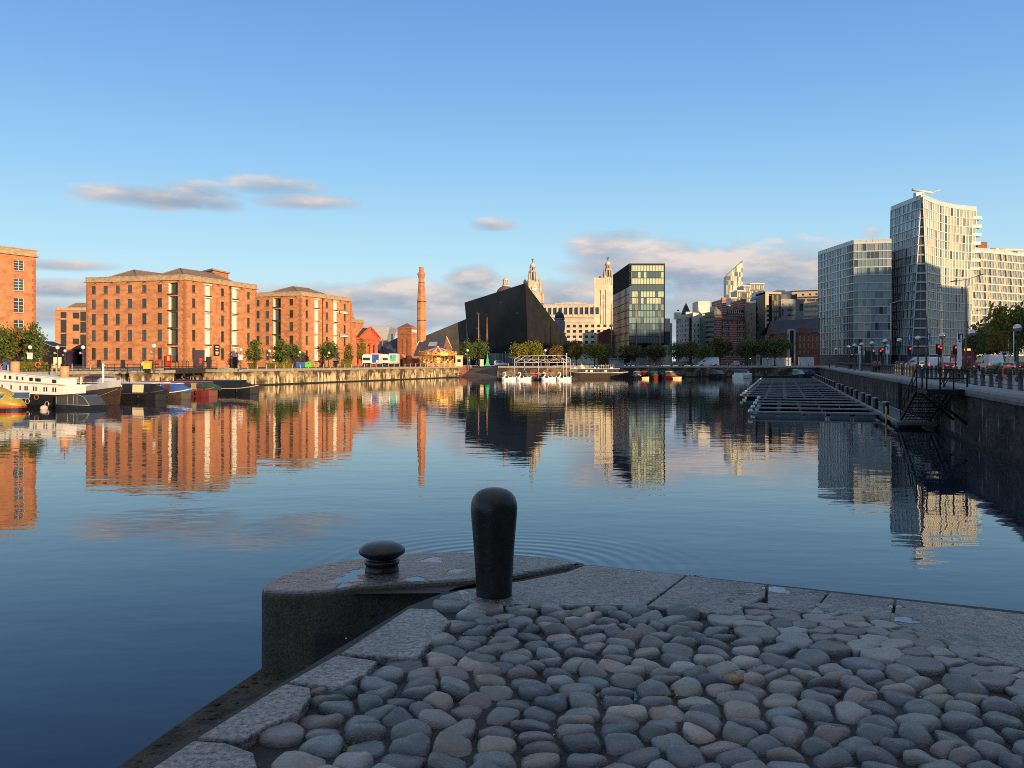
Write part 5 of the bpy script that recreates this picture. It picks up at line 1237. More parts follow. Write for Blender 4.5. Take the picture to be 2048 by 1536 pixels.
block(rt, [(a[0],351.2),(b_[0],351.2),(b_[0],364),(a[0],364)], 0, z(592)-.2, dk, 'stair_core')
a, b_, c_ = P2(1562.2,351.5), P2(1607,353), P2(1608,372)
s_ = lambda x: online(a,b_,x); ops = [(s_(x0_),s_(x1_),z(y+1.6),z(y-1.6),.3) for y in (611,621.7,632.5) for x0_, x1_ in ((1575,1580),(1580.3,1587))] + [(s_(1564),s_(1567),z(y+2),z(y-2),.2) for y in (611,621.7,632)] + [(s_(1563.5),s_(1567),z(629),z(624.5),.2),(s_(1599),s_(1606),z(624),z(609),.4)]
mb = MB(); facade(mb, a, b_, 0, z(600), ops, 0); facade(mb, b_, c_, 0, z(600), [], 0); mb.add([(*a,z(600)),(*b_,z(600)),(*c_,z(600)),(a[0],372,z(600))], [(0,1,2,3)], 0); part(mb, 'wall', greyc, rt); windows(rt, a, b_, ops, (0,0), [dglass, dglass2], dframe, .3)
mb = MB(); mb.box(px(1562.5,354),px(1594,354),354,368,z(600)+.003,z(590.5)); part(mb, 'roof_plant', dk, rt)
# cream offices behind
D = 470; z = lambda y: pz(y, D); dd = D
rt = root('cream_office_block', 'long cream office block with a dark flat roof behind the grey office', 'building', (px(1600,D), D+8, 0))
a, b_ = P2(1582,D), P2(1642,D-6); mb = MB(); s_ = lambda x: online(a,b_,x); ops = [(s_(x)-.6,s_(x)+.6,z(592),z(588),.2) for x in (1592,1606,1620,1633)] + [(s_(x)-1.2,s_(x)+1.2,z(604),z(599),.25) for x in (1588,1600,1606,1618,1626,1636)] + [(1,14.5,z(y+4),z(y),.3) for y in (612,622,632,642)]
facade(mb, a, b_, 0, z(583), ops, 0); facade(mb, (a[0]+2,D+16), a, 0, z(583), [], 0); part(mb, 'wall', tan, rt); windows(rt, a, b_, ops, (0,0), [dglass, dglass2], dframe, .25)
mb = MB(); mb.seg(at(a,b_,-.5), at(a,b_,17), 18, z(583)+.003, z(581.6), 0, .8); mb.seg(a, b_, 1, z(597), z(594), 0, .5); part(mb, 'roof', slate, rt)
rt = root('white_roofline_building', 'white building whose stepped roofline shows above the grey office', 'building', (px(1550,440), 446, 0))
mb = MB(); D = 440
for x0_, x1_, y_ in ((1516,1530,582.5),(1530,1552,586),(1552,1566,581.5),(1566,1584,582.6)): mb.box(px(x0_,D),px(x1_,D)-.02,D,D+12,0,pz(y_,D))
mb.box(px(1552,D+4),px(1569,D+4),D+3,D+9,pz(581,D),pz(579.5,D)); part(mb, 'wall', wst, rt)
# brick warehouse with the blue slate roof
D = 326; z = lambda y: pz(y, D)
rt = root('slate_roofed_warehouse', 'shaded red brick warehouse with a big blue slate roof and a pale arched bay', 'warehouse', (px(1590,D), 332, 0))
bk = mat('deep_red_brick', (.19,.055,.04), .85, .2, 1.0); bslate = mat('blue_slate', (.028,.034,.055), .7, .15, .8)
a, b_, c_ = P2(1531,338), P2(1549,327), P2(1640,322); s_ = lambda x: online(b_,c_,x)
ops = []
for i in range(5): s = s_(1600+i*8.5); ops += [(s-.36, s+.36, z(yb), z(ya), .3) for ya, yb in ((672,683),(686,697),(700,709))]
mb = MB(); facade(mb, b_, c_, 0, z(666.5), ops, 0); facade(mb, a, b_, 0, z(672), [], 0); mb.add([(*a,z(672)),(*b_,z(667)),(px(1541,333),333,z(640))], [(0,1,2)], 0)
for y in (667,684.5,698.5): mb.seg(at(b_,c_,s_(1595)), c_, .2, z(y), z(y-1), 1, .1)
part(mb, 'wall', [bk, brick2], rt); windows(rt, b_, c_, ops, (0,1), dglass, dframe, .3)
mb = MB(); r0, r1 = (px(1541,333),333,z(640.5)), (px(1640,333),333,z(634)); mb.add([(*at(b_,c_,-.3,.3),z(667.5)),(*at(b_,c_,math.hypot(c_[0]-b_[0],c_[1]-b_[1]),.3),z(665)),r1,r0,(a[0],346,z(668)),(c_[0],346,z(665))], [(0,1,2,3),(3,2,5,4)]); part(mb, 'roof', bslate, rt)
mb = MB()
for x in (1603,1613,1624,1633): mb.box(px(x-2.5,325),px(x+2.5,325),324.5,327,z(667),z(657),0)
part(mb, 'dormer', bk, rt)
mb = MB(); xc = px(1582.5,324); w_ = px(1589.5,324)-xc; zt_ = z(658); wi = w_*.58
mb.box(xc-w_,xc-wi,323,325,0,zt_-w_); mb.box(xc+wi,xc+w_,323,325,0,zt_-w_)
o_ = [(xc+math.cos(t)*w_, 323, zt_-w_+math.sin(t)*w_) for t in [math.pi*i/10 for i in range(11)]]; i_ = [(xc+math.cos(t)*wi, 323, zt_-w_+math.sin(t)*wi) for t in [math.pi*i/10 for i in range(11)]]
mb.add(o_+i_, [(i,i+1,12+i,11+i) for i in range(10)]); mb.add([(p[0],325,p[2]) for p in o_]+o_, [(i,i+1,12+i,11+i) for i in range(10)]); mb.add([(p[0],325,p[2]) for p in i_]+i_, [(i,i+1,12+i,11+i) for i in range(10)])
part(mb, 'arched_bay', grey, rt); mb = MB(); mb.box(xc-wi,xc+wi,324.2,324.6,0,zt_-w_+wi*.8); part(mb, 'bay_glazing', dglass, rt)
# ------------------------------------------------------------------ the glass apartment towers on the right
opw = [mat('apt_glass_bright', (.40,.49,.50), .10, 0, spec=.7), mat('apt_glass', (.15,.195,.20), .06, 0, spec=.8), mat('apt_glass_dark', (.035,.045,.05), .05, 0, spec=.8), mat('apt_curtain', (.44,.39,.27), .4, 0), mat('apt_panel', (.27,.29,.28), .3, 0), mat('apt_panel_pale', (.38,.37,.29), .4, 0)]  # brightest glass is pale to stand in for reflected sky
aptf = mat('apt_frame', (.48,.50,.48), .35, .06, .5); aptw = mat('apt_white', (.56,.53,.43), .4, .05, .5); aptn = mat('apt_notch', (.09,.085,.09), .5, .1)
rnd = random.Random(21)
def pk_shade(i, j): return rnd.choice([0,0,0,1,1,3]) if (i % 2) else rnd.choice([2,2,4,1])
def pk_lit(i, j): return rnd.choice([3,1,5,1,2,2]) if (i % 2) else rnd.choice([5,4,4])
def parapet(rt, p0, p1, z, h, m=None):
    mb = MB(); L = math.hypot(p1[0]-p0[0],p1[1]-p0[1]); n = max(2, int(L/2.2))
    mb.seg(p0, p1, .3, z+.13, z+.45, 0, .2)
    mb.seg(p0, p1, .06, z+.453, z+h-.1, 1, .12); mb.seg(p0, p1, .16, z+h-.097, z+h, 0, .17)
    for i in range(n+1): mb.seg(at(p0,p1,min(L-.12,i*L/n)), at(p0,p1,min(L,i*L/n+.12)), .08, z+.455, z+h-.1, 0, .22)
    part(mb, 'roof_parapet', [aptw, mat('parapet_glass', (.42,.48,.50), .12, 0)], rt)
# left block
a, b_, c_ = P2(1637,378), P2(1708,341), P2(1783,338)
H = pz(479,341)-1.6; nf = 14; zs = [4.2+(H-4.2)*j/nf for j in range(nf+1)]
rt = root('glass_apartment_block', 'lower grey-green glass apartment block left of the tall leaning tower', 'apartments', (px(1710,360), 362, 0))
for p0, p1, nc, seed in ((a,b_,22,1),(b_,c_,9,2)):
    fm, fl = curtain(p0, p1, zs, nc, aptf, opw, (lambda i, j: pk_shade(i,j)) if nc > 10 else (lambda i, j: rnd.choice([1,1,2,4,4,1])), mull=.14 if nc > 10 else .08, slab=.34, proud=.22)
    part(fm, 'frame', aptf, rt)
    for g in fl: part(g, 'glazing', opw, rt)
    parapet(rt, p0, p1, H, 1.5)
c2, a2 = (c_[0]+8, 378), (a[0]+10, 385)
mb = MB(); mb.prism([(a[0]+.1,a[1]+.2),(b_[0],b_[1]+.3),(c_[0],c_[1]+.3),c2,a2], 0, H-.3, 0); part(mb, 'core', aptn, rt)
mb = MB(); mb.seg(a, b_, .3, 0, 3.9, 0, -.1); mb.seg(at(b_,c_,.3), c_, .3, 0, 3.9, 0, -.1)
s_ = online(b_,c_,1742)
for i in range(12): mb.seg(at(b_,c_,i*1.2), at(b_,c_,i*1.2+.1), .1, .05, 3.8, 1, .02)
part(mb, 'shop_front', [dglass2, aptf], rt)
mb = MB(); s0 = online(b_,c_,1727); s1 = online(b_,c_,1748); mb.seg(at(b_,c_,s0), at(b_,c_,s1), 2.4, .1, pz(702,341), 0, 2.5); part(mb, 'entrance_box', black, rt)
mb = MB(); mb.prism([b_, (b_[0]+.1,b_[1]-5), (c_[0]-1,c_[1]-6), (c_[0]-.5,c_[1]-.4)], 0, pz(640,341), 0) if False else None
# leaning tower: faces lean apart over a notch that widens downwards
H = 62.0; nf = 17
rt = root('leaning_glass_tower', 'tall leaning glass tower with a wedge-shaped notch down its corner', 'apartments', (px(1850,345), 350, 0))
zs = [4.0+(H-4.0)*j/nf for j in range(nf+1)]
Lt0, Lb0 = P2(1782,356), P2(1775,352); Lt1, Lb1 = P2(1842,330), P2(1822,330)
Rt0, Rb0 = P2(1846,329), P2(1859,329); Rt1, Rb1 = P2(1953,356), P2(1938,352)
def lerp2(p, q, k): return (p[0]+(q[0]-p[0])*k, p[1]+(q[1]-p[1])*k)
def leaning(p0t, p1t, p0b, p1b, nc, pick, bow=0.0):
    """a face whose plan changes floor by floor, with a concave sweep in plan"""
    fm = MB(); fl = []
    def row(k):
        P = []
        for i in range(nc+1):
            t = i/nc; q = lerp2(lerp2(p0b,p1b,t), lerp2(p0t,p1t,t), k); P.append((q[0], q[1]+bow*math.sin(math.pi*t)))
        return P
    for j in range(nf):
        k0, k1 = (zs[j]/H), (zs[j+1]/H); A, B_ = row(k0), row(k1); g = MB(); z0, z1 = zs[j]+.16, zs[j+1]-.16
        for i in range(nc):
            g.quad((*A[i],z0),(*A[i+1],z0),(*B_[i+1],z1),(*B_[i],z1), pick(i,j))
            fm.seg(A[i], A[i+1], .35, zs[j]-.16, zs[j]+.16, 0, .28)
        for i in range(nc+1):
            w_ = .13; q0, q1 = A[i], B_[i]
            fm.loft([[(q0[0]-w_,q0[1]-.22,z0+.002),(q0[0]+w_,q0[1]-.22,z0+.002),(q0[0]+w_,q0[1]+.05,z0+.002),(q0[0]-w_,q0[1]+.05,z0+.002)],[(q1[0]-w_,q1[1]-.22,z1-.002),(q1[0]+w_,q1[1]-.22,z1-.002),(q1[0]+w_,q1[1]+.05,z1-.002),(q1[0]-w_,q1[1]+.05,z1-.002)]], 0, False)
        fl.append(g)
    A = row(1.0)
    for i in range(nc): fm.seg(A[i], A[i+1], .35, H-.16, H+.3, 0, .28)
    mb = MB()
    for i in range(nc):
        mb.seg(A[i], A[i+1], .06, H+.303, H+1.5, 1, .1); mb.seg(A[i], A[i+1], .16, H+1.503, H+1.65, 0, .15)
    part(mb, 'roof_parapet', [aptw, mat('parapet_glass', (.42,.48,.50), .12, 0)], rt)
    return fm, fl
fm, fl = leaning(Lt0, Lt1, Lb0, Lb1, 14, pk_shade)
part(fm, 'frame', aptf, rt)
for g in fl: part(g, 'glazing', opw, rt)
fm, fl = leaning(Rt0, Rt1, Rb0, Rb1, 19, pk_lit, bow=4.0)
part(fm, 'frame', aptw, rt)
for g in fl: part(g, 'glazing', opw, rt)
# the notch: dark recessed glazing with pale floor edges
mb = MB(); fmn = MB()
for j in range(nf):
    k0, k1 = zs[j]/H, zs[j+1]/H
    l0, l1 = lerp2(Lb1,Lt1,k0), lerp2(Lb1,Lt1,k1); r0, r1 = lerp2(Rb0,Rt0,k0), lerp2(Rb0,Rt0,k1)
    mb.quad((l0[0],l0[1]+.5,zs[j]),(r0[0],r0[1]+.5,zs[j]),(r1[0],r1[1]+.5,zs[j+1]-.6),(l1[0],l1[1]+.5,zs[j+1]-.6), 0)
    fmn.seg((l1[0]+.05,l1[1]), (r1[0]-.05,r1[1]), .6, zs[j+1]-.62, zs[j+1]-.02, 0, -.02)
    m_ = lerp2(l0, r0, .5); fmn.seg((m_[0]-.06,m_[1]),(m_[0]+.06,m_[1]), .1, zs[j]+.02, zs[j+1]-.63, 0, -.4)
part(mb, 'notch_glazing', [aptn], rt); part(fmn, 'notch_floor_edges', mat('apt_floor_edge', (.42,.40,.38), .5, .05), rt)
mb = MB(); mb.tube([(*lerp2(Rb0,Rt0,0),0),(*Rt0,H+2.2)], .22, 5); part(mb, 'corner_mast', aptw, rt)
mb = MB(); t0 = [(Lt0[0],Lt0[1]+.6),(Lt1[0],Lt1[1]+.8),(Rt0[0],Rt0[1]+4),(px(1900,348),352.5),(Rt1[0],Rt1[1]+.5),(Rt1[0]-2,382),(px(1806,384),384)]
bt = [(Lb0[0],Lb0[1]+.6),(Lb1[0],Lb1[1]+.8),(Rb0[0],Rb0[1]+4),(px(1897,344),349.5),(Rb1[0],Rb1[1]+.5),(Rb1[0]+2,382),(px(1800,384),384)]
mb.loft([[(*p,0) for p in bt],[(*p,H-.2) for p in t0]], 0, False); part(mb, 'core', aptn, rt)
# balconies on the right-hand edge over the wing
for j in range(10, nf):
    k = zs[j]/H; q = lerp2(Rb1, Rt1, k); mb = MB(); mb.box(q[0]-1.5,q[0]+2.2,q[1]-.6,q[1]+5,zs[j]-.14,zs[j]+.12,0); mb.box(q[0]+2.05,q[0]+2.12,q[1]-.5,q[1]+4.9,zs[j]+.123,zs[j]+1.2,0); mb.box(q[0]-1.4,q[0]+2.04,q[1]-.55,q[1]-.5,zs[j]+.123,zs[j]+1.15,1); part(mb, 'balcony', [aptw, opw[0]], rt)
# window-cleaning cradle on the roof
mb = MB(); cx_ = px(1843,332); mb.box(cx_-1.5,cx_+1.5,333,335.5,H-.1,H+3.1,0); mb.tube([(cx_-2.6,334,H+4.3),(cx_+5.5,334.6,H+3.1)], .5, 6); mb.tube([(cx_+4.5,334.6,H+3.2),(cx_+8.5,335,H+4.4)], .2, 5); part(mb, 'roof_crane', [aptw], rt)
# blue banners either side of the entrance
for x in (1819,1857.5):
    mb = MB(); mb.box(px(x-2.5,327.8),px(x+2.5,327.8),327.6,327.8,pz(683,328),pz(667,328)); part(mb, 'banner', mat('blue_banner', (.02,.11,.42), .6, .1, 3), rt)
    mb = MB(); mb.box(px(x-.8,327.5),px(x+.6,327.5),327.5,327.597,pz(680,328),pz(670,328)); part(mb, 'banner_mark', white, rt)
# cream wing to the right
a, b_ = P2(1940,356), P2(2110,384)
Hw = pz(503,358); nfw = 13; zs_w = [4+(Hw-4)*j/nfw for j in range(nfw+1)]
rt = root('apartment_wing', 'long cream apartment wing with leaning mullions running off to the right', 'apartments', (px(2020,368), 372, 0))
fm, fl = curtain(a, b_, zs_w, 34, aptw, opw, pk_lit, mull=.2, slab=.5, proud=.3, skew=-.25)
part(fm, 'frame', aptw, rt)
for g in fl: part(g, 'glazing', opw, rt)
parapet(rt, a, b_, Hw, 1.6)
mb = MB(); mb.prism([(a[0],a[1]+.4),(b_[0],b_[1]+.4),(b_[0]-4,408),(a[0]-2,380)], 0, Hw-.2, 0); part(mb, 'core', aptn, rt)
mb = MB(); mb.seg(a, b_, .3, .02, 3.7, 0, -.05); part(mb, 'shop_front', dglass2, rt)
mb = MB(); mb.box(px(1953,372),px(1972,372),371,380,Hw,pz(484,372),0); mb.box(px(1972,372)+.01,px(2004,372),371,378,Hw,pz(504,372),0); part(mb, 'roof_brick_house', mat('roof_brick', (.25,.10,.06), .8, .15), rt)
mb = MB(); mb.box(px(1992,368),px(1998,368),368,370,Hw,pz(497,368),0); mb.tube([(px(1984,368),369,pz(498,368)),(px(2048,368),369,pz(499.5,368))], .6, 6); part(mb, 'roof_crane', aptw, rt)

# ------------------------------------------------------------------ unseen buildings to the right and behind, sized so their shadows fall across the dock
def uv(u_, v_):        # u across the sunlight, v along it
    return (.824*u_-.564*v_, .564*u_+.824*v_)
def off_block(name, label, u0, u1, v0, v1, H, m):
    c = uv((u0+u1)/2, (v0+v1)/2); rt = root(name, label, 'building', (*c, 0))
    P = [uv(u0,v1), uv(u0,v0), uv(u1,v0), uv(u1,v1)]; mb = MB(); allops = []
    n = len(P); a_ = sum(P[i][0]*P[(i+1)%n][1]-P[(i+1)%n][0]*P[i][1] for i in range(n))
    if a_ < 0: P = P[::-1]
    for i in range(4):
        p0, p1 = P[i], P[(i+1)%4]; L = math.hypot(p1[0]-p0[0],p1[1]-p0[1]); ops = []
        nc = int(L/5); nr = int((H-1)/3.6)
        for k in range(nc):
            for r in range(nr): ops.append((L*(k+.5)/nc-.8, L*(k+.5)/nc+.8, 1.2+r*3.6, 3.2+r*3.6, .2))
        facade(mb, p0, p1, 0, H, ops, 0)
        for o in ops: mb.seg(at(p0,p1,o[0]), at(p0,p1,o[1]), .05, o[2], o[3], 1, -.17)
        mb.seg(p0, p1, .4, H+.003, H+.8, 0, .15)
    mb.add([(*p, H) for p in P], [(0,1,2,3)], 0)
    part(mb, 'wall', [m, dglass], rt); return rt
off_block('brick_warehouse', 'brick warehouse on the quay behind the camera', -26, 26, -84, -50, 13.5, brick)
off_block('shade_shed', 'unseen brick shed right behind the camera, added to darken the stone fronts', -13.5, 10, -40, -12, 9.2, brick2)  # added close behind the camera to block low sky light from the stones
off_block('brick_warehouse', 'lower brick warehouse behind the camera to the right', 26.5, 86, -90, -50, 19, brick2)
off_block('hotel', 'stone hotel across the road, out of the picture on the right', 99.5, 160, -60, -22, 21, portd)
off_block('shade_podium', 'unseen low podium added to shade the gap between warehouse and hotel', 86.3, 99, -80, -52, 12.0, grey)  # added podium keeps the sun gap closed near the ground
off_block('department_store', 'tall glass department store out of the picture on the right', 163, 236, -22, 20, 45, grey)
off_block('glass_hotel', 'tallest hotel block out of the picture on the right', 292, 331, -22, 22, 62, grey)
off_block('shade_block_low', 'unseen lower block beside the tallest hotel, added to shape its shadow edge', 237, 291.7, -22, 22, 54, grey)  # added block, its height set for the shadow on the far buildings
off_block('shade_block_end', 'unseen block beside the tallest hotel, added to slope its shadow edge', 331.3, 350, -22, 22, 55, grey)  # added block that steps the shadow edge down across the tower
# ------------------------------------------------------------------ roads, verges, street furniture on the east quay
EDX = Vector((.305,1)).normalized(); ENX = Vector((EDX.y,-EDX.x))
def eq(D, off): p = LE(D); return (p[0]+ENX.x*off, p[1]+ENX.y*off)
def eo(x, off):
    """the point where sight line x crosses the line 'off' metres in from the east quay edge"""
    p0, p1 = eq(20,off), eq(300,off); s = online(p0,p1,x); L = math.hypot(p1[0]-p0[0],p1[1]-p0[1]); return (p0[0]+(p1[0]-p0[0])*s/L, p0[1]+(p1[1]-p0[1])*s/L)
mb = MB(); mb.prism([eq(24,17.5), eq(24,44), eq(420,44), eq(420,17.5)], -.3, .004, 0, bottom=False); struct(mb, 'road', asphalt)
mb = MB(); mark = mat('road_marking', (.6,.6,.56), .7, .1, 5)
for off in (22, 26.5, 35, 39.5):
    for k in range(44): mb.prism([eq(30+k*8,off), eq(30+k*8,off+.15), eq(34+k*8,off+.15), eq(34+k*8,off)], .0, .008, 0, bottom=False)
struct(mb, 'road_markings', mark)
mb = MB()
for off in (17.0, 44.0): mb.prism([eq(24,off), eq(24,off+.5), eq(420,off+.5), eq(420,off)], -.2, .12, 0, bottom=False)
mb.prism([eq(24,30), eq(24,33), eq(420,33), eq(420,30)], -.2, .12, 0, bottom=False); struct(mb, 'kerb', granite)
mb = MB(); mb.prism([(-3,262),(88,262),(100,281),(-3,281)], -.3, .004, 0, bottom=False); struct(mb, 'road', asphalt)
pav = mat('quay_paving', (.16,.165,.18), .7, .2, .8, bump=.006, bscale=12)
mb = MB(); mb.prism([eq(20,1.35), eq(20,16.9), eq(300,16.9), eq(300,1.35)], -.2, .006, 0, bottom=False); struct(mb, 'promenade', pav)
mb = MB(); grassm = mat('verge_grass', (.12,.10,.03), .9, .4, 3)
mb.prism([eq(62,1.4), eq(62,3.0), eq(125,3.0), eq(125,1.4)], -.1, .03, 0, bottom=False); struct(mb, 'grass_verge', grassm)
terra = mat('west_paving', (.20,.12,.105), .8, .15, .6)
def wq(D, off): p = LW(D); d = Vector((.4,1)).normalized(); return (p[0]-d.y*off, p[1]+d.x*off)
mb = MB(); mb.prism([wq(60,.95), wq(146,.95), wq(146,17), wq(60,17)], -.1, .006, 0, bottom=False); mb.prism([wq(159,.95), wq(249,.95), wq(249,17), wq(159,17)], -.1, .006, 0, bottom=False); struct(mb, 'west_promenade', terra)

# chained bollards
postm = mat('bollard_paint', (.05,.042,.035), .4, .3, 3.0, spec=.5)
proto = root('bollard', 'x', 'bollard')
mb = MB(); mb.lathe([(.17,-.05),(.17,.05),(.14,.09),(.125,.5),(.115,.95),(.13,.97),(.13,1.02),(.10,1.05)], (0,0,0), 10); part(mb, 'shaft', postm, proto)
mb = MB(); mb.lathe([(.10,1.05),(.12,1.1),(.10,1.17),(.05,1.22),(.02,1.23)], (0,0,0), 10); part(mb, 'cap', postm, proto)
for z in (.42,.86):
    mb = MB(); mb.tube([(0,-.15,z),(0,.15,z)], .02, 5); part(mb, 'chain_lug', iron, proto)
def bpos(k):
    t = 34.0 + k*2.35; p = eq(t, 2.0+.012*(t-34)); return p
used = False; npost = 92; BP = [bpos(k) for k in range(npost)]
for k, p in enumerate(BP):
    if 1838 < CX+F*p[0]/p[1] < 1846 and False: continue
    place(proto, used, (p[0],p[1],.006), .3, 'black cast-iron bollard in the chained row along the right-hand quay', 'chained bollards along the right-hand quay'); used = True
def chain_mesh(L, sag):
    mb = MB(); n = 12; mb.tube([(0, L*i/n, -sag*(1-(2*i/n-1)**2)) for i in range(n+1)], .028, 5); return mb.mesh('chain', iron)
for k in range(40):
    p, q = Vector(BP[k]), Vector(BP[k+1]); d = q-p; a_ = math.atan2(d.y, d.x)-math.pi/2; L = d.length-.3; s = p+d.normalized()*.15
    for z in (.42,.86):
        o = inst(CH if k else globals().setdefault('CH', chain_mesh(L,.2)), 'chain', None, (s.x,s.y,z+.006), a_)
        tag(o, 'black chain sagging between two bollards along the right-hand quay', 'chain', 'chains between the bollards')

# globe lamps
lampm = mat('lamp_post_paint', (.045,.035,.025), .35, .2, 3)
proto = root('globe_lamp', 'x', 'lamp')
mb = MB(); mb.lathe([(.22,0),(.22,.12),(.17,.16),(.15,.9),(.17,.95),(.10,1.0),(.085,2.4),(.075,3.62),(.11,3.66),(.11,3.74),(.06,3.8),(.06,3.95)], (0,0,0), 10); part(mb, 'pole', lampm, proto)
mb = MB(); mb.ball((0,0,4.3), .33, 16, 10); part(mb, 'globe', chrome, proto)
mb = MB(); mb.lathe([(.12,3.93),(.2,3.97),(.14,4.02)], (0,0,0), 10); part(mb, 'collar', iron, proto)
mb = MB(); mb.tube([(0,0,3.5),(.18,0,3.62)], .05, 5); mb.ball((.2,0,3.66), .08, 8, 6); part(mb, 'floodlight', iron, proto)
used = False
GL = [(2035,72.6,'mirrored globe lamp nearest the right edge'),(1945,85,'second mirrored globe lamp from the right edge'),(1885,95,'third mirrored globe lamp from the right edge'),(1836,106,'mirrored globe lamp beside the orange lifebuoy'),(1799,116.6,None),(1770,122,None),(1744,136,None),(1723,145,None),(1709,154,None),(1697,171,None),(1672,205,None)]
for x, D, lb in GL:
    place(proto, used, (px(x,D),D,.006), 0, lb or 'small distant globe lamp along the far right-hand promenade', 'globe lamps along the right-hand quay'); used = True
# white-globe lamps on the west side
wproto = root('globe_lamp', 'x', 'lamp')
mb = MB(); mb.lathe([(.18,0),(.18,.1),(.13,.14),(.12,.8),(.07,.85),(.06,3.3),(.1,3.34)], (0,0,0), 8); part(mb, 'pole', mat('lamp_post_west', (.10,.085,.06), .4, .2, 3), wproto)
mb = MB(); mb.ball((0,0,3.62), .3, 14, 9); part(mb, 'globe', mat('frosted_globe', (.72,.70,.62), .15, 0, spec=.8), wproto)
mb = MB(); mb.tube([(0,0,2.7),(-.35,0,2.75)], .04, 5); mb.ball((-.42,0,2.78), .2, 10, 7); part(mb, 'side_lamp', steel, wproto)
used = False
WLm = [(60,131,'lamp post with a white sign in front of the clipped hedge'),(115,133,'lamp post by the archway at the left'),(130,177,'shorter lamp post just right of the archway sign'),(166,132,'double-headed lamp post at the corner of the big warehouse'),(308,118.5,'lamp post beside the yellow bin'),(481.6,160,'lamp post with a white sign at the right end of the bridge'),(539,178,'lamp post between the two leafy quayside trees'),(600,206,'lamp post at the corner of the farther warehouse'),(658,218,'lamp post in front of the farther warehouse'),(703,247,'lamp post next to the orange portico'),(1011+0,0,None)]
for x, D, lb in WLm:
    if not lb: continue
    place(wproto, used, (px(x,D),D,.006), 0, lb, 'globe lamps on the left-hand quay'); used = True
for x, D, z in ((60,130.8,2.0),(481.6,159.8,1.9)):
    mb = MB(); mb.box(px(x,D)-.38,px(x,D)+.38,D-.06,D-.0,z-.42+.3,z+.52+.3,0); mb.box(px(x,D)-.3,px(x,D)+.3,D-.066,D-.061,z+.05+.3,z+.4+.3,1); single(mb, 'sign', [white, mat('sign_grey', (.5,.5,.46), .5, 0)], 'white notice on the lamp post at the %s' % ('clipped hedge' if x < 100 else 'right end of the bridge'), 'sign', (px(x,D),D,z))

# tall street lamps
sproto = root('street_lamp', 'x', 'street lamp')
galv = mat('lamp_column', (.10,.085,.07), .4, .15, 2)
mb = MB(); mb.tube([(0,0,0),(0,0,3.6),(0,0,3.7),(0,0,11.7)], [.14,.13,.09,.07], 8); part(mb, 'pole', galv, sproto)
mb = MB(); mb.tube([(-2.6,0,12.35),(0,0,11.7),(2.6,0,12.35)] if False else [(-1.35,0,11.5),(0,0,11.7),(1.45,0,12.15)], .04, 5); part(mb, 'arm', galv, sproto)
for sx_, z_ in ((-1.4,11.5),(1.5,12.15)):
    mb = MB(); mb.loft([[(sx_-.4,-.16,z_-.1),(sx_-.4,.16,z_-.1),(sx_-.4,.16,z_),(sx_-.4,-.16,z_)],[(sx_+.4,-.18,z_-.06+.1),(sx_+.4,.18,z_+.04),(sx_+.4,.18,z_+.2),(sx_+.4,-.18,z_+.2)]], 0, False); part(mb, 'lantern', mat('lantern_dark', (.03,.03,.03), .4, 0), sproto)
used = False
for x, D, sc, lb in ((1932,106,.97,'nearest tall double-armed street lamp before the cream wing'),(1852.6,124,.97,'tall street lamp in front of the leaning tower notch'),(1781,150,.97,'tall street lamp at the left edge of the leaning tower'),(1727.6,175,.97,'tall street lamp in front of the lower glass block'),(1972,167,.97,'street lamp over the dark trees at the right'),(1816,213,.97,'smaller street lamp before the leaning tower'),(1743,233,.97,'far street lamp before the lower glass block'),(1678,262,.97,'farthest double-armed street lamp by the glass block'),(1659,200,.97,'street lamp near the left corner of the glass block')):
    place(sproto, used, (px(x,D),D,.006), -.3, lb, 'tall street lamps', sc); used = True

# traffic lights
def traffic(x, D, y, label, green=False):
    zt = pz(y, D)+.35; X = px(x, D); rt = root('traffic_light', label, 'traffic light', (X, D, 0))
    mb = MB(); mb.tube([(X,D,0),(X,D,zt-.9)], .06, 6); part(mb, 'pole', iron, rt)
    mb = MB(); mb.box(X-.2,X+.2,D-.12,D+.14,zt-.95,zt+.12); mb.box(X-.28,X+.28,D+.141,D+.16,zt-1.05,zt+.2); part(mb, 'signal_head', black, rt)
    for i, m in enumerate((redglow if not green else dglass, dglass, dglass if not green else greenglow)):
        z = zt-.1-i*.3; mb = MB(); mb.tube([(X,D-.17,z),(X,D-.121,z)], .13, 10, smooth=False); part(mb, 'lamp', m, rt)
for x, D, y, lb in ((1876.8,113,697,'red traffic light left of the globe lamp'),(1881.5,118,699.5,'red traffic light just below and right of another'),(1911,123,698.5,'red traffic light beside the blue and white sign'),(1746.6,165,704.5,'red traffic light in front of the black entrance box'),(1760.7,158,704.5,'red traffic light right of the black entrance box'),(1764.3,162,701.5,'red traffic light close behind its neighbour'),(1820,135,700.5,'traffic light beneath the left blue banner'),(1703.5,257,711,'small far red traffic light by the glass block')):
    traffic(x, D, y, lb)
traffic(1535, 284, 714, 'green traffic light before the white hoarding at the far end', True); traffic(1500, 290, 715, 'green traffic light under the far trees', True)

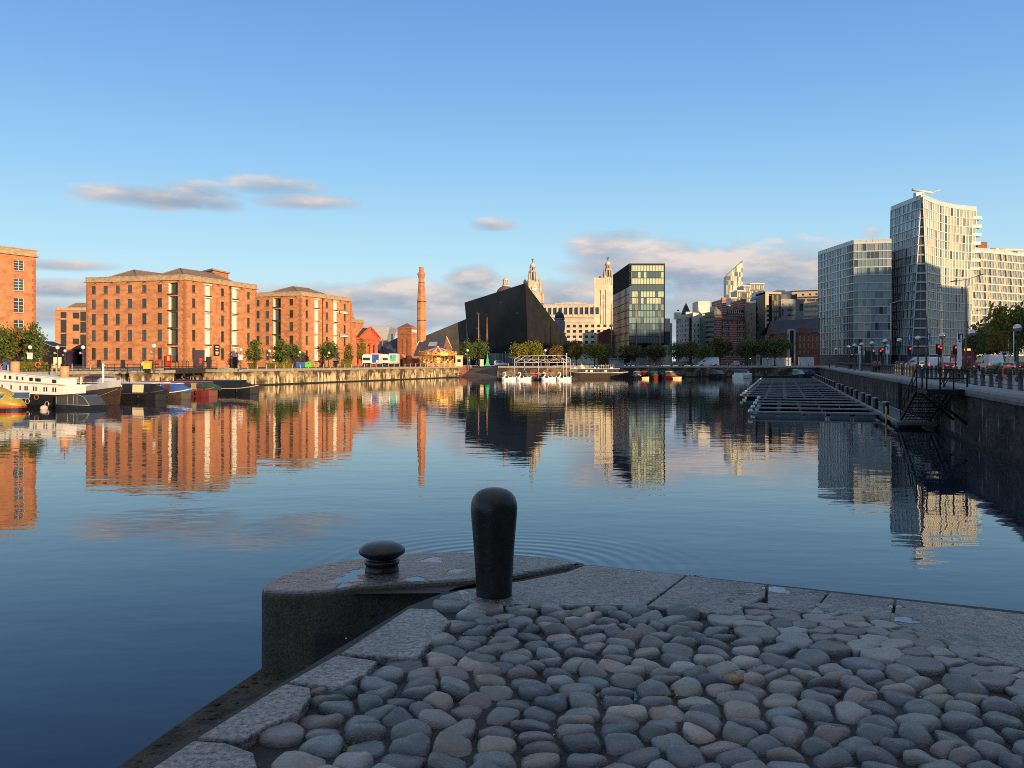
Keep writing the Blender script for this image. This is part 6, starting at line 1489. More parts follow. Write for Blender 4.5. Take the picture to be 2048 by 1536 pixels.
# tubs, benches, lifebuoys along the east quay
tubm = mat('planter_dark', (.022,.022,.022), .5, .2, 4)
tp = root('planter_tub', 'x', 'planter')
mb = MB(); mb.lathe([(.45,0),(.5,.08),(.42,.16),(.5,.55),(.72,.78),(.76,.86),(.66,.86),(.6,.74)], (0,0,0), 16); part(mb, 'tub', tubm, tp)
mb = MB(); rs_ = random.Random(2)
for i in range(40):
    a, r = rs_.random()*6.3, rs_.random()**.5*.55; mb.ball((math.cos(a)*r,math.sin(a)*r,.84+rs_.random()*.06), .08, 6, 4)
part(mb, 'soil', mat('planter_soil', (.04,.045,.02), .9, .4, 8), tp)
used = False
for x, off, lb in ((1915,3.4,'round black planter tub nearest on the right-hand quay'),(1818,3.4,'black planter tub beside the sunlit bollards'),(1762,3.2,'black planter tub at the left of the sunlit bollards'),(1700,3.2,'farthest black planter tub along the right-hand quay')):
    q = eo(x, off); place(tp, used, (*q,.006), 0, lb, 'planter tubs on the right-hand quay'); used = True
bp_ = root('bench', 'x', 'bench')
for s in (-.7,.7):
    mb = MB(); mb.box(s-.12,s+.12,-.22,.22,0,.42); part(mb, 'leg', tubm, bp_)
mb = MB()
for k in range(4): mb.box(-1.0,1.0,-.26+k*.135,-.26+k*.135+.11,.423,.48)
part(mb, 'seat', mat('bench_steel', (.25,.26,.28), .4, .1, 3), bp_)
used = False
for x, off, lb in ((1983,6.5,'low bench left of the orange lifebuoy'),(2016,6.5,'low bench right under the orange lifebuoy')):
    q = eo(x, off); place(bp_, used, (*q,.006), -.3, lb, 'benches behind the bollards'); used = True
def torus(mb, c, Rr, r, axis, m=0, n=20, k=8):
    axis = Vector(axis).normalized(); u = axis.orthogonal().normalized(); w = axis.cross(u); c = Vector(c)
    secs = []
    for i in range(n):
        a = 2*math.pi*i/n; d = u*math.cos(a)+w*math.sin(a)
        secs.append([tuple(c+d*(Rr+math.cos(2*math.pi*j/k)*r)+axis*(math.sin(2*math.pi*j/k)*r)) for j in range(k)])
    o = len(mb.v)
    for s in secs: mb.v += s
    for i in range(n):
        for j in range(k): mb.f.append((o+i*k+j, o+((i+1)%n)*k+j, o+((i+1)%n)*k+(j+1)%k, o+i*k+(j+1)%k)); mb.m.append(m); mb.sm.append(True)
def lifebuoy(c, axis, label, post=True, r=.32):
    rt = root('lifebuoy', label, 'lifebuoy', c)
    mb = MB(); torus(mb, c, r, .085, axis); part(mb, 'ring', orange, rt)
    if post:
        mb = MB(); n = Vector(axis).normalized(); mb.tube([(c[0]+n.x*.16,c[1]+n.y*.16,0),(c[0]+n.x*.16,c[1]+n.y*.16,c[2]+.35)], .06, 6); part(mb, 'post', postm, rt)
    return rt
q = eo(2014, 3.4); lifebuoy((*q, .85), (1,.25,0), 'orange lifebuoy seen edge-on near the right edge', True, .36)
q = eo(1829.5, 2.6); lifebuoy((*q, .95), (.8,-.4,0), 'bright orange lifebuoy among the sunlit bollards', True, .34)

# totem sign, banners, pole signs
def board(x0, x1, y0, y1, D, name, label, cols, post=True, th=.15):
    X0, X1, z0, z1 = px(x0,D), px(x1,D), pz(y1,D), pz(y0,D); rt = root(name, label, 'sign', ((X0+X1)/2, D, 0))
    mb = MB(); mb.box(X0,X1,D,D+th,z0,z1); part(mb, 'panel', cols[0], rt)
    for (u0,u1,v0,v1,m) in cols[1]:
        mb = MB(); mb.box(X0+(X1-X0)*u0,X0+(X1-X0)*u1,D-.02,D-.003,z0+(z1-z0)*v0,z0+(z1-z0)*v1); part(mb, 'marking', m, rt)
    if post:
        mb = MB(); mb.box((X0+X1)/2-.12,(X0+X1)/2+.12,D+.02,D+.12,0,z0-.002); part(mb, 'post', steel, rt)
    return rt
navy = mat('sign_navy', (.012,.018,.12), .4, 0); mag = mat('sign_magenta', (.25,.03,.14), .4, 0)
board(1915.2,1926.2,665,680,128,'totem_sign','navy, magenta and white roadside sign over a white panel','a b'.split() and (white, [(.08,.95,.06,.94,navy)]), False)
D = 127.97
for (x0,x1,y0,y1,m) in ((1918,1920.4,671,679,mag),(1920.7,1923.4,670.5,679,white),(1917.5,1924,667,668.6,white)): pass
rt = [o for o in COL.objects if o.get('label','').startswith('navy, magenta')][0]
for (x0,x1,y0,y1,m) in ((1917.6,1920.4,671,679,mag),(1920.7,1923.6,670.5,679,white),(1917.5,1924,667,668.4,white)):
    mb = MB(); mb.box(px(x0,D),px(x1,D),D-.03,D-.0225+.012,pz(y1,128),pz(y0,128)); part(mb, 'marking', m, rt)
mb = MB(); mb.box(px(1915.6,128),px(1923.5,128),128,128.15,.02,pz(680.2,128)); mb.box(px(1917,128),px(1921,128),127.97,127.997,pz(684,128),pz(681.5,128),1); mb.box(px(1917.3,128),px(1917.9,128),127.97,127.997,pz(692,128),pz(688,128),1); part(mb, 'white_panel', [white, navy], rt)
for x0,x1,y0,y1,D,lb in ((1717,1722.5,692,707,150,'white hanging banner on a pole left of the black entrance box'),(1771,1779,689,707,150,'wide white banner on a pole before the glass blocks')):
    board(x0,x1,y0,y1,D,'pole_banner',lb,(white,[(.3,.75,.35,.8,grey)]))
board(2001,2015,703,711,170,'road_sign','white sign on the far side of the road under the clipped trees',(white,[(.25,.85,.2,.75,black)]))
for x, lb in ((2017,'left one of two white flagpoles'),(2027.5,'right one of two white flagpoles')):
    D = 150; mb = MB(); mb.tube([(px(x,D),D,0),(px(x,D),D,pz(663,D))], .07, 6); single(mb, 'flagpole', white, lb+' before the dark trees', 'flagpole', (px(x,D),D,0))

# ------------------------------------------------------------------ access stair and pontoons
stm = mat('stair_steel', (.010,.011,.012), .6, .25, 3, spec=.15)
pA_ = 50.0; W_ = 2.1
def so(D, off): return eq(D, -off)
rt = root('access_stair', 'dark steel stair dropping from the right-hand quay to the pontoon', 'stair', (*so(52,1.2), 0))
mb = MB(); mb.prism([so(50.2,-.1), so(50.2,W_), so(54.2,W_), so(54.2,-.1)], -.32, -.02, 0); part(mb, 'platform', stm, rt)
def rail(pts, posts, h=1.1):
    mb = MB()
    for z in (h, h*.55): mb.tube([(p[0],p[1],p[2]+z) for p in pts], .03, 5)
    for p in posts: mb.tube([(p[0],p[1],p[2]-.05),(p[0],p[1],p[2]+h+.02)], .045, 6)
    return mb
P3 = lambda D, o, z: (*so(D,o), z)
part(rail([P3(50.3,0,0),P3(50.3,W_,0)], [P3(50.3,o,0) for o in (0,.7,1.4,W_)]), 'railing', stm, rt)
for o in (W_,): part(rail([P3(50.3,o,0),P3(54.2,o,0)], [P3(52,o,0),P3(54.2,o,0)]), 'railing', stm, rt)
s0, s1, zb = 54.2, 61.5, -2.55
for o in (.25, W_):
    mb = MB(); mb.loft([[P3(s0,o-.06,-.34),P3(s0,o+.06,-.34),P3(s0,o+.06,-.0),P3(s0,o-.06,-.0)],[P3(s1,o-.06,zb-.1),P3(s1,o+.06,zb-.1),P3(s1,o+.06,zb+.25),P3(s1,o-.06,zb+.25)]], 0, False); part(mb, 'stringer', stm, rt)
    part(rail([P3(s0,o,0),P3(s1,o,zb)], [P3(s0+(s1-s0)*k/4,o,zb*k/4) for k in range(1,5)]), 'railing', stm, rt)
for k in range(13):
    t = (k+.5)/13; D = s0+(s1-s0)*t; z = zb*t+.02; mb = MB(); mb.prism([so(D-.17,.32), so(D-.17,W_-.07), so(D+.17,W_-.07), so(D+.17,.32)], z-.05, z, 0); part(mb, 'tread', stm, rt)
mb = MB()                                                   # mesh infill under the flight
for k in range(8): o = .35+k*.22; mb.tube([P3(s0,o,-.4), P3(s1,o,zb-.15)], .02, 4)
for k in range(10): t = k/9; mb.tube([P3(s0+(s1-s0)*t,.3,-.38+(zb+.25)*t), P3(s0+(s1-s0)*t,W_-.05,-.38+(zb+.25)*t)], .02, 4)
part(mb, 'underside_grille', stm, rt)
mb = MB(); mb.tube([P3(50.3,W_-.1,-.3), P3(50.3,.0,-2.0)], .08, 6); mb.tube([P3(54.1,W_-.1,-.3), P3(54.1,.0,-2.0)], .08, 6); part(mb, 'bracket', stm, rt)
mb = MB(); mb.prism([so(59.5,.1), so(59.5,2.6), so(61.55,2.6), so(61.55,.1)], -2.75, -2.57, 0); part(mb, 'landing', mat('landing_deck', (.10,.10,.10), .7, .2, 3), rt)

ptm = mat('pontoon_deck', (.19,.20,.21), .4, .2, 2, stretch=(1,6,1)); flo = mat('pontoon_float', (.10,.11,.115), .6, .15, 1); edge = mat('pontoon_edge', (.20,.21,.22), .5, .1, 2)
rt = root('pontoon_walkway', 'long floating walkway running beside the right-hand quay wall', 'pontoon', (*so(150,4.5), -2.6))
mb = MB(); mb.prism([so(61.6,.5), so(61.6,2.4), so(240,2.4), so(240,.5)], -2.75, -2.6, 0); part(mb, 'deck', mat('walkway_deck', (.045,.048,.055), .65, .2, 2), rt)
mb = MB()
for o in (.5,2.4): mb.prism([so(61.6,o-.07), so(61.6,o+.07), so(240,o+.07), so(240,o-.07)], -2.78, -2.55, 0)
part(mb, 'edge_beam', edge, rt)
for k in range(22): mb = MB(); mb.prism([so(62+k*8,.7), so(62+k*8,2.2), so(66.5+k*8,2.2), so(66.5+k*8,.7)], -3.25, -2.755, 0); part(mb, 'float', flo, rt)
# service pedestals with pale caps
pp = root('service_pedestal', 'x', 'pedestal')
mb = MB(); mb.box(-.16,.16,-.16,.16,0,.92); part(mb, 'column', mat('pedestal_dark', (.02,.025,.035), .4, .1), pp)
mb = MB(); mb.box(-.18,.18,-.18,.18,.922,1.02); part(mb, 'cap', mat('pedestal_cap', (.36,.40,.42), .3, 0), pp)
used = False
PX_ = [1772,1751,1737,1726,1712,1702,1694,1684.5,1678,1668,1663,1658,1653,1648,1644,1640,1637,1634,1631]
for i, x in enumerate(PX_):
    p0, p1 = so(60,2.2), so(240,2.2); s = online(p0,p1,x); L = math.hypot(p1[0]-p0[0],p1[1]-p0[1]); q = lerp2(p0,p1,s/L)
    if q[1] > 238: break
    place(pp, used, (*q,-2.6), .3, 'nearest dark service pedestal with a pale cap on the walkway' if i == 0 else 'dark service pedestal with a pale cap along the floating walkway', None if i == 0 else 'service pedestals on the walkway'); used = True
# berthing fingers
flod = mat('pontoon_float_shade', (.006,.006,.007), .9, .2, 1, spec=.05)  # far floats near black, their shade put into the colour
def finger(D, Lf, label, near=False):
    base = Vector(so(D, 2.48)); tip = base - ENX*Lf; u_ = (tip-base).normalized(); n_ = Vector((u_.y,-u_.x))
    rt = root('berthing_finger', label, 'pontoon', (base.x, base.y, -2.6), 'berthing fingers off the walkway')
    q = lambda s, o: (base.x+u_.x*s+n_.x*o, base.y+u_.y*s+n_.y*o)
    mb = MB(); mb.prism([q(0,-.30), q(Lf,-.26), q(Lf,.26), q(0,.30)], -2.70, -2.6, 0); part(mb, 'deck', ptm, rt)
    mb = MB()
    for s_ in (1,-1): mb.prism([q(0,.31*s_), q(Lf,.27*s_), q(Lf,.33*s_), q(0,.37*s_)], -2.71, -2.585, 0)
    part(mb, 'edge_beam', edge if near else ptm, rt)
    for k in range(5):
        s_ = .4+k*(Lf-.6)/5; w_ = (Lf-.6)/5*.78
        mb = MB(); k_ = 1 if near else .45; mb.prism([q(s_,-.28*k_), q(s_+w_,-.26*k_), q(s_+w_,.26*k_), q(s_,.28*k_)], -3.2, -2.702, 0); part(mb, 'float', flo if near else flod, rt)
    mb = MB(); mb.tube([(*q(Lf,0),-2.62),(*q(Lf+.12,0),-2.62)], .14, 8); mb.box(q(Lf-.1,0)[0]-.13,q(Lf-.1,0)[0]+.13,q(Lf-.1,0)[1]-.13,q(Lf-.1,0)[1]+.13,-2.598,-2.42); part(mb, 'end_buffer', white, rt)
FD = [70.5,77,84,90,97,104,111,118,126,134,142,151,160,169,179,189,200,211]
for i, D in enumerate(FD):
    lb = 'nearest floating berthing finger, showing its grey floats' if i == 0 else ('shorter berthing finger among those next to the nearest one' if i < 5 else 'longer berthing finger in the far part of the empty marina')
    finger(D, 10.2 if i < 5 else 12.4, lb, i == 0)
q = so(64.2, 2.75); mb = MB(); mb.tube([(*q,-3.6),(*q,-1.75)], .07, 7); single(mb, 'reflection_post', mat('yellow_post', (.42,.28,.05), .5, .1, 3), 'thin yellow post in place of a yellow reflection by the floating walkway', 'post', (*q,-3))  # added post stands in for a yellow reflection on the water
mb = MB()
for D in (78,): q = so(D, .02); mb.prism([so(D,.0), so(D,.25), so(D+.5,.25), so(D+.5,.0)], -3.5, -.3, 0)
single(mb, 'timber_fender', mat('fender_dark', (.02,.018,.016), .8, .2, 2), 'dark upright timber fender on the right-hand quay wall', 'fender', (*so(78,.1),-2))
# ------------------------------------------------------------------ trees
def leaf_mat(name, c1, c2, c3):
    m = bpy.data.materials.new(name); m.use_nodes = True; t = m.node_tree; b = t.nodes['Principled BSDF']
    b.inputs['Roughness'].default_value = .55; b.inputs['Specular IOR Level'].default_value = .25
    g = t.nodes.new('ShaderNodeNewGeometry'); n = t.nodes.new('ShaderNodeTexNoise'); n.inputs['Scale'].default_value = .9; n.inputs['Detail'].default_value = 6; n.inputs['Roughness'].default_value = .75
    t.links.new(g.outputs['Position'], n.inputs['Vector'])
    r = t.nodes.new('ShaderNodeValToRGB'); r.color_ramp.elements[0].position = .33; r.color_ramp.elements[1].position = .68
    r.color_ramp.elements[0].color = (*c1,1); r.color_ramp.elements[1].color = (*c3,1); e = r.color_ramp.elements.new(.5); e.color = (*c2,1)
    t.links.new(n.outputs['Fac'], r.inputs['Fac']); t.links.new(r.outputs['Color'], b.inputs['Base Color'])
    tr = t.nodes.new('ShaderNodeBsdfTranslucent'); t.links.new(r.outputs['Color'], tr.inputs['Color'])
    mx = t.nodes.new('ShaderNodeMixShader'); mx.inputs[0].default_value = .25
    t.links.new(b.outputs[0], mx.inputs[1]); t.links.new(tr.outputs[0], mx.inputs[2]); t.links.new(mx.outputs[0], t.nodes['Material Output'].inputs[0])
    return m
LG = leaf_mat('leaves_green', (.04,.07,.014), (.085,.13,.026), (.15,.19,.035))
LD = leaf_mat('leaves_dark_green', (.05,.075,.02), (.09,.125,.032), (.15,.17,.045))
LY = leaf_mat('leaves_yellow_green', (.09,.105,.014), (.20,.19,.028), (.32,.27,.04))
LGOLD = leaf_mat('leaves_gold', (.09,.07,.015), (.20,.14,.03), (.30,.20,.05))
LB = leaf_mat('leaves_brown', (.06,.055,.02), (.11,.095,.035), (.17,.14,.05))
bark = mat('bark', (.075,.058,.042), .9, .3, 3, stretch=(1,1,.3))
def crown_mesh(seed, rx, rz, ncl, nl, leaf, zc, shape='round'):
    rs = random.Random(seed); mb = MB(); cl = []
    while len(cl) < ncl:
        u, v, w = rs.uniform(-1,1), rs.uniform(-1,1), rs.uniform(-1,1); d = math.sqrt(u*u+v*v+w*w)
        if d > 1 or d < .35: continue
        taper = 1.0 if shape == 'round' else (1.0-.45*max(0,w) if shape == 'tall' else 1)
        k = 1 + .16*mnoise.noise(Vector((u*2+seed, v*2, w*2)))
        cl.append((u*rx*taper*k, v*rx*taper*k, zc+w*rz*k, rs.uniform(.55,1.15)))
    for (x, y, z, s) in cl:
        for i in range(nl):
            r = .30*min(rx,rz)*s
            p = Vector((x+rs.gauss(0,r), y+rs.gauss(0,r), z+rs.gauss(0,r*.75)))
            a = Vector((rs.gauss(0,1), rs.gauss(0,1), rs.gauss(0,.8))).normalized(); b_ = a.orthogonal().normalized()*leaf*rs.uniform(.6,1.3); c_ = a.cross(b_).normalized()*leaf*rs.uniform(.35,.8)
            mb.add([p-b_, p-c_*.8+b_*.1, p+b_, p+c_*.9-b_*.1], [(0,1,2,3)])
    return mb.mesh('crown', LG)
def trunk_mesh(seed, hc, h, r, spread):
    rs = random.Random(seed); mb = MB(); mb.tube([(0,0,-.1),(rs.gauss(0,.05),rs.gauss(0,.05),hc*.5),(rs.gauss(0,.1),rs.gauss(0,.1),hc),(rs.gauss(0,.15),rs.gauss(0,.15),h*.8)], [r,r*.8,r*.65,r*.2], 7)
    for i in range(7):
        a = i*.9+rs.random(); z = hc+rs.uniform(-.1,.35)*(h-hc); mb.tube([(0,0,z-.3),(math.cos(a)*spread*.45,math.sin(a)*spread*.45,z+.4),(math.cos(a)*spread*.9,math.sin(a)*spread*.9,z+1.1+rs.random())], [r*.42,r*.25,r*.08], 5)
    return mb.mesh('trunk', bark)
# each kind: nominal height 6 m
KINDS_ = {'round':[(crown_mesh(s, 2.05, 2.0, 64, 26, .24, 4.0), trunk_mesh(s, 2.0, 5.4, .14, 1.8)) for s in (1,2,3)],
          'tall':[(crown_mesh(s, 1.25, 2.6, 60, 24, .2, 3.5, 'tall'), trunk_mesh(s, 1.2, 5.4, .1, 1.1)) for s in (11,12)],
          'wide':[(crown_mesh(s, 2.9, 1.9, 90, 26, .26, 4.1), trunk_mesh(s, 2.1, 5.4, .16, 2.4)) for s in (21,22)]}
tn = [0]
def tree(x, D, ytop, w, kind, m, label, name='tree', sx=1.0):
    """crown w photo pixels wide, its top at row ytop"""
    tn[0] += 1; v = KINDS_[kind]; cm, tm = v[tn[0] % len(v)]
    h = pz(ytop, D); half = {'round':2.45,'tall':1.55,'wide':3.3}[kind]; W_ = w/F*D/2
    rt = root(name, label, 'tree', (px(x,D), D, 0), None, tn[0]*1.3)
    sz = h/6.15; sxy = W_/half; rt.scale = (sxy, sxy, sz)
    inst(tm, 'trunk', rt); o = inst(cm, 'crown', rt)
    o.material_slots[0].link = 'OBJECT'; o.material_slots[0].material = m
    return rt
T = [(6,137,655,62,'round',LG,'green tree at the left edge before the tall warehouse'),(44,139,650,64,'round',LGOLD,'golden-brown tree before the tall warehouse'),(66,133,645,48,'tall',LG,'green tree before the warehouse corner with its top bare'),
 (508,195,679,36,'tall',LG,'green quayside tree nearest the bridge'),(563,205,678,44,'tall',LG,'largest rounded green tree on the left quay'),(587,212,688,38,'round',LD,'darker tree tucked behind the largest quayside tree'),
 (658,222,683,46,'round',LG,'leafy tree before the two-sign warehouse'),(697,231,687,22,'tall',LGOLD,'small thin autumn tree beside the clipped hedge block'),(724,238,676,22,'tall',LY,'slender tree in front of the orange columns'),
 (934,264,683,36,'round',LG,'bright green tree right of the carousel'),(958,273,683,40,'wide',LD,'darker green tree behind the bright one by the carousel'),
 (1038,266,687,40,'round',LY,'yellow-green tree over the left end of the steel canopy'),(1068,268,683,46,'wide',LY,'larger yellow-green tree over the steel canopy'),(1112,266,688,30,'round',LGOLD,'small golden tree over the right end of the canopy'),
 (1141,280,681,46,'wide',LB,'brown tree in shade at the foot of the square tower'),(1153,264,686,30,'round',LGOLD,'golden tree in front of the brown one'),(1189,262,683,54,'round',LY,'brightest yellow-green tree on the far quay'),(1210,270,689,34,'round',LG,'green tree beside the brightest one'),
 (1262,276,690,54,'wide',LB,'dark tree left of centre before the green glass block'),(1310,278,688,50,'wide',LB,'dark tree before the right side of the green glass block'),
 (1357,270,684,46,'round',LD,'dark green tree right of the green glass block'),(1383,282,683,40,'wide',LB,'brownish tree behind the two green ones'),(1407,268,688,38,'round',LG,'brighter green tree behind the white van'),(1440,280,676,50,'wide',LB,'large brown-green tree before the striped building'),
 (1495,278,678,54,'wide',LD,'dark green tree left of the arched bay'),(1550,276,674,66,'wide',LD,'largest dark green tree on the far quay'),
 (1980,190,648,86,'wide',LD,'dark tree at the left of the group by the cream wing'),(2030,176,612,110,'wide',LY,'big golden-topped tree by the right edge'),(2090,170,600,120,'wide',LD,'big dark tree cut off by the right edge'),(1950,196,668,64,'wide',LD,'lower dark bushy tree behind the globe lamp'),(2010,200,655,90,'wide',LD,'dark tree behind the clipped trees')]
for t in T: tree(*t)
# pleached trees with box-clipped crowns
def box_crown(seed, w, h, z0, n, leaf, m, name='crown'):
    rs = random.Random(seed); mb = MB()
    for i in range(n):
        f = rs.randrange(3); p = [rs.uniform(-w,w), rs.uniform(-w,w), rs.uniform(0,h)]
        if f < 2: p[f] = rs.choice((-w,w))*rs.uniform(.86,1.04)
        else: p[2] = rs.choice((0,h))+rs.gauss(0,.06)
        p = Vector((p[0],p[1],p[2]+z0)); a = Vector((rs.gauss(0,1),rs.gauss(0,1),rs.gauss(0,1))).normalized(); b_ = a.orthogonal().normalized()*leaf; c_ = a.cross(b_)*.6
        mb.add([p-b_,p-c_,p+b_,p+c_], [(0,1,2,3)])
    return mb
for x, D, y0, y1, lb, m in ((1987,130,669,699,'left of the two golden box-clipped trees',LGOLD),(2006,132,664,701,'right of the two golden box-clipped trees',LGOLD),(1966,134,668,704,'shaded box-clipped tree beside the golden pair',LD)):
    rt = root('clipped_tree', lb, 'tree', (px(x,D),D,0)); z0, z1 = pz(y1,D), pz(y0,D)
    mb = MB(); mb.tube([(px(x,D),D,0),(px(x,D),D,z0+.8)], .07, 6); part(mb, 'trunk', bark, rt)
    inst(box_crown(int(x), .68, z1-z0, z0, 1500, .11, m).mesh('crown', m), 'crown', rt)
def hedge(x0, x1, D, h, m, label, depth=.8, n=900):
    X0, X1 = px(x0,D), px(x1,D); rs = random.Random(int(x0)); mb = MB(); mb.box(X0+.1,X1-.1,D-depth/2+.1,D+depth/2-.1,0,h-.12)
    for i in range(n):
        f = rs.random(); p = Vector((rs.uniform(X0,X1), D+rs.uniform(-depth/2,depth/2), rs.uniform(0,h)))
        if f < .55: p.y = D-depth/2+rs.gauss(0,.04)
        elif f < .85: p.z = h+rs.gauss(0,.04)
        else: p.x = rs.choice((X0,X1))
        a = Vector((rs.gauss(0,1),rs.gauss(0,1),rs.gauss(0,1))).normalized(); b_ = a.orthogonal().normalized()*.13; c_ = a.cross(b_)*.7; mb.add([p-b_,p-c_,p+b_,p+c_], [(0,1,2,3)])
    return single(mb, 'hedge', m, label, 'hedge', ((X0+X1)/2, D, 0))
hedge(38,92,127,1.35,LY,'clipped green hedge behind the white houseboat',1.2,1600)
for x0,x1,D,lb in ((496,513,186,'low hedge under the tree nearest the bridge'),(532,552,193,'low hedge left of the largest quayside tree'),(556,582,197,'low hedge beneath the largest quayside tree'),(682,702,225,'taller clipped hedge block by the thin autumn tree')): hedge(x0,x1,D,1.1 if x0 < 600 else 1.9,LY,lb,.9,500)
# raised planting bed by the road on the right
mb = MB(); rs = random.Random(77)
p0, p1 = Vector(eq(84,13.2)), Vector(eq(112,13.2)); n_ = ENX
for i in range(5200):
    t = rs.random(); o = rs.random()*3.2; hgt = (.75+.45*mnoise.noise(Vector((t*14,o,3))))*min(1,4*(1-abs(2*t-1)))*math.sin(math.pi*min(1,.12+o/3.4)); p = p0.lerp(p1,t)+n_*o; q = Vector((p.x,p.y,max(.02,hgt*rs.uniform(.6,1.05))))
    a = Vector((rs.gauss(0,1),rs.gauss(0,1),rs.gauss(0,1))).normalized(); b_ = a.orthogonal().normalized()*.16; c_ = a.cross(b_)*.6; mb.add([q-b_,q-c_,q+b_,q+c_], [(0,1,2,3)])
o = struct(mb, 'ground_cover', leaf_mat('leaves_bed', (.025,.04,.012), (.05,.075,.02), (.13,.10,.02)), 'stuff')
for x, D, m, lb, r in ((1991,103,LY,'rounded yellow-green shrub in the planting bed',1.0),(2012,102,LB,'brown low shrub in the planting bed',.8)):
    rt = root('shrub', lb, 'shrub', (px(x,D),D,0)); o = inst(KINDS_['round'][0][0], 'foliage', rt, (0,0,-.4)); o.scale = (.42*r,.42*r,.26*r); o.material_slots[0].link = 'OBJECT'; o.material_slots[0].material = m

# ------------------------------------------------------------------ west quay: railings, bollards, bridge, bins
rl = mat('railing_paint', (.03,.022,.018), .5, .2, 3)
wp = root('bollard', 'x', 'bollard')
mb = MB(); mb.lathe([(.14,-.05),(.13,.0),(.115,.5),(.105,.95)], (0,0,0), 8); part(mb, 'shaft', mat('bollard_west', (.34,.25,.14), .5, .35, 3), wp)
mb = MB(); mb.lathe([(.105,.95),(.13,.98),(.12,1.06),(.04,1.12)], (0,0,0), 8); part(mb, 'cap', postm, wp)
used = False
for k in range(34):
    q = wq(162+k*2.6, 1.7); place(wp, used, (*q,.006), 0, 'slim bollard in the row along the sunlit quay wall past the bridge', 'bollards along the left-hand quay'); used = True
for x, y_ in ((144,742),(181,739),(16,744),(104,743),(113,746)):
    D = 2832/(y_-HY); place(wp, True, (px(x,D),D,.006), 0, 'slim bollard on the left quay near the archway', 'bollards near the archway', 1.15)
def railing(pts, label, z0=0.0, h=1.15, step=1.9):
    rt = root('railing', label, 'railing', (*pts[0], z0))
    for a_, b_ in zip(pts[:-1], pts[1:]):
        d = Vector(b_)-Vector(a_); n = max(1, round(d.length/step))
        for i in range(n+1):
            p = Vector(a_)+d*i/n; mb = MB(); mb.tube([(p.x,p.y,z0),(p.x,p.y,z0+h+.06)], .05, 5); part(mb, 'post', rl, rt)
        for z in (h, h*.55, .15): mb = MB(); mb.tube([(*a_,z0+z),(*b_,z0+z)], .035, 5); part(mb, 'rail', rl, rt)
railing([P2(203,133),P2(330,140)], 'black railing along the promenade before the largest warehouse')
railing([wq(121,1.6),wq(146,1.6)], 'low railing along the quay edge over the narrowboats', 0, 1.0, 2.6)
bA, bB = wq(146.6,3.4), wq(158.6,3.4)
rt = root('swing_bridge', 'low dark steel bridge over the dock passage with braced girders', 'bridge', ((bA[0]+bB[0])/2,(bA[1]+bB[1])/2,0))
d = (Vector(bB)-Vector(bA)).normalized(); n = Vector((d.y,-d.x)); A0 = Vector(bA)-d*1.2; B0 = Vector(bB)+d*1.4
bm_ = mat('bridge_steel', (.03,.026,.022), .6, .25, 2)
mb = MB(); mb.prism([tuple(A0+n*1.2),tuple(B0+n*1.2),tuple(B0-n*5),tuple(A0-n*5)], .05, .42, 0); part(mb, 'deck', bm_, rt)
mb = MB()
for o in (1.1,-2,-4.8): mb.prism([tuple(A0+n*o),tuple(B0+n*o),tuple(B0+n*(o-.15)),tuple(A0+n*(o-.15))], -.55, .045, 0)
part(mb, 'girder', bm_, rt)
for k in range(5):
    a_ = Vector(bA)+d*(1+k*2.4)+n*1.0; mb = MB(); mb.tube([(a_.x,a_.y,-.4),(a_.x+d.x*3.4-n.x*2,a_.y+d.y*3.4-n.y*2,-2.9)], .16, 5); part(mb, 'brace', bm_, rt)
    mb = MB(); mb.tube([(a_.x-n.x*2.4,a_.y-n.y*2.4,-3.4),(a_.x-n.x*2.4,a_.y-n.y*2.4,-.5)], .14, 5); part(mb, 'pile', wood if k % 2 else bm_, rt)
for k in range(9):
    p = A0.lerp(B0, k/8)+n*1.1; mb = MB(); mb.tube([(p.x,p.y,.42),(p.x,p.y,1.65)], .05, 5); part(mb, 'railing_post', rl, rt)
for z in (1.6,1.1,.65): mb = MB(); a_, b_ = A0+n*1.1, B0+n*1.1; mb.tube([(a_.x,a_.y,z),(b_.x,b_.y,z)], .035, 5); part(mb, 'rail', rl, rt)
# sloping stone ramps up to the bridge
for p_, q_, nm_, lb in ((wq(139,1.0),wq(146.4,1.0),'stone_ramp','grass-edged stone ramp up to the left end of the bridge'),(wq(167,1.0),wq(160.3,1.0),'stone_ramp','stone ramp down from the right end of the bridge')):
    dd = Vector((LW(1)[0]-LW(0)[0],1)).normalized(); nn = Vector((-dd.y,dd.x)); e_ = [(p_[0],p_[1],.02),(q_[0],q_[1],.02),(q_[0],q_[1],.42)]; f_ = [(x+nn.x*6,y+nn.y*6,z) for x,y,z in e_]
    mb = MB(); mb.loft([e_, f_], 0, False); single(mb, nm_, copm, lb, 'ramp', (p_[0],p_[1],0))
railing([wq(147,-.0+6.5),wq(159,6.5)], 'black railing on the far side of the bridge', .42, 1.15, 1.7)
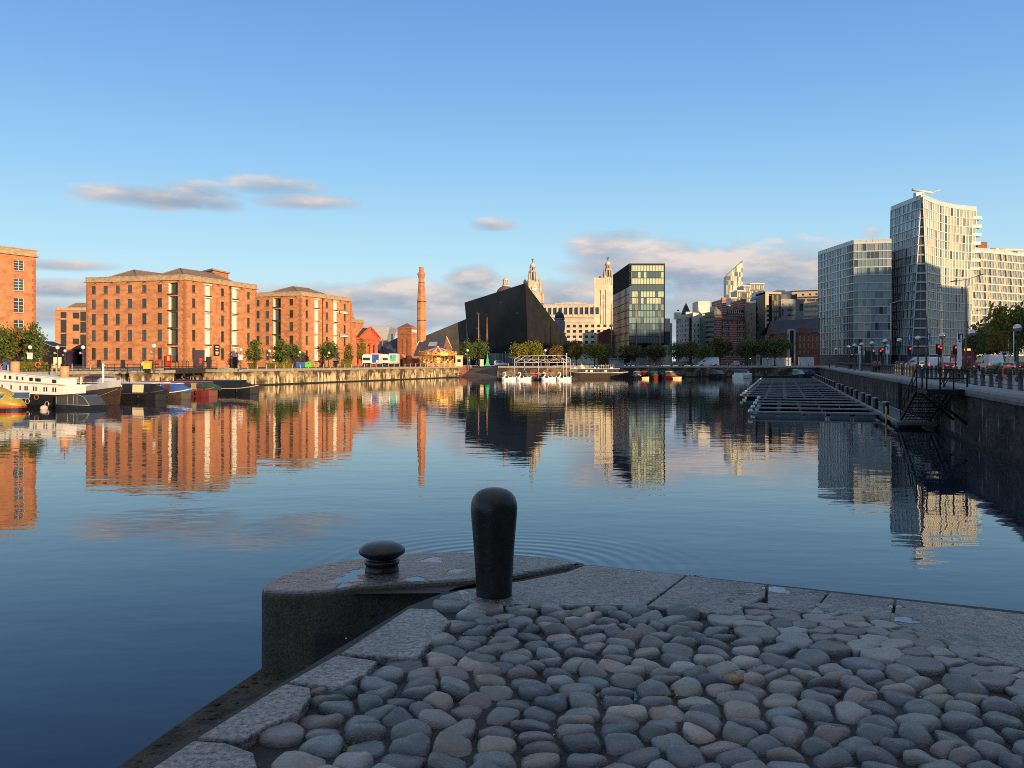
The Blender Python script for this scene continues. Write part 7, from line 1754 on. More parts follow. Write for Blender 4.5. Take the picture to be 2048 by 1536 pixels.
# yellow grit bin, wheelie bins, cabinets
mb = MB(); D = 119; X = px(295,D); mb.loft([[(X-.42,D-.35,.55),(X+.42,D-.35,.55),(X+.42,D+.35,.55),(X-.42,D+.35,.55)],[(X-.5,D-.42,1.35),(X+.5,D-.42,1.35),(X+.5,D+.42,1.35),(X-.5,D+.42,1.35)],[(X-.52,D-.44,1.36),(X+.52,D-.44,1.36),(X+.5,D+.44,1.6),(X-.5,D+.44,1.6)]], 0, False)
rt = root('grit_bin', 'bright yellow bin on the quay edge under a lamp post', 'bin', (X,D,0)); part(mb, 'bin', mat('yellow_plastic', (.85,.48,.03), .45, .05), rt); mb = MB(); mb.box(X-.35,X+.35,D-.2,D+.2,0.02,.548); part(mb, 'stand', black, rt)
def bin_(x, D, m, label, w=1.1, h=1.25):
    X = px(x,D); rt = root('wheelie_bin', label, 'bin', (X,D,0)); mb = MB(); mb.loft([[(X-w*.43,D-.4,.16),(X+w*.43,D-.4,.16),(X+w*.43,D+.4,.16),(X-w*.43,D+.4,.16)],[(X-w/2,D-.5,h),(X+w/2,D-.5,h),(X+w/2,D+.5,h),(X-w/2,D+.5,h)]], 0, False); part(mb, 'body', m, rt)
    mb = MB(); mb.box(X-w*.52,X+w*.52,D-.53,D+.53,h+.003,h+.12); part(mb, 'lid', m, rt)
    for s in (-1,1): mb = MB(); mb.tube([(X+s*w*.35-.04,D-.3,.1),(X+s*w*.35+.04,D-.3,.1)], .1, 8); part(mb, 'wheel', tyre, rt)
blueb = mat('blue_plastic', (.03,.12,.42), .45, .1); greenb = mat('lime_plastic', (.12,.55,.03), .45, .1)
for x, D, m, lb in ((17,131,blueb,'blue wheeled bin at the left edge behind the houseboat'),(27,131,blueb,'second blue wheeled bin beside the one at the left edge'),(37,133,blueb,'third blue wheeled bin next to the clipped hedge'),(598,203,blueb,'left blue bin by the farther warehouse corner'),(606,203.5,blueb,'right blue bin touching the lime-green ones'),(613,204,greenb,'left lime-green bin by the farther warehouse'),(619.5,204.5,greenb,'right lime-green bin by the farther warehouse')): bin_(x,D,m,lb)
mb = MB(); D = 128; X = px(31,D); mb.box(X-.28,X+.28,D-.2,D+.2,1.0,1.8); rt = root('post_box', 'small yellow box on a post behind the houseboat', 'box', (X,D,0)); part(mb, 'box', mat('yellow_plastic', (.85,.48,.03), .45, .05), rt); mb = MB(); mb.tube([(X,D,0),(X,D,.998)], .06, 6); part(mb, 'post', iron, rt)
lifebuoy((px(75.5,126), 126, 1.05), (.5,-1,0), 'orange lifebuoy on a post before the clipped hedge', True, .33)
for x, D, lb, w_, h_ in ((115,140,'cream info board by the archway',1.2,2.2),(110,150,'dark kiosk stand by the archway',2.2,4.0)):
    X = px(x,D); rt = root('information_board', lb, 'sign', (X,D,0)); mb = MB(); mb.box(X-w_/2,X+w_/2,D-.1,D+.1,.4,h_); part(mb, 'panel', cream if w_ < 2 else black, rt); mb = MB(); mb.box(X-w_/2+.1,X-w_/2+.2,D-.05,D+.05,0,.398); mb.box(X+w_/2-.2,X+w_/2-.1,D-.05,D+.05,0,.398); part(mb, 'legs', iron, rt)
# ------------------------------------------------------------------ boats
def frame2(pl, pr):
    """local frame along a boat: origin at the left end, u towards the right end, n towards the viewer"""
    u = Vector((pr[0]-pl[0], pr[1]-pl[1])); L = u.length; u.normalize(); n = Vector((u.y,-u.x))
    return L, (lambda s, o, z: (pl[0]+u.x*s+n.x*o, pl[1]+u.y*s+n.y*o, z))
hullblk = mat('hull_black', (.012,.012,.014), .3, .2, 2, spec=.5); whiteb = mat('boat_white', (.74,.72,.66), .35, .05, 2)
navyc = mat('navy_canvas', (.02,.03,.09), .7, .1, 3); redp = mat('boat_red', (.45,.03,.02), .35, .08, 3); greenp = mat('boat_green', (.02,.07,.04), .3, .1, 3); bluep = mat('boat_blue', (.04,.10,.30), .35, .08, 3); maroon = mat('boat_maroon', (.14,.03,.02), .4, .1, 3)
roofgrey = mat('boat_roof_grey', (.25,.25,.25), .6, .1, 2); creamp = mat('boat_cream', (.72,.58,.34), .4, .05, 3)
def narrowboat(label, pl, pr, hull, cabin, roof, panel=None, trim=None, bow='r', beam=2.1, ch=1.05, cab=(.12,.86), wins=5, name='narrowboat'):
    L, q = frame2(pl, pr); c = q(L/2, 0, WZ); rt = root(name, label, 'boat', c)
    mb = MB(); secs = []
    for i in range(15):
        t = i/14; s = t*L; e = 1-t if bow == 'r' else t
        w = beam/2*(1 if e > .22 else (.06+.94*math.sin(math.pi/2*e/.22)**.8)); f = 1-e
        if f < .06: w *= .8+.2*(f/.06)
        sh = .78 + (.45*((.25-e)/.25)**2 if e < .25 else 0)
        secs.append([q(s,w*.92,WZ-.35), q(s,w,WZ+.1), q(s,w*1.02,WZ+sh), q(s,w*.9,WZ+sh+.02), q(s,-w*.9,WZ+sh+.02), q(s,-w*1.02,WZ+sh), q(s,-w,WZ+.1), q(s,-w*.92,WZ-.35)])
    mb.loft(secs, 0, False); part(mb, 'hull', hull, rt)
    if trim:
        mb = MB()
        for sg in (1,-1):
            pts = [(s_[2] if sg > 0 else s_[5]) for s_ in (secs if bow == 'r' else secs)]
            mb.tube([(p[0],p[1],p[2]) for p in pts], .06, 5)
        part(mb, 'rubbing_strake', trim, rt)
    s0, s1 = cab[0]*L, cab[1]*L
    if bow != 'r': s0, s1 = L-s1, L-s0
    g0, h_, b2 = WZ+.81, WZ+.81+ch, beam/2-.12
    mb = MB(); mb.loft([[q(s,b2,g0),q(s,b2*.88,h_),q(s,-b2*.88,h_),q(s,-b2,g0)] for s in (s0,s1)], 0, False); cb = part(mb, 'cabin', cabin, rt)
    mb = MB(); mb.loft([[q(s,b2*.95,h_+.004),q(s,b2*.5,h_+.1),q(s,-b2*.5,h_+.1),q(s,-b2*.95,h_+.004)] for s in (s0-.1,s1+.1)], 0, False); part(mb, 'roof', roof, rt)
    sl = lambda s, k, o=.015: q(s, b2-(b2*.12)*k+o, g0+ch*k)
    if panel:
        a_, b_ = s0+(s1-s0)*panel[1], s0+(s1-s0)*panel[2]; mb = MB(); mb.loft([[sl(a_,.1,.02),sl(b_,.1,.02),sl(b_,.9,.02),sl(a_,.9,.02)],[sl(a_,.1,-.05),sl(b_,.1,-.05),sl(b_,.9,-.05),sl(a_,.9,-.05)]], 0, False); part(mb, 'side_panel', panel[0], rt)
    for i in range(wins):
        s = s0+(s1-s0)*(i+.5)/wins
        if panel and panel[1]-.03 < (i+.5)/wins < panel[2]+.03: continue
        w = min(.9,(s1-s0)/wins*.5); m_ = MB()
        m_.loft([[sl(s-w/2,.35,.045),sl(s+w/2,.35,.045),sl(s+w/2,.8,.045),sl(s-w/2,.8,.045)],[sl(s-w/2,.35,-.03),sl(s+w/2,.35,-.03),sl(s+w/2,.8,-.03),sl(s-w/2,.8,-.03)]], 0, False); wd = part(m_, 'window', dglass, rt)
        fr = MB(); P = [sl(s-w/2,.32,.05),sl(s+w/2,.32,.05),sl(s+w/2,.83,.05),sl(s-w/2,.83,.05)]; fr.tube(P+[P[0]], .03, 4); part(fr, 'frame', trim or steel, wd)
    # fore and aft clutter: chimney, cratch, tiller
    s = s0+(s1-s0)*.25; p = q(s,0,h_+.05); mb = MB(); mb.tube([p,(p[0],p[1],p[2]+.55)], .07, 7); part(mb, 'chimney', black, rt)
    e = s1 if bow == 'r' else s0; d_ = 1.6 if bow == 'r' else -1.6
    mb = MB(); mb.loft([[q(e,b2*.8,g0),q(e,b2*.3,h_-.05),q(e,-b2*.3,h_-.05),q(e,-b2*.8,g0)],[q(e+d_,b2*.5,g0+.05),q(e+d_,.06,g0+.5),q(e+d_,-.06,g0+.5),q(e+d_,-b2*.5,g0+.05)]], 0, False); part(mb, 'cratch_cover', cabin, rt)
    e = .1*L*.4 if bow == 'r' else L-.04*L; p = q(e,0,g0+.1); mb = MB(); mb.tube([p,(p[0],p[1],p[2]+.9),q(e+(.7 if bow == 'r' else -.7),0,g0+1.05)], .03, 5); part(mb, 'tiller', steel, rt)
    mb = MB(); k = .6*L
    for kk in (.3,.6,.8): p = q(kk*L, beam/2+.12, WZ+.45); mb2 = MB(); mb2.tube([(p[0],p[1],p[2]-.25),(p[0],p[1],p[2]+.25)], .1, 7); part(mb2, 'fender', black, rt)
    return rt
narrowboat('black narrowboat with a cream double-door panel on its side', (px(330,103.5)-14,107.5), P2(332,103.5), hullblk, mat('cabin_black', (.014,.014,.018), .3, .1, 2), whiteb, (creamp,.79,.92), mat('strake_dark', (.06,.05,.04), .5, 0), wins=7, cab=(.1,.90), ch=1.15)
narrowboat('blue narrowboat with a white-edged bow', (px(382,106.5)-12,110), P2(382,106.5), mat('hull_brown', (.05,.035,.025), .4, .2, 2), bluep, whiteb, (maroon,.84,.93), whiteb, wins=6, cab=(.1,.87))
narrowboat('green and red narrowboat with pale windows', (px(435,115)-12,118.5), P2(435,115), mat('hull_red', (.13,.02,.015), .4, .15, 2), greenp, redp, (mat('panel_ochre', (.35,.28,.12), .4, .1), .78, .88), redp, wins=6, cab=(.1,.90))
narrowboat('long black narrowboat with a cream coach line and covered stern', (px(517,123)-13,127), P2(517,123), hullblk, mat('cabin_black', (.014,.014,.018), .3, .1, 2), mat('cabin_black', (.014,.014,.018), .3, .1, 2), None, mat('coach_line', (.55,.42,.25), .4, 0), wins=0, cab=(.05,.82))
narrowboat('pale-roofed narrowboat half hidden between the black and the blue ones', (px(352,110)-12,114), P2(356,110.2), hullblk, mat('cabin_slate', (.07,.08,.09), .4, .1), whiteb, None, whiteb, wins=6)

# the white houseboat with two funnels
pl, pr = P2(-75,90), P2(120,86.5); L, q = frame2(pl, pr); rt = root('houseboat', 'big white two-deck houseboat with a black hull and two orange funnels', 'boat', q(L/2,0,WZ))
B = 3.2
mb = MB(); secs = []
for i in range(12):
    t = i/11; w = 1 if t < .8 else 1-.6*((t-.8)/.2)**2; sh = -1.75+.5*(1-t)**2
    secs.append([q(t*(L+.5),.0-.25,WZ-.4), q(t*(L+.5),.12*w,WZ+.3), q(t*(L+.5),.05,sh), q(t*(L+.5),-B*w,sh), q(t*(L+.5),-B*w,WZ-.4)])
mb.loft(secs, 0, False); part(mb, 'hull', hullblk, rt)
zt = lambda s: -.16+.95*(1-s/L)
def deckhouse(z0f, z1f, s0, s1, o0, o1):
    mb = MB(); mb.loft([[q(s,o0,z0f(s)),q(s,o0,z1f(s)),q(s,o1,z1f(s)),q(s,o1,z0f(s))] for s in (s0,(s0+s1)/2,s1)], 0, False); return mb
lo_ = lambda s: -1.74+.5*(1-s/(L+.5))**2; mi_ = lambda s: -.77+.6*(1-s/L)
part(deckhouse(lo_, mi_, 0, L+.35, -.02, -B+.2), 'lower_deck', whiteb, rt)
part(deckhouse(lambda s: mi_(s)+.004, zt, 0, L-.25, -.32, -B+.8), 'upper_deck', whiteb, rt)
mb = MB(); mb.loft([[q(s,.1,mi_(s)+.0),q(s,.1,mi_(s)+.06),q(s,-.3,mi_(s)+.06),q(s,-.3,mi_(s))] for s in (0,L+.45)], 0, False); part(mb, 'deck_edge', mat('deck_edge_buff', (.5,.42,.3), .5, .1), rt)
mb = MB(); mb.loft([[q(s,-.2,zt(s)+.004),q(s,-.2,zt(s)+.08),q(s,-B+.7,zt(s)+.08),q(s,-B+.7,zt(s)+.004)] for s in (0,L-.1)], 0, False); part(mb, 'roof', whiteb, rt)
for x in (5,15,29,40,56,58,68,71,74,102,105,118,121,124 if False else 122):
    s = (lambda xx: online(pl, pr, xx))(x)
    if s < 0 or s > L-.5: continue
    z = (mi_(s)+zt(s))/2; w = .10 if x in (5,29,40) else .16; mb = MB(); mb.loft([[q(s-w,o,z-.17),q(s+w,o,z-.17),q(s+w,o,z+.17),q(s-w,o,z+.17)] for o in (-.30,-.40)], 0, False); part(mb, 'window', dglass, rt)
for x in (4,22,40,50,54,67,72,88,93,106,111):
    s = online(pl, pr, x); z = (lo_(s)+mi_(s))/2+.02; mb = MB(); mb.loft([[q(s-.08,o,z-.22),q(s+.08,o,z-.22),q(s+.08,o,z+.22),q(s-.08,o,z+.22)] for o in (-.005,-.1)], 0, False); part(mb, 'window', dglass, rt)
funm = mat('funnel_orange', (.62,.30,.13), .5, .08, 2)
for x in (4,104):
    s = online(pl, pr, x); c = q(s,-1.6,zt(s)); mb = MB(); mb.lathe([(.42,.0),(.42,1.15)], c, 16); f = part(mb, 'funnel', funm, rt); mb = MB(); mb.lathe([(.36,1.153),(.36,1.4)], c, 16); mb.tube([(c[0],c[1],c[2]+1.4),(c[0],c[1],c[2]+2.3)], .03, 5); part(mb, 'funnel_cap', black, f)
for x, y, m in ((58,800,steel),(97,805,steel),(76,792,mat('rust_ring', (.25,.11,.04), .7, .2))):
    s = online(pl, pr, x); c = Vector(q(s,.2,pz(y,90))); mb = MB(); torus(mb, tuple(c), .24, .05, Vector(q(0,1,0))-Vector(q(0,0,0)), 0, 16, 6); part(mb, 'fender_ring', m, rt)
c = (px(88,84),84,WZ+.12); mb = MB(); mb.ball(c, .36, 12, 8, 0, sz=.8); single(mb, 'mooring_buoy', mat('buoy_pale', (.55,.42,.36), .5, .1), 'pale round mooring buoy floating beside the houseboat', 'buoy', c)
# low dark glazed cabin boat in front of the houseboat end
pl2, pr2 = P2(112,85), P2(181,84); L, q = frame2(pl2, pr2); rt = root('cabin_boat', 'low dark cabin boat glazed on all sides at the end of the houseboat', 'boat', q(L/2,0,WZ))
mb = MB(); mb.loft([[q(0,.1,WZ-.3),q(0,.1,WZ+.42),q(0,-2.4,WZ+.42),q(0,-2.4,WZ-.3)],[q(L,.1,WZ-.3),q(L,.1,WZ+.35),q(L,-2.4,WZ+.35),q(L,-2.4,WZ-.3)]], 0, False); part(mb, 'hull', hullblk, rt)
mb = MB(); mb.loft([[q(.05,0,WZ+.424),q(.05,0,WZ+1.25),q(.05,-2.2,WZ+1.25),q(.05,-2.2,WZ+.424)],[q(L*.62,0,WZ+.40),q(L*.62,0,WZ+1.42),q(L*.62,-2.2,WZ+1.42),q(L*.62,-2.2,WZ+.40)],[q(L*.98,0,WZ+.37),q(L*.82,0,WZ+1.15),q(L*.82,-2.2,WZ+1.15),q(L*.98,-2.2,WZ+.37)]], 0, False); part(mb, 'cabin', mat('cabin_glass_dark', (.05,.055,.06), .1, .1), rt)
mb = MB()
for s, z1 in ((.05,1.25),(L*.34,1.36),(L*.52,1.4),(L*.62,1.42)): mb.tube([q(s,.04,WZ+.4),q(s,.04,WZ+z1)], .035, 4)
mb.tube([q(.05,.04,WZ+1.25),q(L*.62,.04,WZ+1.42),q(L*.82,.04,WZ+1.15),q(L*.98,.04,WZ+.37)], .04, 4); mb.tube([q(.05,.04,WZ+.44),q(L*.98,.04,WZ+.38)], .04, 4); part(mb, 'window_frame', mat('boat_frame_grey', (.22,.25,.27), .4, 0), rt)
mb = MB(); mb.loft([[q(-.1,.15,WZ+1.27),q(-.1,.15,WZ+1.33),q(-.1,-2.3,WZ+1.33),q(-.1,-2.3,WZ+1.27)],[q(L*.64,.15,WZ+1.44),q(L*.64,.15,WZ+1.5),q(L*.64,-2.3,WZ+1.5),q(L*.64,-2.3,WZ+1.44)]], 0, False); part(mb, 'roof', hullblk, rt)

# yellow rounded boat cut by the left edge
D = 83; yel = mat('boat_yellow', (.36,.25,.03), .35, .06, 1); rt = root('yellow_boat', 'rounded yellow boat with a red stripe cut off by the left edge', 'boat', (px(0,D),D,WZ))
x0, x1 = px(-190,D), px(48,D); secs = []; N = 20
def ysec(t):
    e = 1-t; k = math.sin(math.pi/2*min(1, e/.32))**.6 if e < .32 else 1
    X = x0+(x1-x0)*t; return X, k
for i in range(15):
    t = [0,.2,.4,.55,.66,.72,.78,.83,.87,.91,.94,.965,.985,.995,1.0][i]; X, k = ysec(t)
    h = .45+1.95*max(.02,k)**1.15 if True else 0; w = 1.6*(.25+.75*k)
    secs.append([(X, D-w*math.cos(math.pi*j/(N-1))*-1*-1, WZ+.38+ (h-.38)*math.sin(math.pi*j/(N-1))**.75) for j in range(N)])
mb = MB(); mb.loft(secs, 0, True, close=True); part(mb, 'cabin', yel, rt)
mb = MB(); lo2 = [[(s[0][0], s[0][1]-.03, WZ+.22),(s[0][0], s[0][1]-.05, WZ+.40),(s[-1][0], s[-1][1]+.05, WZ+.40),(s[-1][0], s[-1][1]+.03, WZ+.22)] for s in secs]; mb.loft(lo2, 0, False); part(mb, 'red_stripe', redp, rt)
mb = MB(); mb.loft([[(s[0][0], s[0][1]+.05, WZ-.4),(s[0][0], s[0][1]-.02, WZ+.215),(s[-1][0], s[-1][1]+.02, WZ+.215),(s[-1][0], s[-1][1]-.05, WZ-.4)] for s in secs], 0, False); part(mb, 'hull', hullblk, rt)
def yface(x, y):     # point on the near flank for a photo position
    t = (px(x,D-1.3)-x0)/(x1-x0); X, k = ysec(max(0,min(1,t))); h = .45+1.95*max(.02,k)**1.15; w = 1.6*(.25+.75*k); z = pz(y, D-1.3); v = max(0,min(1,((z-WZ-.38)/(h-.38))))**(1/.75); j = math.asin(min(.98,v)); return (px(x,D-1.3), D-w*math.cos(j)-.03, z)
for x_a, x_b in ((13,44),(-60,2)):
    g_ = [[yface(x_a+(x_b-x_a)*i/6+ (1.5 if k_ else 0), y_) for i in range(7)] for k_, y_ in enumerate((798,794,790,786))]
    mb = MB(); v = [p for r_ in g_ for p in r_]; mb.add(v+[(p[0],p[1]+.06,p[2]) for p in v], [(r_*7+i,r_*7+i+1,(r_+1)*7+i+1,(r_+1)*7+i) for r_ in range(3) for i in range(6)]); wd = part(mb, 'window', mat('boat_window_blue', (.05,.09,.16), .08, 0), rt)
    fr = MB(); P = g_[0]+[r_[-1] for r_ in g_[1:]]+list(reversed(g_[-1]))[1:]+[r_[0] for r_ in reversed(g_[:-1])]; fr.tube(P, .04, 5); part(fr, 'frame', steel, wd)

# white trawler with a mast
pl3, pr3 = P2(96,112), P2(244,92); L, q = frame2(pl3, pr3); rt = root('trawler', 'white and brown wooden trawler with a raked bow and a white mast', 'boat', q(L/2,0,WZ))
secs = []; sec2 = []
for i in range(16):
    t = i/15; e = 1-t; w = 2.1*(math.sin(math.pi/2*min(1,e/.45))**.75 if e < .45 else 1)*(1 if t > .12 else .75+.25*t/.12); w = max(.05,w); rake = 1.0*(1-min(1,e/.2)); s = t*(L-1.0)
    sh = 1.25+1.45*max(0,(t-.35)/.65)**2; ws = WZ+sh*.72
    secs.append([q(s,w*.8-.0,WZ-.4), q(s+rake*.3,w*.95,WZ+.1), q(s+rake*.8,w*1.0,ws), q(s+rake*.8,-w,ws), q(s+rake*.3,-w*.95,WZ+.1), q(s,-w*.8,WZ-.4)])
    sec2.append([q(s+rake*.8,w*1.0+.01,ws+.004), q(s+rake,w*1.08,WZ+sh), q(s+rake,w*1.0,WZ+sh), q(s+rake*.8,w*.92,ws+.1), q(s+rake*.8,-w*.92,ws+.1), q(s+rake,-w*1.0,WZ+sh), q(s+rake,-w*1.08,WZ+sh), q(s+rake*.8,-w-.01,ws+.004)])
mb = MB(); mb.loft(secs, 0, False); part(mb, 'hull', mat('hull_tarred_brown', (.075,.045,.03), .5, .3, 1.5, stretch=(1,1,4)), rt)
mb = MB(); mb.loft(sec2, 0, False); part(mb, 'bulwark', whiteb, rt)
mb = MB(); s = L*.62; mb.loft([[q(s+k_,o,z) for o, z in ((1.0,WZ+1.2),(.95,WZ+1.95),(-.95,WZ+1.95),(-1.0,WZ+1.2))] for k_ in (-2.6,.4)], 0, False); part(mb, 'wheelhouse', whiteb, rt)
for k_ in (-1.8,-.6): 
    mb = MB(); c = Vector(q(s+k_,1.01,WZ+1.6)); torus(mb, tuple(c), .15, .03, Vector(q(0,1,0))-Vector(q(0,0,0)), 0, 14, 5); part(mb, 'porthole', dframe, rt)
mb = MB(); c = q(L*.78,0,WZ+1.6); mb.tube([c,(c[0],c[1],pz(727,95))], .12, 8); mb.tube([q(L*.78-.5,0,pz(731,95)),q(L*.78+.5,0,pz(731,95))], .05, 5); m_ = part(mb, 'mast', whiteb, rt); mb = MB(); mb.tube([(c[0],c[1],pz(729,95)),q(L-.1,0,WZ+2.6)], .02, 4); mb.tube([(c[0],c[1],pz(730,95)),q(L*.4,0,WZ+1.9)], .02, 4); part(mb, 'rigging', steel, rt)
mb = MB(); c = q(L*.52,.2,WZ+1.5); mb.tube([c,(c[0],c[1],pz(755,97))], .08, 6); part(mb, 'samson_post', whiteb, rt)
mb = MB(); mb.tube([q(L*.6,2.2,WZ+1.3),q(L*.75,2.3,WZ+.75),q(L*.9,1.7,WZ+.8),q(L-.1,.4,WZ+1.7)], .025, 4); part(mb, 'mooring_rope', mat('rope', (.25,.2,.14), .9, .1), rt)
mb = MB(); mb.loft([[q(L*.84,.9,WZ+1.75),q(L*.84,0,WZ+2.2),q(L*.84,-.9,WZ+1.75)],[q(L*.95,.4,WZ+2.25),q(L*.95,0,WZ+2.5),q(L*.95,-.4,WZ+2.25)]], 0, False); part(mb, 'foredeck_cover', mat('blue_tarp', (.05,.07,.22), .6, .1), rt)

def cruiser(label, pl, pr, hull, top, canopy, beam=2.6, name='cabin_cruiser', hh=.95, bow='r', win=dglass2, ch=1.3):
    L, q = frame2(pl, pr); rt = root(name, label, 'boat', q(L/2,-beam/2,WZ)); Q = lambda s, o, z: q(s if bow == 'r' else L-s, o-beam/2, z)
    secs = []
    for i in range(10):
        t = i/9; e = 1-t; w = beam/2*(1 if e > .4 else .08+.92*math.sin(math.pi/2*e/.4)**.8); sh = hh+.25*t*t; secs.append([Q(t*L,w*.8,WZ-.3),Q(t*L,w*.95,WZ+.1),Q(t*L,w,WZ+sh),Q(t*L,-w,WZ+sh),Q(t*L,-w*.95,WZ+.1),Q(t*L,-w*.8,WZ-.3)])
    mb = MB(); mb.loft(secs, 0, False); part(mb, 'hull', hull, rt)
    mb = MB(); mb.loft([[Q(s,w,WZ+z) for w, z in ((beam*.40*k,hh+.02),(beam*.34*k,hh+z_),(-beam*.34*k,hh+z_),(-beam*.40*k,hh+.02))] for s, z_, k in ((L*.04,ch,1),(L*.45,ch,1),(L*.60,ch*.55,.95),(L*.82,.12,.6))], 0, False); part(mb, 'cabin', top, rt)
    mb = MB(); mb.loft([[Q(s,w,WZ+z) for w, z in ((beam*.405,hh+ch*.5),(beam*.375,hh+ch*.85),(-beam*.375,hh+ch*.85),(-beam*.405,hh+ch*.5))] for s in (L*.03,L*.42)], 0, False); part(mb, 'window_band', win, rt)
    mb = MB(); mb.loft([[Q(s,w,WZ+z) for w, z in ((beam*.38,hh+ch*.88),(beam*.3,hh+ch*1.12),(-beam*.3,hh+ch*1.12),(-beam*.38,hh+ch*.88))] for s in (L*.01,L*.46)], 0, False); part(mb, 'canopy', canopy, rt)
    mb = MB(); mb.tube([Q(L*.6,beam*.38,WZ+hh+.2),Q(L*.6,beam*.38,WZ+hh+.7),Q(L*.97,.1,WZ+hh+.85),Q(L*.6,-beam*.38,WZ+hh+.7),Q(L*.6,-beam*.38,WZ+hh+.2)], .025, 4); part(mb, 'bow_rail', steel, rt)
    return rt
cruiser('blue-canopied motor cruiser behind the trawler', P2(160,117), P2(232,108), mat('hull_navy', (.02,.03,.12), .3, .1), whiteb, navyc, 2.8, hh=1.3, ch=1.15)

# ------------------------------------------------------------------ boats along the far quay
pl, pr = P2(1138,239), P2(1257,238); L, q = frame2(pl, pr); rt = root('barge', 'long dark barge with a pale rail and lit deck gear along the far quay', 'boat', q(L/2,-2,WZ))
mb = MB(); secs = []
for i in range(12):
    t = i/11; e = min(t,1-t); w = 2.2*(.35+.65*min(1,e/.12)); sh = 1.35+.3*(2*t-1)**2; secs.append([q(t*L,-2+w*.9,WZ-.3),q(t*L,-2+w,WZ+sh),q(t*L,-2-w,WZ+sh),q(t*L,-2-w*.9,WZ-.3)])
mb.loft(secs, 0, False); part(mb, 'hull', mat('hull_brown', (.05,.035,.025), .4, .2, 2), rt)
mb = MB(); mb.tube([q(.1,.22,WZ+1.68),q(L*.3,.22,WZ+1.42),q(L*.7,.22,WZ+1.42),q(L-.1,.22,WZ+1.66)], .09, 5); part(mb, 'rubbing_strake', whiteb, rt)
for s0_, s1_, h0_, h1_, m_ in ((L*.16,L*.84,1.42,2.45,mat('barge_cabin', (.05,.045,.045), .4, .15)),): mb = MB(); mb.loft([[q(s,-.8,WZ+h0_),q(s,-.9,WZ+h1_),q(s,-3.1,WZ+h1_),q(s,-3.2,WZ+h0_)] for s in (s0_,s1_)], 0, False); part(mb, 'cabin', m_, rt)
mb = MB(); mb.loft([[q(s,-.7,WZ+2.454),q(s,-.7,WZ+2.56),q(s,-3.3,WZ+2.56),q(s,-3.3,WZ+2.454)] for s in (L*.02,L*.86)], 0, False); part(mb, 'roof', whiteb, rt)
for i in range(8): s = L*(.2+.08*i); mb = MB(); w = .3+.2*(i%3); mb.loft([[q(s,o,WZ+1.65),q(s+w,o,WZ+1.65),q(s+w,o,WZ+2.2),q(s,o,WZ+2.2)] for o in (-.80,-.9)], 0, False); part(mb, 'window', whiteb if i in (1,2,5) else dglass2, rt)
for k, x in enumerate((.1,.24,.44,.50,.72)): mb = MB(); p = q(L*x,-1.6,WZ+2.565); w = [.25,.45,.25,.2,.45][k]; mb.loft([[q(L*x-w,-1.2,WZ+2.565),q(L*x+w,-1.2,WZ+2.565),q(L*x+w,-1.8,WZ+2.565),q(L*x-w,-1.8,WZ+2.565)],[q(L*x-w*.85,-1.25,WZ+2.98),q(L*x+w*.85,-1.25,WZ+2.98),q(L*x+w*.85,-1.75,WZ+2.98),q(L*x-w*.85,-1.75,WZ+2.98)]], 0, False); part(mb, 'deck_box', creamp, rt)
c = q(L*.22,-1.4,WZ+3.05); mb = MB(); mb.tube([(c[0],c[1],WZ+2.56),(c[0],c[1],c[2])], .05, 5); mb.loft([[ (c[0]+math.cos(a)*.42, c[1]+o, c[2]+.15+math.sin(a)*.42) for a in [2*math.pi*i/16 for i in range(16)]] for o in (-.05,.05)], 0, False); part(mb, 'disc', creamp, rt)
for k in range(8): mb = MB(); p = q(L*(.55+.03*k),-1.1,WZ+2.56); mb.tube([p,(p[0],p[1],p[2]+1.1)], .04, 5); part(mb, 'stanchion', creamp, rt)
def endon(label, x, D, *a, **k):
    kw = dict(k); Ln = kw.pop('Ln', 11); b = P2(x, D); f = (b[0]+.18*Ln, b[1]+Ln); return narrowboat(label, f, b, *a, **kw)
endon('dark narrowboat pointing its white-edged bow at the camera', 1273, 229, hullblk, mat('cabin_slate', (.07,.08,.09), .4, .1), roofgrey, None, whiteb, wins=3)
endon('red-roofed narrowboat behind the pale dinghy', 1288, 233, hullblk, maroon, mat('boat_bright_red', (.6,.03,.03), .4, .05), None, redp, wins=3)
endon('green narrowboat with red deck gear', 1308, 229, mat('hull_red', (.13,.02,.015), .4, .15, 2), greenp, greenp, None, redp, wins=3)
endon('dark green narrowboat moored right of the one with red deck gear', 1324, 232, hullblk, greenp, mat('cabin_slate', (.07,.08,.09), .4, .1), None, mat('strake_dark', (.06,.05,.04), .5, 0), wins=3)
cruiser('small yellow-green cabin boat with a red and white hull', P2(1329,229), P2(1350,226), redp, mat('boat_lime', (.32,.30,.10), .4, .1), creamp, 2.0, hh=.7, ch=1.2)
def dinghy(label, x0, x1, D, m):
    L, q = frame2(P2(x0,D), P2(x1,D)); rt = root('dinghy', label, 'boat', q(L/2,0,WZ)); secs = []
    for i in range(8): t = i/7; w = .65*(1 if t < .6 else .12+.88*math.sin(math.pi/2*(1-t)/.4)); secs.append([q(t*L,w*.6,WZ-.1),q(t*L,w,WZ+.5+.12*t),q(t*L,w*.85,WZ+.5+.12*t),q(t*L,w*.5,WZ+.15),q(t*L,-w*.5,WZ+.15),q(t*L,-w*.85,WZ+.5+.12*t),q(t*L,-w,WZ+.5+.12*t),q(t*L,-w*.6,WZ-.1)])
    mb = MB(); mb.loft(secs, 0, False); part(mb, 'hull', m, rt); mb = MB()
    for k in (.3,.62): mb = MB(); mb.loft([[q(L*k,o,WZ+.4),q(L*k+.25,o,WZ+.4),q(L*k+.25,o,WZ+.45),q(L*k,o,WZ+.45)] for o in (.5,-.5)], 0, False); part(mb, 'thwart', wood, rt)
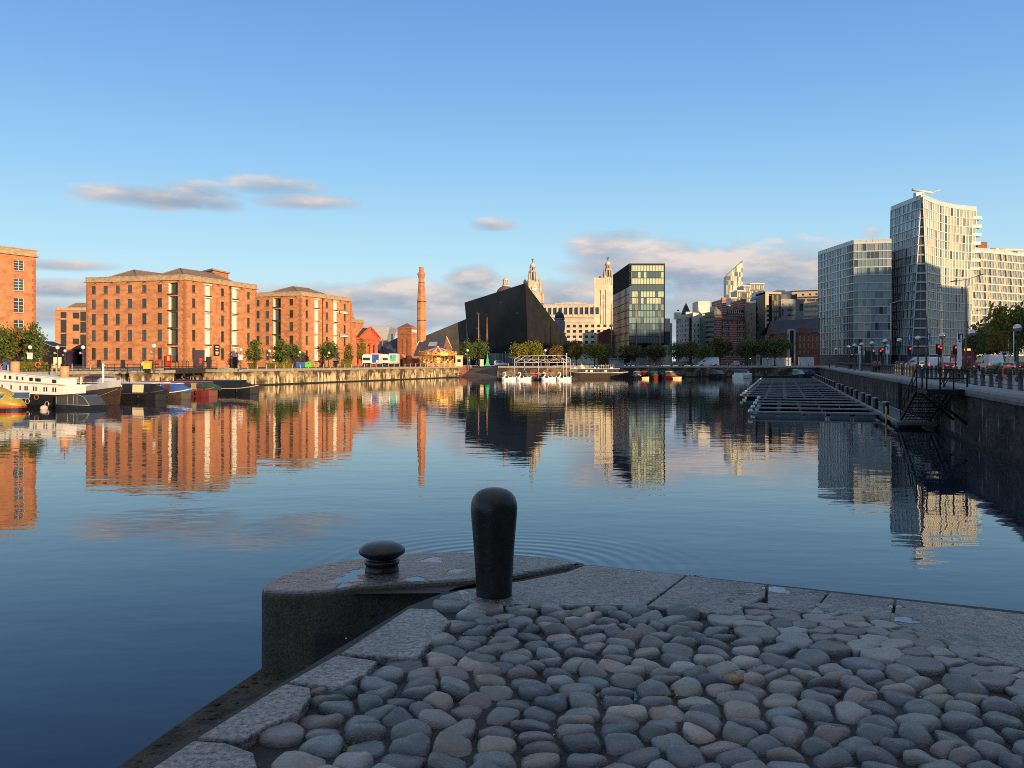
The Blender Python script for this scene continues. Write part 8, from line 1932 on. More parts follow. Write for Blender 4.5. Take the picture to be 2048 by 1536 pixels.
dinghy('pale dinghy lit by the sun below the red-roofed narrowboat', 1284, 1298, 225, creamp); dinghy('pale sunlit dinghy right of the yellow-green cabin boat', 1346, 1363, 225, creamp)
cruiser('dark motorboat with a blue cover in the shade', P2(1418,244), P2(1442,238), hullblk, mat('cabin_slate', (.07,.08,.09), .4, .1), navyc, 2.6)
cruiser('white cruiser with a blue canopy, stern to the camera', (px(1468,246)+3,246), P2(1464,232), whiteb, whiteb, bluep, 3.0, ch=1.25, bow='l')
cruiser('cruiser under a pale green canopy near the far corner', P2(1583,236), P2(1606,233), hullblk, mat('pale_green_canvas', (.22,.36,.27), .6, .1), mat('pale_green_canvas', (.22,.36,.27), .6, .1), 2.6)
cruiser('boat under a dark navy cover in the far corner', P2(1601,241), P2(1637,238), hullblk, navyc, navyc, 2.8)

# ------------------------------------------------------------------ swan pedal boats, canopy, landing
sw = root('swan_boat', 'x', 'pedal boat')
swm = mat('swan_white', (.80,.78,.73), .3, .03, 3)
secs = []
for i in range(13):
    t = i/12; e = min(1,t/.18)**.6; f = 1-.35*max(0,(t-.7)/.3); w = .8*e*f; x = -1.7+3.4*t; zt_ = .72+.12*math.cos(t*9)+(.25*(t-.8)/.2 if t > .8 else 0); secs.append([(x,w*math.cos(a),.0+(zt_*math.sin(a) if a < math.pi else .25*math.sin(a))) for a in [2*math.pi*j/12 for j in range(12)]])
secs = [[(p[0],p[1] if abs(p[1]) > 1e-6 else 0,p[2]) for p in s] for s in secs]
mb = MB(); mb.loft(secs, 0, True); part(mb, 'body', swm, sw)
mb = MB(); mb.tube([(-1.25,0,.5),(-1.15,0,.8),(-.95,0,1.1),(-.8,0,1.4),(-.85,0,1.7),(-1.08,0,1.85),(-1.3,0,1.8),(-1.42,0,1.7)], [.3,.2,.15,.13,.13,.15,.14,.09], 9); nk = part(mb, 'neck', swm, sw)
mb = MB(); mb.tube([(-1.40,0,1.72),(-1.52,0,1.65),(-1.64,0,1.57)], [.085,.07,.03], 7); part(mb, 'beak', orange, nk)
for s in (-1,1): mb = MB(); mb.ball((-1.3,s*.12,1.83), .035, 6, 4); part(mb, 'eye', black, nk)
for x in (-.25,.75): mb = MB(); mb.loft([[(x,-.55,.55),(x,.55,.55),(x+.12,.55,1.02),(x+.12,-.55,1.02)],[(x+.15,-.55,.55),(x+.15,.55,.55),(x+.22,.55,1.0),(x+.22,-.55,1.0)]], 0, False); part(mb, 'seat', swm, sw)
mb = MB(); mb.loft([[(1.35,-.3,.5),(1.35,.3,.5),(1.4,0,.8)],[(1.95,-.1,.95),(1.95,.1,.95),(1.98,0,1.05)]], 0, True); part(mb, 'tail', swm, sw)
used = False
for x, lb in ((1018,'leftmost of four white swan pedal boats'),(1048,'second swan pedal boat from the left'),(1097.5,'third swan pedal boat, left of the shaded one'),(1128,'rightmost swan pedal boat, its body in bluish shade')):
    place(sw, used, (px(x,211),211,WZ), .04, lb, 'swan pedal boats'); used = True
dk_ = mat('landing_timber', (.045,.035,.028), .8, .3, 2); rt = root('landing_stage', 'dark floating landing stage under the steel canopy', 'pontoon', (px(1072,220),220,-2.7))
mb = MB(); mb.prism([P2(996,214),P2(1152,213.2),P2(1156,231),P2(1000,231)], -3.3, -2.5, 0); part(mb, 'deck', dk_, rt)
for x in (1000,1010,1013,1062,1072,1078,1088,1103,1110): mb = MB(); mb.tube([(px(x,216),216,-2.5),(px(x,216),216,-1.4)], .05, 5); part(mb, 'railing_post', steel if x % 2 else wood, rt)
for x in (995.5,1003): mb = MB(); mb.tube([(px(x,222),222,-3.6),(px(x,222),222,-.9)], .18, 7); part(mb, 'pile', wood, rt)
mb = MB(); mb.tube([(px(1000,216),216,-1.45),(px(1110,216),216,-1.45)], .03, 4); part(mb, 'rail', steel, rt)
rt = root('hut', 'small brown boarded hut on the landing stage', 'hut', (px(1066,226),226,-2.5))
mb = MB(); x0_, x1_ = px(1060,225), px(1074,225); mb.box(x0_,x1_,225,227.2,-2.5,-.7); part(mb, 'wall', maroon, rt); mb = MB(); mb.loft([[(x0_-.15,y,-.72),(x1_+.15,y,-.72),((x0_+x1_)/2,y,-.2)] for y in (224.8,227.4)], 0, False); part(mb, 'roof', slate, rt)
for z in (-2.1,-1.7,-1.3,-.95): mb = MB(); mb.box(x0_,x1_,224.97,224.998,z,z+.05); part(mb, 'batten', brick, rt)
lifebuoy((px(1077.5,213.4),213.4,pz(747.5,213.4)), (.4,-1,0), 'orange lifebuoy on the landing left of two others', False, .33); lifebuoy((px(1090,222),222,pz(743,222)), (0,-1,0), 'orange lifebuoy highest under the steel canopy', False, .33); lifebuoy((px(1098,216),215.8,pz(748,216)), (0,-1,0), 'orange lifebuoy behind the third swan boat', False, .33)
# open steel canopy frame
cst = mat('canopy_steel', (.46,.42,.37), .4, .08, 2); rt = root('canopy_frame', 'open white steel canopy frame with braced hipped roof over the water', 'canopy', (px(1085,222),222,-2.5))
Dn, Df = 217.0, 229.0; Xs = [px(x,Dn) for x in (1029.3,1077,1126.5)]; Xr = [x+(px(1141,Df)-px(1126.5,Dn)) for x in Xs]; ze, zm, zt_ = pz(725,Dn), pz(718.2,Dn), pz(710.8,Dn)
P_ = lambda i, f, z, inx=0, iny=0: (Xs[i]+(Xr[i]-Xs[i])*(0 if f == 0 else 1)+inx, (Dn if f == 0 else Df)+iny, z)
def bar(a, b, r=.085, nm_='beam'):
    mb = MB(); mb.tube([a,b], r, 6); part(mb, nm_, cst, rt)
for f in (0,1):
    for i in range(3): bar(P_(i,f,-2.5), P_(i,f,zm), .10, 'post')
    for i in (0,1): bar(P_(i,f,ze), P_(i+1,f,ze)); bar(P_(i,f,zm), P_(i+1,f,zm), .07)
    iy = 2.0 if f == 0 else -2.0
    bar(P_(0,f,zt_,1.6,iy), P_(2,f,zt_,-1.6,iy))
    for i in range(2):
        a, b = Vector(P_(i,f,ze)), Vector(P_(i+1,f,ze)); c, d = Vector(P_(i,f,zm)), Vector(P_(i+1,f,zm))
        bar(tuple(a), tuple(c.lerp(d,.3)), .06, 'brace'); bar(tuple(b), tuple(c.lerp(d,.7)), .06, 'brace'); bar(tuple(c.lerp(d,.3)), tuple(a.lerp(b,.5)), .05, 'brace'); bar(tuple(c.lerp(d,.7)), tuple(a.lerp(b,.5)), .05, 'brace')
        t0, t1 = Vector(P_(i,f,zt_,1.6 if i == 0 else 0,iy)), Vector(P_(i+1,f,zt_,-1.6 if i == 1 else 0,iy)); bar(tuple(c.lerp(d,.25)), tuple(t0.lerp(t1,.3)), .05, 'brace'); bar(tuple(c.lerp(d,.75)), tuple(t0.lerp(t1,.7)), .05, 'brace')
    bar(P_(0,f,zm), P_(0,f,zt_,1.6,iy)); bar(P_(2,f,zm), P_(2,f,zt_,-1.6,iy)); bar(P_(1,f,zm), P_(1,f,zt_,0,iy))
for i in range(3):
    ix = (1.6,0,-1.6)[i]; bar(P_(i,0,ze), P_(i,1,ze)); bar(P_(i,0,zm), P_(i,1,zm), .07); bar(P_(i,0,zt_,ix,2), P_(i,1,zt_,ix,-2)); bar(P_(i,0,ze), tuple(Vector(P_(i,0,zm)).lerp(Vector(P_(i,1,zm)),.5)), .06, 'brace'); bar(P_(i,1,ze), tuple(Vector(P_(i,0,zm)).lerp(Vector(P_(i,1,zm)),.5)), .06, 'brace')
X = px(1133,215); mb = MB(); mb.tube([(X,215,-2.5),(X,215,pz(709,215))], .08, 6); mb.ball((X,215,pz(707.5,215)), .18, 8, 6); single(mb, 'landing_lamp', whiteb, 'slim white lamp pole at the right of the steel canopy', 'lamp', (X,215,-2.5))
# ------------------------------------------------------------------ vehicles (nose towards +Y, wheels on the ground)
def sidebody(mb, prof, w0, w1, m=0):
    """profile in (y, z); the lower body w0 half-wide, tapering to w1 at the top"""
    zs_ = [p[1] for p in prof]; zl, zh = min(zs_), max(zs_)
    f = lambda z: w0 if z < zl+.55*(zh-zl) else w0+(w1-w0)*((z-zl-.55*(zh-zl))/(.45*(zh-zl)))
    mb.loft([[(-f(z),y,z) for y, z in prof], [(f(z),y,z) for y, z in prof]], m, False)
def wheels(rt, ys, hw, r):
    for y in ys:
        for s in (-1,1):
            mb = MB(); mb.tube([(s*(hw-.2),y,r),(s*(hw+.01),y,r)], r, 14, smooth=False); w = part(mb, 'wheel', tyre, rt); mb = MB(); mb.tube([(s*(hw+.012),y,r),(s*(hw+.025),y,r)], r*.6, 10, smooth=False); part(mb, 'rim', steel, w)
def paint(c): return mat('paint_%02d%02d%02d' % tuple(int(v*99) for v in c), c, .25, .04, 2, coat=.5)
def rear_lights(rt, hw, y, z, h=.25, on=True):
    for s in (-1,1): mb = MB(); mb.box(s*hw-.09, s*hw+.09, y-.03, y+.03, z-h/2, z+h/2); part(mb, 'tail_light', redglow if on else redp, rt)
def van(label, loc, rz, c, h=2.45, L=5.4, lit=True, group=None, roofbar=None):
    rt = root('van', label, 'van', (0,0,0)); P = paint(c); hw = .98; a, b = -L/2, L/2
    mb = MB(); sidebody(mb, [(a,.32),(a-.02,1.1),(a+.08,h-.1),(a+.25,h),(b-1.9,h),(b-1.1,1.35 if False else h-.75),(b-.15,1.1),(b,.9),(b,.32)], hw, hw-.14); part(mb, 'body', P, rt)
    mb = MB(); mb.loft([[(-.72,a-.045+.0,1.25),(.72,a-.045,1.25),(.66,a+.03,h-.25),(-.66,a+.03,h-.25)],[(-.72,a+.1,1.25),(.72,a+.1,1.25),(.66,a+.16,h-.25),(-.66,a+.16,h-.25)]], 0, False); part(mb, 'rear_window', dglass2 if h < 2 else P, rt)
    mb = MB(); mb.loft([[(-.8,b-1.92+.05,h-.05),(.8,b-1.87,h-.05),(.85,b-1.05,h-.72),(-.85,b-1.05,h-.72)],[(-.8,b-1.95,h-.15),(.8,b-1.95,h-.15),(.85,b-1.15,h-.85),(-.85,b-1.15,h-.85)]], 0, False); part(mb, 'windscreen', dglass, rt)
    for s in (-1,1): mb = MB(); x = s*(hw-.02); mb.loft([[(x+.02*s,b-2.1,1.35),(x+.02*s,b-1.15,1.3),(x-.08*s,b-1.75,h-.3),(x-.08*s,b-2.1,h-.3)],[(x-.1*s,b-2.1,1.35),(x-.1*s,b-1.15,1.3),(x-.18*s,b-1.75,h-.3),(x-.18*s,b-2.1,h-.3)]], 0, False); part(mb, 'side_window', dglass, rt)
    mb = MB(); mb.box(-hw-.02,hw+.02,a-.08,a+.1,.34,.6); part(mb, 'bumper', black, rt)
    rear_lights(rt, hw-.1, a-.04, 1.0, .4, lit)
    if lit: mb = MB(); mb.box(-.16,.16,a+.02,a+.1,h-.14,h-.05); part(mb, 'brake_light', redglow, rt)
    mb = MB(); mb.box(-.26,.26,a-.1,a-.081,.42,.54); part(mb, 'number_plate', mat('plate_yellow', (.6,.45,.05), .5, 0), rt)
    wheels(rt, (a+1.0,b-.95), hw, .34)
    rt.location = loc; rt.rotation_euler = (0,0,rz)
    return rt
def car(label, loc, rz, c, lit=True, kind='car', L=4.3, h=1.48):
    rt = root(kind, label, 'car', (0,0,0)); P = paint(c); hw = .88; a, b = -L/2, L/2; e = h > 1.6
    mb = MB(); sidebody(mb, [(a,.35),(a-.03,.85),(a+.06,.98),(b-1.25,.98),(b-.12,.82),(b,.62),(b,.35)], hw, hw-.04); part(mb, 'body', P, rt)
    mb = MB(); top = [(a+.08,.985),(a+(.25 if e else .55),h-.06),(a+(.6 if e else 1.0),h),(b-2.0,h),(b-1.15,.985)]; mb.loft([[(-hw+.05-(z-.985)*-.22,y,z) for y, z in top],[(hw-.05+(z-.985)*-.22,y,z) for y, z in top]], 0, False); cab = part(mb, 'cabin', P, rt)
    g = lambda y0,z0,y1,z1,w0,w1,dy: [[(-w0,y0,z0),(w0,y0,z0),(w1,y1,z1),(-w1,y1,z1)],[(-w0,y0+dy,z0),(w0,y0+dy,z0),(w1,y1+dy,z1),(-w1,y1+dy,z1)]]
    mb = MB(); mb.loft(g(a+.09-.03,1.03,a+(.23 if e else .5)-.0,h-.1,.72,.64,.1), 0, False); part(mb, 'rear_window', dglass, rt)
    mb = MB(); mb.loft(g(b-1.17+.03,1.03,b-1.95,h-.06,.76,.66,-.1), 0, False); part(mb, 'windscreen', dglass, rt)
    for s in (-1,1): mb = MB(); x = s*(hw-.04); mb.loft([[(x,a+.5,1.03),(x,b-1.4,1.03),(x-.1*s,b-2.05,h-.09),(x-.1*s,a+.85,h-.09)],[(x-.1*s,a+.5,1.03),(x-.1*s,b-1.4,1.03),(x-.2*s,b-2.05,h-.09),(x-.2*s,a+.85,h-.09)]], 0, False); part(mb, 'side_window', dglass, rt)
    rear_lights(rt, hw-.14, a-.03, .82, .14, lit)
    if lit: mb = MB(); mb.box(-.2,.2,a+.02,a+.06,1.0,1.05); part(mb, 'brake_light', redglow, rt)
    for s in (-1,1): mb = MB(); mb.box(s*.62-.14,s*.62+.14,b-.02,b+.02,.62,.76); part(mb, 'headlight', white, rt)
    mb = MB(); mb.box(-hw,hw,a-.06,a+.05,.36,.5); part(mb, 'bumper', black, rt)
    wheels(rt, (a+.8,b-.85), hw-.02, .32)
    rt.location = loc; rt.rotation_euler = (0,0,rz); return rt
rd = -math.atan(.305)
W8 = (.72,.72,.72)
van('large white van rear-on behind the planting bed', (px(1984,127),127,.006), rd, W8, 2.5)
van('white van stopped left of the globe lamp queue', (px(1863.5,158),158,.006), rd, W8, 2.3)
van('pale parcel van side-on before the leaning tower', (px(1837,215),215,.006), 1.2, (.6,.62,.64), 2.6, 6.0)
rt = van('white van with a yellow back panel among the queueing cars', (px(1893,150),150,.006), rd, W8, 2.35)
mb = MB(); mb.box(-.62,.62,-2.83,-2.78,1.55,2.05); part(mb, 'yellow_panel', mat('panel_yellow', (.6,.5,.08), .5, .05), rt); mb = MB(); mb.box(-.5,.5,-2.836,-2.831,1.72,1.88); part(mb, 'panel_lettering', dframe, rt)
car('red car with glowing tail lights at the left end of the planting bed', (px(1889,122),122,.006), rd, (.35,.02,.03))
car('white car braking beside the red car', (px(1901,132),132,.006), rd, W8)
car('black car with a red light bar left of the big white van', (px(1953,133),133,.006), rd, (.02,.02,.025))
car('silver car to the right of the big white van', (px(2010,124),124,.006), rd, (.45,.47,.5)); car('black car beside the silver one', (px(2021,128),128,.006), rd, (.015,.015,.02)); car('dark car at the far right behind the flagpole', (px(2032,140),140,.006), rd, (.03,.035,.06))
car('dark hatchback waiting near the black entrance box', (px(1800,200),200,.006), rd, (.03,.03,.03)); car('pale car left of the white van in the queue', (px(1845,172),172,.006), rd, (.5,.5,.5))
# red delivery lorry with pale lettering marks
rt = root('lorry', 'red box lorry with pale markings and a yellow light on the road at the right', 'lorry', (0,0,0))
mb = MB(); mb.box(-1.2,1.2,-4,2.2,.9,3.2); part(mb, 'box_body', paint((.30,.02,.03)), rt)
mb = MB(); sidebody(mb, [(2.3,.5),(2.3,2.5),(2.6,2.6),(3.5,2.5),(4.0,1.5),(4.1,.5)], 1.15, 1.1); part(mb, 'cab', paint((.30,.02,.03)), rt)
mb = MB(); mb.box(-1.1,1.1,-4.05,4,.5,.88); part(mb, 'chassis', black, rt)
for i, (x0_,x1_,z0_,z1_) in enumerate(((-.9,-.5,1.9,2.3),(-.35,.5,2.0,2.3),(.55,.95,1.1,1.5),(-.2,.1,1.3,1.7))): mb = MB(); mb.box(x0_,x1_,-4.02,-4.003,z0_,z1_); part(mb, 'marking', mat('pink_marking', (.5,.25,.28), .5, 0), rt)
mb = MB(); mb.box(-.3,.5,-3.9,-3.6,3.21,3.5); part(mb, 'roof_light', amberglow, rt); rear_lights(rt, 1.0, -4.07, .72, .16); wheels(rt, (-2.6,3.0), 1.15, .45)
rt.location = (px(1924,140),140,.006); rt.rotation_euler = (0,0,rd)
# far side vehicles
van('white panel van side-on behind the far quay', (px(1416.5,268),268,.006), math.pi/2, (.62,.63,.65), 2.7, 6.2, False)
car('small pale car behind the far quay right of the white van', (px(1470.5,270),270,.006), 0, (.5,.5,.52), False, 'car', 3.9, 1.5)
car('white off-road car parked at the top of the slipway', (px(1001.5,297),297,.0), -math.pi/2, (.7,.71,.72), False, 'car', 4.6, 1.72)
car('dark car with its lights on behind the far quay', (px(1352,268),268,.006), math.pi/2, (.03,.035,.04), True); car('dark estate car under the far trees', (px(1375,274),274,.006), -math.pi/2, (.025,.025,.03), True)
car('maroon car parked right of the grey kiosk', (px(1263,272),272,.006), math.pi/2, (.12,.02,.02), False); car('grey car half hidden under the dark green tree', (px(1392,278),278,.006), 1.4, (.2,.2,.22), True)

# two fairground lorries on the left quay
def showlorry(label, x0, x1, D, panel, extra):
    X0, X1 = px(x0,D), px(x1,D); W_ = X1-X0; rt = root('lorry', label, 'lorry', ((X0+X1)/2,D,0)); wcab = W_*.52
    zt_ = pz(708,D); mb = MB(); mb.loft([[(X0,y,.7),(X0+wcab-.1,y,.7),(X0+wcab-.1,y,zt_-.35),(X0+wcab-.4,y,zt_-.1),(X0+.35,y,zt_-.1),(X0,y,zt_-.5)] for y in (D-1.0,D+1.2)], 0, False); part(mb, 'cab', creamp if False else whiteb, rt)
    mb = MB(); mb.box(X0+.12,X0+wcab-.3,D-1.03,D-1.003,1.75,2.5); part(mb, 'windscreen', dglass, rt)
    mb = MB(); mb.box(X0+.2,X0+wcab-.3,D-1.06,D-1.003,.75,1.1); part(mb, 'grille', black, rt)
    mb = MB(); mb.box(X0+wcab,X1,D-1.1,D+5,.95,zt_+.1); part(mb, 'box_body', whiteb, rt)
    mb = MB(); mb.box(X0+wcab+.25,X1-.15,D-1.14,D-1.103,1.15,zt_-.1); pn = part(mb, 'side_panel', panel, rt)
    for (u0,u1,v0,v1,m) in extra: mb = MB(); xa, xb = X0+wcab+.25, X1-.15; mb.box(xa+(xb-xa)*u0, xa+(xb-xa)*u1, D-1.16, D-1.143, 1.15+(zt_-1.25)*v0, 1.15+(zt_-1.25)*v1); part(mb, 'panel_marking', m, pn)
    mb = MB(); mb.box(X0+.1,X1-.1,D-.9,D+4.8,.45,.69); part(mb, 'chassis', black, rt)
    for x in (X0+.5,X0+wcab-.6,X1-.5): mb = MB(); mb.tube([(x-.0,D-1.0,.48),(x,D-.7,.48)], .48, 14, smooth=False); part(mb, 'wheel', tyre, rt)
showlorry('white fairground lorry with a blue side panel', 726, 760, 230, mat('panel_blue', (.03,.07,.36), .5, .1, 2), [(.15,.28,.6,.8,mat('panel_pale_blue', (.10,.15,.45), .5, 0)),(.6,.95,.02,.3,creamp)])
showlorry('white fairground lorry with a turquoise picture panel', 762, 794.5, 237, mat('panel_turquoise', (.08,.42,.33), .5, .1, 2), [(.0,1,.0,.18,mat('panel_sand', (.55,.38,.2), .5, .1)),(.1,.3,.6,.75,greenp)])

# ------------------------------------------------------------------ the carousel
cx_, cy_ = px(875.5,252), 252.0; Rr = 5.25; rt = root('carousel', 'golden fairground carousel with a red and cream striped roof', 'carousel', (cx_,cy_,0))
gold = mat('carousel_gold', (.62,.40,.10), .35, .15, 3, metal=.3); red_c = mat('carousel_red', (.52,.06,.03), .5, .1, 2)
mb = MB(); mb.lathe([(Rr,.05),(Rr,.5),(Rr-.3,.55),(Rr-.3,.6)], (cx_,cy_,0), 28, 0, False); part(mb, 'platform', gold, rt)
mb = MB(); n = 28
for i in range(n):
    a0, a1 = 2*math.pi*i/n, 2*math.pi*(i+1)/n; p = lambda a, r, z: (cx_+math.cos(a)*r, cy_+math.sin(a)*r, z)
    mb.add([p(a0,Rr-.1,4.15),p(a1,Rr-.1,4.15),p(a1,.3,5.55),p(a0,.3,5.55)], [(0,1,2,3)], i % 2)
mb.lathe([(.3,5.55),(.35,5.75),(.1,5.9)], (cx_,cy_,0), 10, 0); part(mb, 'roof', [creamp, red_c], rt)
for i in range(14):
    a = 2*math.pi*(i+.5)/14; a0, a1 = a-math.pi/14+.01, a+math.pi/14-.01; mb = MB(); p = lambda aa, r, z: (cx_+math.cos(aa)*r, cy_+math.sin(aa)*r, z)
    mb.loft([[p(a0,Rr+.1,3.15),p(a1,Rr+.1,3.15),p(a1,Rr+.1,4.0),p((a0*.7+a1*.3),Rr+.1,4.12),p(a,Rr+.1,4.5),p((a0*.3+a1*.7),Rr+.1,4.12),p(a0,Rr+.1,4.0)],[p(a0,Rr-.02,3.15),p(a1,Rr-.02,3.15),p(a1,Rr-.02,4.0),p((a0*.7+a1*.3),Rr-.02,4.12),p(a,Rr-.02,4.5),p((a0*.3+a1*.7),Rr-.02,4.12),p(a0,Rr-.02,4.0)]], 0, False)
    rb = part(mb, 'rounding_board', gold, rt); mb = MB(); mb.ball(p(a,Rr+.12,3.75), .28, 10, 6, 0, sz=.8); part(mb, 'mirror', creamp if i % 2 else red_c, rb)
mb = MB(); mb.lathe([(1.3,.6),(1.3,3.1)], (cx_,cy_,0), 12, 0, False); part(mb, 'centre_drum', [gold], rt)
horse = None
def horse_mesh():
    mb = MB(); mb.tube([(-.55,0,1.25),(-.3,0,1.3),(.2,0,1.28),(.5,0,1.4)], [.16,.22,.2,.18], 8); mb.tube([(.42,0,1.4),(.68,0,1.75),(.78,0,1.95)], [.17,.12,.1], 7); mb.tube([(.72,0,1.95),(.98,0,1.78),(1.08,0,1.72)], [.11,.08,.06], 7)
    for x, f in ((.42,.35),(-.45,-.25)):
        for s in (-.12,.12): mb.tube([(x,s,1.2),(x+f*.6,s,.95),(x+f*1.2,s,.75 if s > 0 else .65)], [.09,.06,.04], 6)
    mb.tube([(-.68,0,1.3),(-.85,0,1.1),(-.9,0,.85)], [.07,.06,.02], 5); return mb
hm = horse_mesh().mesh('horse', creamp); hm2 = horse_mesh().mesh('horse', gold); pole_mb = MB(); pole_mb.tube([(0,0,.6),(0,0,3.2)], .05, 6); pmesh = pole_mb.mesh('pole', gold)
for i in range(18):
    r = 4.5 if i < 12 else 3.1; a = 2*math.pi*i/12 if i < 12 else 2*math.pi*(i-12)/6+.3
    h_ = inst(hm if i % 3 else hm2, 'horse', rt, (math.cos(a)*r, math.sin(a)*r, (.15 if i % 2 else -.05)), a+math.pi/2); inst(pmesh, 'pole', h_, (0,0,0))
for i in range(14): mb = MB(); a = 2*math.pi*i/14; mb.tube([(cx_+math.cos(a)*(Rr-.15),cy_+math.sin(a)*(Rr-.15),.5),(cx_+math.cos(a)*(Rr-.15),cy_+math.sin(a)*(Rr-.15),3.2)], .06, 6); part(mb, 'column', gold, rt)
for i in range(5):
    x0_ = 855+i*11.3; D = 245.2; rtp = root('barrier_panel', ['leftmost orange barrier panel before the carousel','second orange barrier panel before the carousel','middle orange barrier panel before the carousel','fourth orange barrier panel before the carousel','rightmost orange barrier panel before the carousel'][i], 'barrier', (px(x0_+5,D),D,0), 'orange barrier panels before the carousel')
    mb = MB(); mb.box(px(x0_+.5,D),px(x0_+10.8,D),D,D+.06,.2,1.05); part(mb, 'panel', mat('barrier_orange', (.60,.20,.05), .5, .2, 2), rtp)
    for xx in (x0_+.4,x0_+10.9): mb = MB(); mb.box(px(xx,D)-.06,px(xx,D)+.06,D-.05,D-.002,0,1.2); part(mb, 'post', creamp, rtp)
D = 251; rt = root('ticket_booth', 'small cream ticket booth right of the carousel', 'booth', (px(918,D),D,0)); mb = MB(); facade(mb, P2(911,D), P2(925,D), 0, 2.9, [(.5,1.5,1.3,2.1,.2)], 0, .2); facade(mb, P2(925,D), (px(925,D),D+2), 0, 2.9, [], 0); facade(mb, (px(911,D),D+2), P2(911,D), 0, 2.9, [], 0); part(mb, 'wall', creamp, rt)
mb = MB(); mb.box(px(910,D),px(926,D),D-.3,D+2.2,2.903,3.15); part(mb, 'roof', creamp, rt); mb = MB(); mb.box(px(911.5,D)+.5,px(911.5,D)+1.5,D+.2,D+.25,1.3,2.1); part(mb, 'hatch', black, rt)

# ------------------------------------------------------------------ tall ships in the basins behind the road
orm = mat('mast_varnish', (.36,.16,.07), .4, .15, 2)
def ship(label, pl, pr, masts):
    L, q = frame2(pl, pr); rt = root('sailing_ship', label, 'ship', q(L/2,0,WZ)); secs = []
    for i in range(12): t = i/11; w = 2.4*math.sin(math.pi*min(.97,max(.12,t*.85+.12)))**.7; sh = 2.2+.8*(2*t-1)**2; secs.append([q(t*L,w*.7,WZ-.4),q(t*L,w,WZ+sh),q(t*L,-w,WZ+sh),q(t*L,-w*.7,WZ-.4)])
    mb = MB(); mb.loft(secs, 0, False); part(mb, 'hull', hullblk, rt)
    for x, ytop, kcol in masts:
        D = pl[1]+(pr[1]-pl[1])*.5; X = px(x, D); zt_ = pz(ytop, D); mb = MB(); mb.tube([(X,D,WZ+2.2),(X,D,zt_*.55),(X,D,zt_)], [.30,.22,.10], 8); m_ = part(mb, 'mast', kcol, rt)
        mb = MB(); mb.box(X-.7,X+.7,D-.15,D+.15,zt_*.5,zt_*.5+.12); part(mb, 'crosstree', orm, m_)
        mb = MB()
        for s in (-1,1):
            mb.tube([(X,D,zt_*.5),(X+s*2.0,D+.8,WZ+2.3)], .035, 4); mb.tube([(X,D,zt_*.95),(X+s*.7,D,zt_*.5),(X+s*1.6,D+.8,WZ+2.3)], .03, 4)
            for k in range(7): t = .15+.1*k; mb.tube([(X+s*2.0*t,D+.8*t,zt_*.5+(WZ+2.3-zt_*.5)*t),(X+s*1.2*t,D+.8*t,zt_*.5+(WZ+2.3-zt_*.5)*t)], .02, 3)
        part(mb, 'rigging', black, rt)
ship('two-masted ship before the black glass building', P2(918,313), P2(985,313), [(957.3,627,orm),(974,634,orm)])
ship('two-masted ship before the green glass office block', P2(1250,300), P2(1345,300), [(1273,589,orm),(1320,597,orm)])
ship('single-masted ship left of the green glass office block', P2(1195,305), P2(1246,305), [(1223,607,orm)])

# ------------------------------------------------------------------ kiosk, hoardings, gate piers, posts and people at the far end
D = 281.5; x0_, x1_ = px(1219,D), px(1248,D); rt = root('kiosk', 'low grey flat-roofed kiosk under the trees', 'kiosk', ((x0_+x1_)/2,D,0)); mb = MB(); mb.box(x0_,x1_,D,D+1.6,0,2.35); part(mb, 'wall', mat('kiosk_grey', (.42,.44,.46), .6, .1, 1), rt); mb = MB(); mb.box(x0_-.5,x1_+.5,D-.6,D+1.9,2.353,2.55); part(mb, 'roof', mat('kiosk_grey', (.42,.44,.46), .6, .1, 1), rt); mb = MB(); mb.box(x0_+.9,x1_-1.8,D-.03,D-.003,.5,1.9); part(mb, 'shutter', steel, rt)
for x0_, x1_, y0_, y1_, D, lb in ((1524,1582,719,731,287,'long white hoarding under the largest dark tree'),(1597,1628,718,730,285,'shorter white hoarding near the far corner'),(1273,1293,720,727,282,'grey panel fence beneath the dark trees, left piece'),(1298,1322,720,727,282,'grey panel fence beneath the dark trees, right piece')):
    m = mat('hoarding_white', (.50,.52,.54), .6, .1, .5) if x0_ > 1400 else grey; X0, X1 = px(x0_,D), px(x1_,D); rt = root('hoarding', lb, 'fence', ((X0+X1)/2,D,0)); n = int((X1-X0)/2.4)
    for i in range(n): mb = MB(); mb.box(X0+(X1-X0)*i/n+.03,X0+(X1-X0)*(i+1)/n-.03,D,D+.06,.05,pz(y0_,D)+.6); part(mb, 'panel', m, rt)
    for i in range(n+1): mb = MB(); xx = X0+(X1-X0)*i/n; mb.box(xx-.029,xx+.029,D-.03,D+.1,0,pz(y0_,D)+.65); part(mb, 'post', steel, rt)
D = 283; rt = root('gate_pier', 'pale round-topped stone gate pier left of the white hoarding', 'pier', (px(1516.5,D),D,0)); mb = MB(); mb.lathe([(.6,0),(.6,2.9),(.7,3.0),(.7,3.15),(.45,3.6),(.05,3.75)], (px(1516.5,D),D,0), 12, 0, False); part(mb, 'shaft', wst2, rt)
for x, D, h_, m, lb in ((1589,284,4.0,mat('ochre_post', (.4,.3,.15), .6, .1),'thin ochre post before the pale arched bay'),(1577,284,3.2,grey,'thin grey post left of the ochre one')): mb = MB(); mb.tube([(px(x,D),D,0),(px(x,D),D,h_)], .12, 6); single(mb, 'post', m, lb, 'post', (px(x,D),D,0))
np_ = root('bollard', 'x', 'bollard'); mb = MB(); mb.lathe([(.14,-.05),(.12,.5),(.105,.95)], (0,0,0), 8); part(mb, 'shaft', mat('bollard_west', (.34,.25,.14), .5, .35, 3), np_); mb = MB(); mb.lathe([(.105,.95),(.13,.98),(.12,1.06),(.04,1.12)], (0,0,0), 8); part(mb, 'cap', postm, np_)
used = False
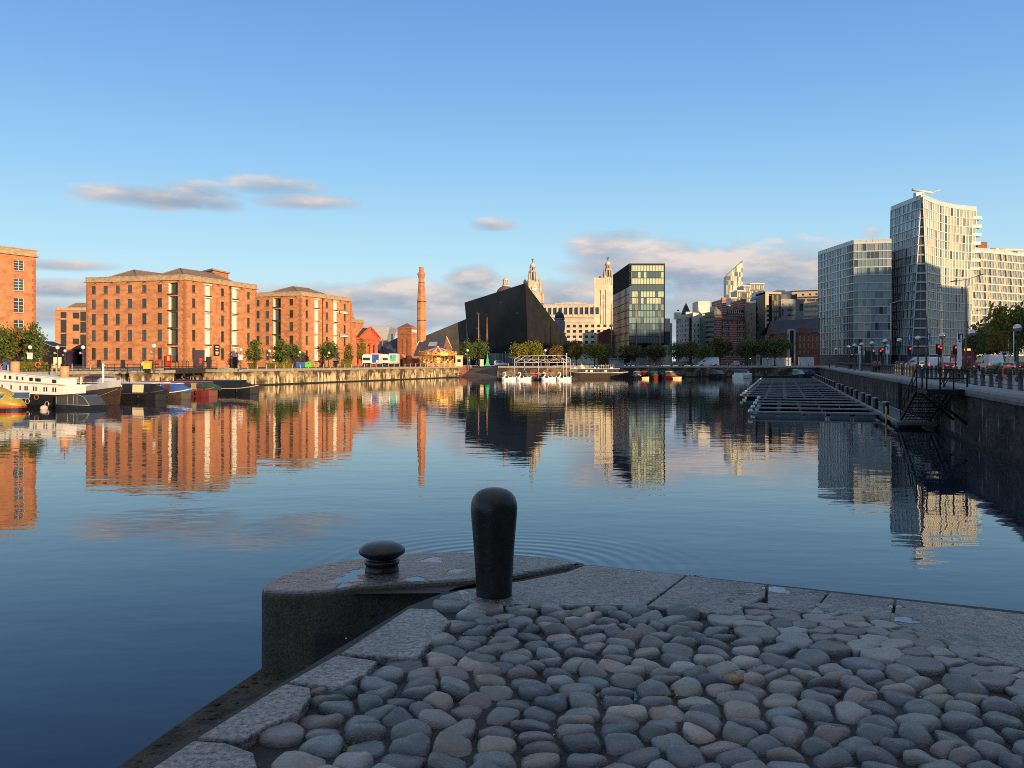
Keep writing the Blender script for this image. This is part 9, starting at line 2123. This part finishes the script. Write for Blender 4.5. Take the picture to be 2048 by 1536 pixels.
for k in range(38):
    X = -1+k*2.35; place(np_, used, (X,256.6,.006), 0, 'dark bollard in the long row along the far quay', 'bollards along the far quay'); used = True
mb = MB(); D = 262; 
rt = root('green_sail_tent', 'small green sail-shaped tent at the head of the slipway', 'tent', (px(975,268),268,0)); mb = MB(); X = px(975,268); mb.loft([[(X-.75,267.4,.1),(X+.75,267.4,.1),(X+.75,268.6,.1),(X-.75,268.6,.1)],[(X-.4,267.7,1.3),(X+.45,267.7,1.3),(X+.4,268.3,1.3),(X-.35,268.3,1.3)],[(X-.02,267.97,pz(707,268)),(X+.02,267.97,pz(707,268)),(X+.02,268.03,pz(707,268)),(X-.02,268.03,pz(707,268))]], 0, False); part(mb, 'sail', mat('tent_green', (.05,.42,.18), .6, .15, 2), rt); mb = MB(); mb.tube([(X,268,0),(X,268,pz(706,268))], .03, 5); part(mb, 'pole', steel, rt)
D = 262; rt = root('cream_stall', 'small cream stall left of the green sail tent', 'stall', (px(963,D),D,0)); mb = MB(); mb.box(px(960,D),px(967,D),D,D+1.2,.05,1.9); part(mb, 'wall', creamp, rt); mb = MB(); mb.box(px(959.4,D),px(967.6,D),D-.2,D+1.4,1.903,2.05); part(mb, 'roof', whiteb, rt)
for x, lb in ((935,'dark lamp post standing before the trees right of the carousel'),(1090.5,'lamp post behind the steel canopy')):
    place(wproto, True, (px(x,259),259,.006), 0, lb, 'globe lamps on the far quay', 1.3)

# ------------------------------------------------------------------ people
skin = mat('skin', (.45,.27,.19), .6, .05, 5); hairm = mat('hair_dark', (.03,.02,.015), .6, .1, 5)
def person(x, D, label, top, legs, z=.006, step=.18, rz=0.0, arm=.1):
    rt = root('person', label, 'person', (px(x,D),D,z), None, rz)
    V = []; E = []; RR = []
    def v(p, r, par=None):
        V.append(p); RR.append(r)
        if par is not None: E.append((par, len(V)-1))
        return len(V)-1
    pel = v((0,0,.93), .15); wa = v((0,0,1.10), .135, pel); ch_ = v((0,.01,1.32), .165, wa); nk_ = v((0,0,1.47), .06, ch_); hd = v((0,.015,1.57), .085, nk_); ht = v((0,.01,1.68), .085, hd)
    for s in (-1,1):
        hp = v((s*.1,0,.86), .10, pel); kn = v((s*.11,s*step*.6+.02,.48), .07, hp); an = v((s*.11,s*step,.09), .045, kn); v((s*.12,s*step+.14,.035), .04, an)
        sh = v((s*.19,0,1.40), .065, ch_); el = v((s*.25,-s*arm*.5,1.13), .05, sh); wr = v((s*.26,-s*arm+.08,.90), .036, el); v((s*.26,-s*arm+.10,.80), .035, wr)
    me = bpy.data.meshes.new('body'); me.from_pydata(V, E, []); o = bpy.data.objects.new('body', me); COL.objects.link(o); o.parent = rt
    sk = o.modifiers.new('skin', 'SKIN'); o.modifiers.new('smooth', 'SUBSURF').levels = 1
    for i, r in enumerate(RR): me.skin_vertices[0].data[i].radius = (r, r)
    me.skin_vertices[0].data[0].use_root = True; me.materials.append(skin)
    for nm_, m, ids, g in (('jacket', top, (pel,wa,ch_), 1.18), ('trousers', legs, None, 1.2)):
        pass
    mb = MB(); mb.loft([[(w*math.cos(a), d*math.sin(a), z_) for a in [2*math.pi*i/12 for i in range(12)]] for w, d, z_ in ((.21,.16,.86),(.20,.155,1.0),(.21,.16,1.15),(.24,.18,1.32),(.20,.14,1.43),(.08,.08,1.49))], 0, True); 
    for s in (-1,1): mb.tube([(s*.19,0,1.40),(s*.25,-s*arm*.5,1.13),(s*.262,-s*arm+.075,.92)], [.09,.075,.055], 8)
    j = inst(mb.mesh('jacket', top), 'jacket', rt)
    mb = MB()
    for s in (-1,1): mb.tube([(s*.09,0,.93),(s*.11,s*step*.6+.02,.48),(s*.11,s*step,.1)], [.13,.095,.075], 8)
    inst(mb.mesh('trousers', legs), 'trousers', rt)
    mb = MB(); mb.ball((0,-.01,1.66), .108, 10, 7, 0, sy=1.1, sz=1.05); inst(mb.mesh('hair', hairm), 'hair', rt)
    return rt
cl = lambda n, c: mat(n, c, .8, .1, 4)
for x, D, lb, t_, l_ in ((1752,128,'person in dark clothes walking on the right-hand promenade',cl('cloth_black',(.02,.02,.02)),cl('cloth_navy',(.03,.035,.06))),(1759,124,'person in a tan coat on the right-hand promenade',cl('cloth_tan',(.25,.16,.08)),cl('cloth_black',(.02,.02,.02))),(1749,119,'person with a reddish top beside the black planter tub',cl('cloth_rust',(.30,.08,.06)),cl('cloth_black',(.02,.02,.02))),(1793,126,'person in bright blue near the third globe lamp',cl('cloth_blue',(.03,.08,.35)),cl('cloth_navy',(.03,.035,.06))),
    (953,262,'person in dark clothes near the cream stall',cl('cloth_black',(.02,.02,.02)),cl('cloth_navy',(.03,.035,.06))),(957,263,'person in blue-grey right beside the cream stall',cl('cloth_slate',(.08,.10,.14)),cl('cloth_black',(.02,.02,.02))),(287,128,'person in a white top by the yellow bin',cl('cloth_white',(.6,.6,.58)),cl('cloth_navy',(.03,.035,.06))),(1456,283,'person in orange near the small pale car',cl('cloth_orange',(.55,.18,.05)),cl('cloth_black',(.02,.02,.02)))):
    person(x, D, lb, t_, l_, rz=random.uniform(-2,2))
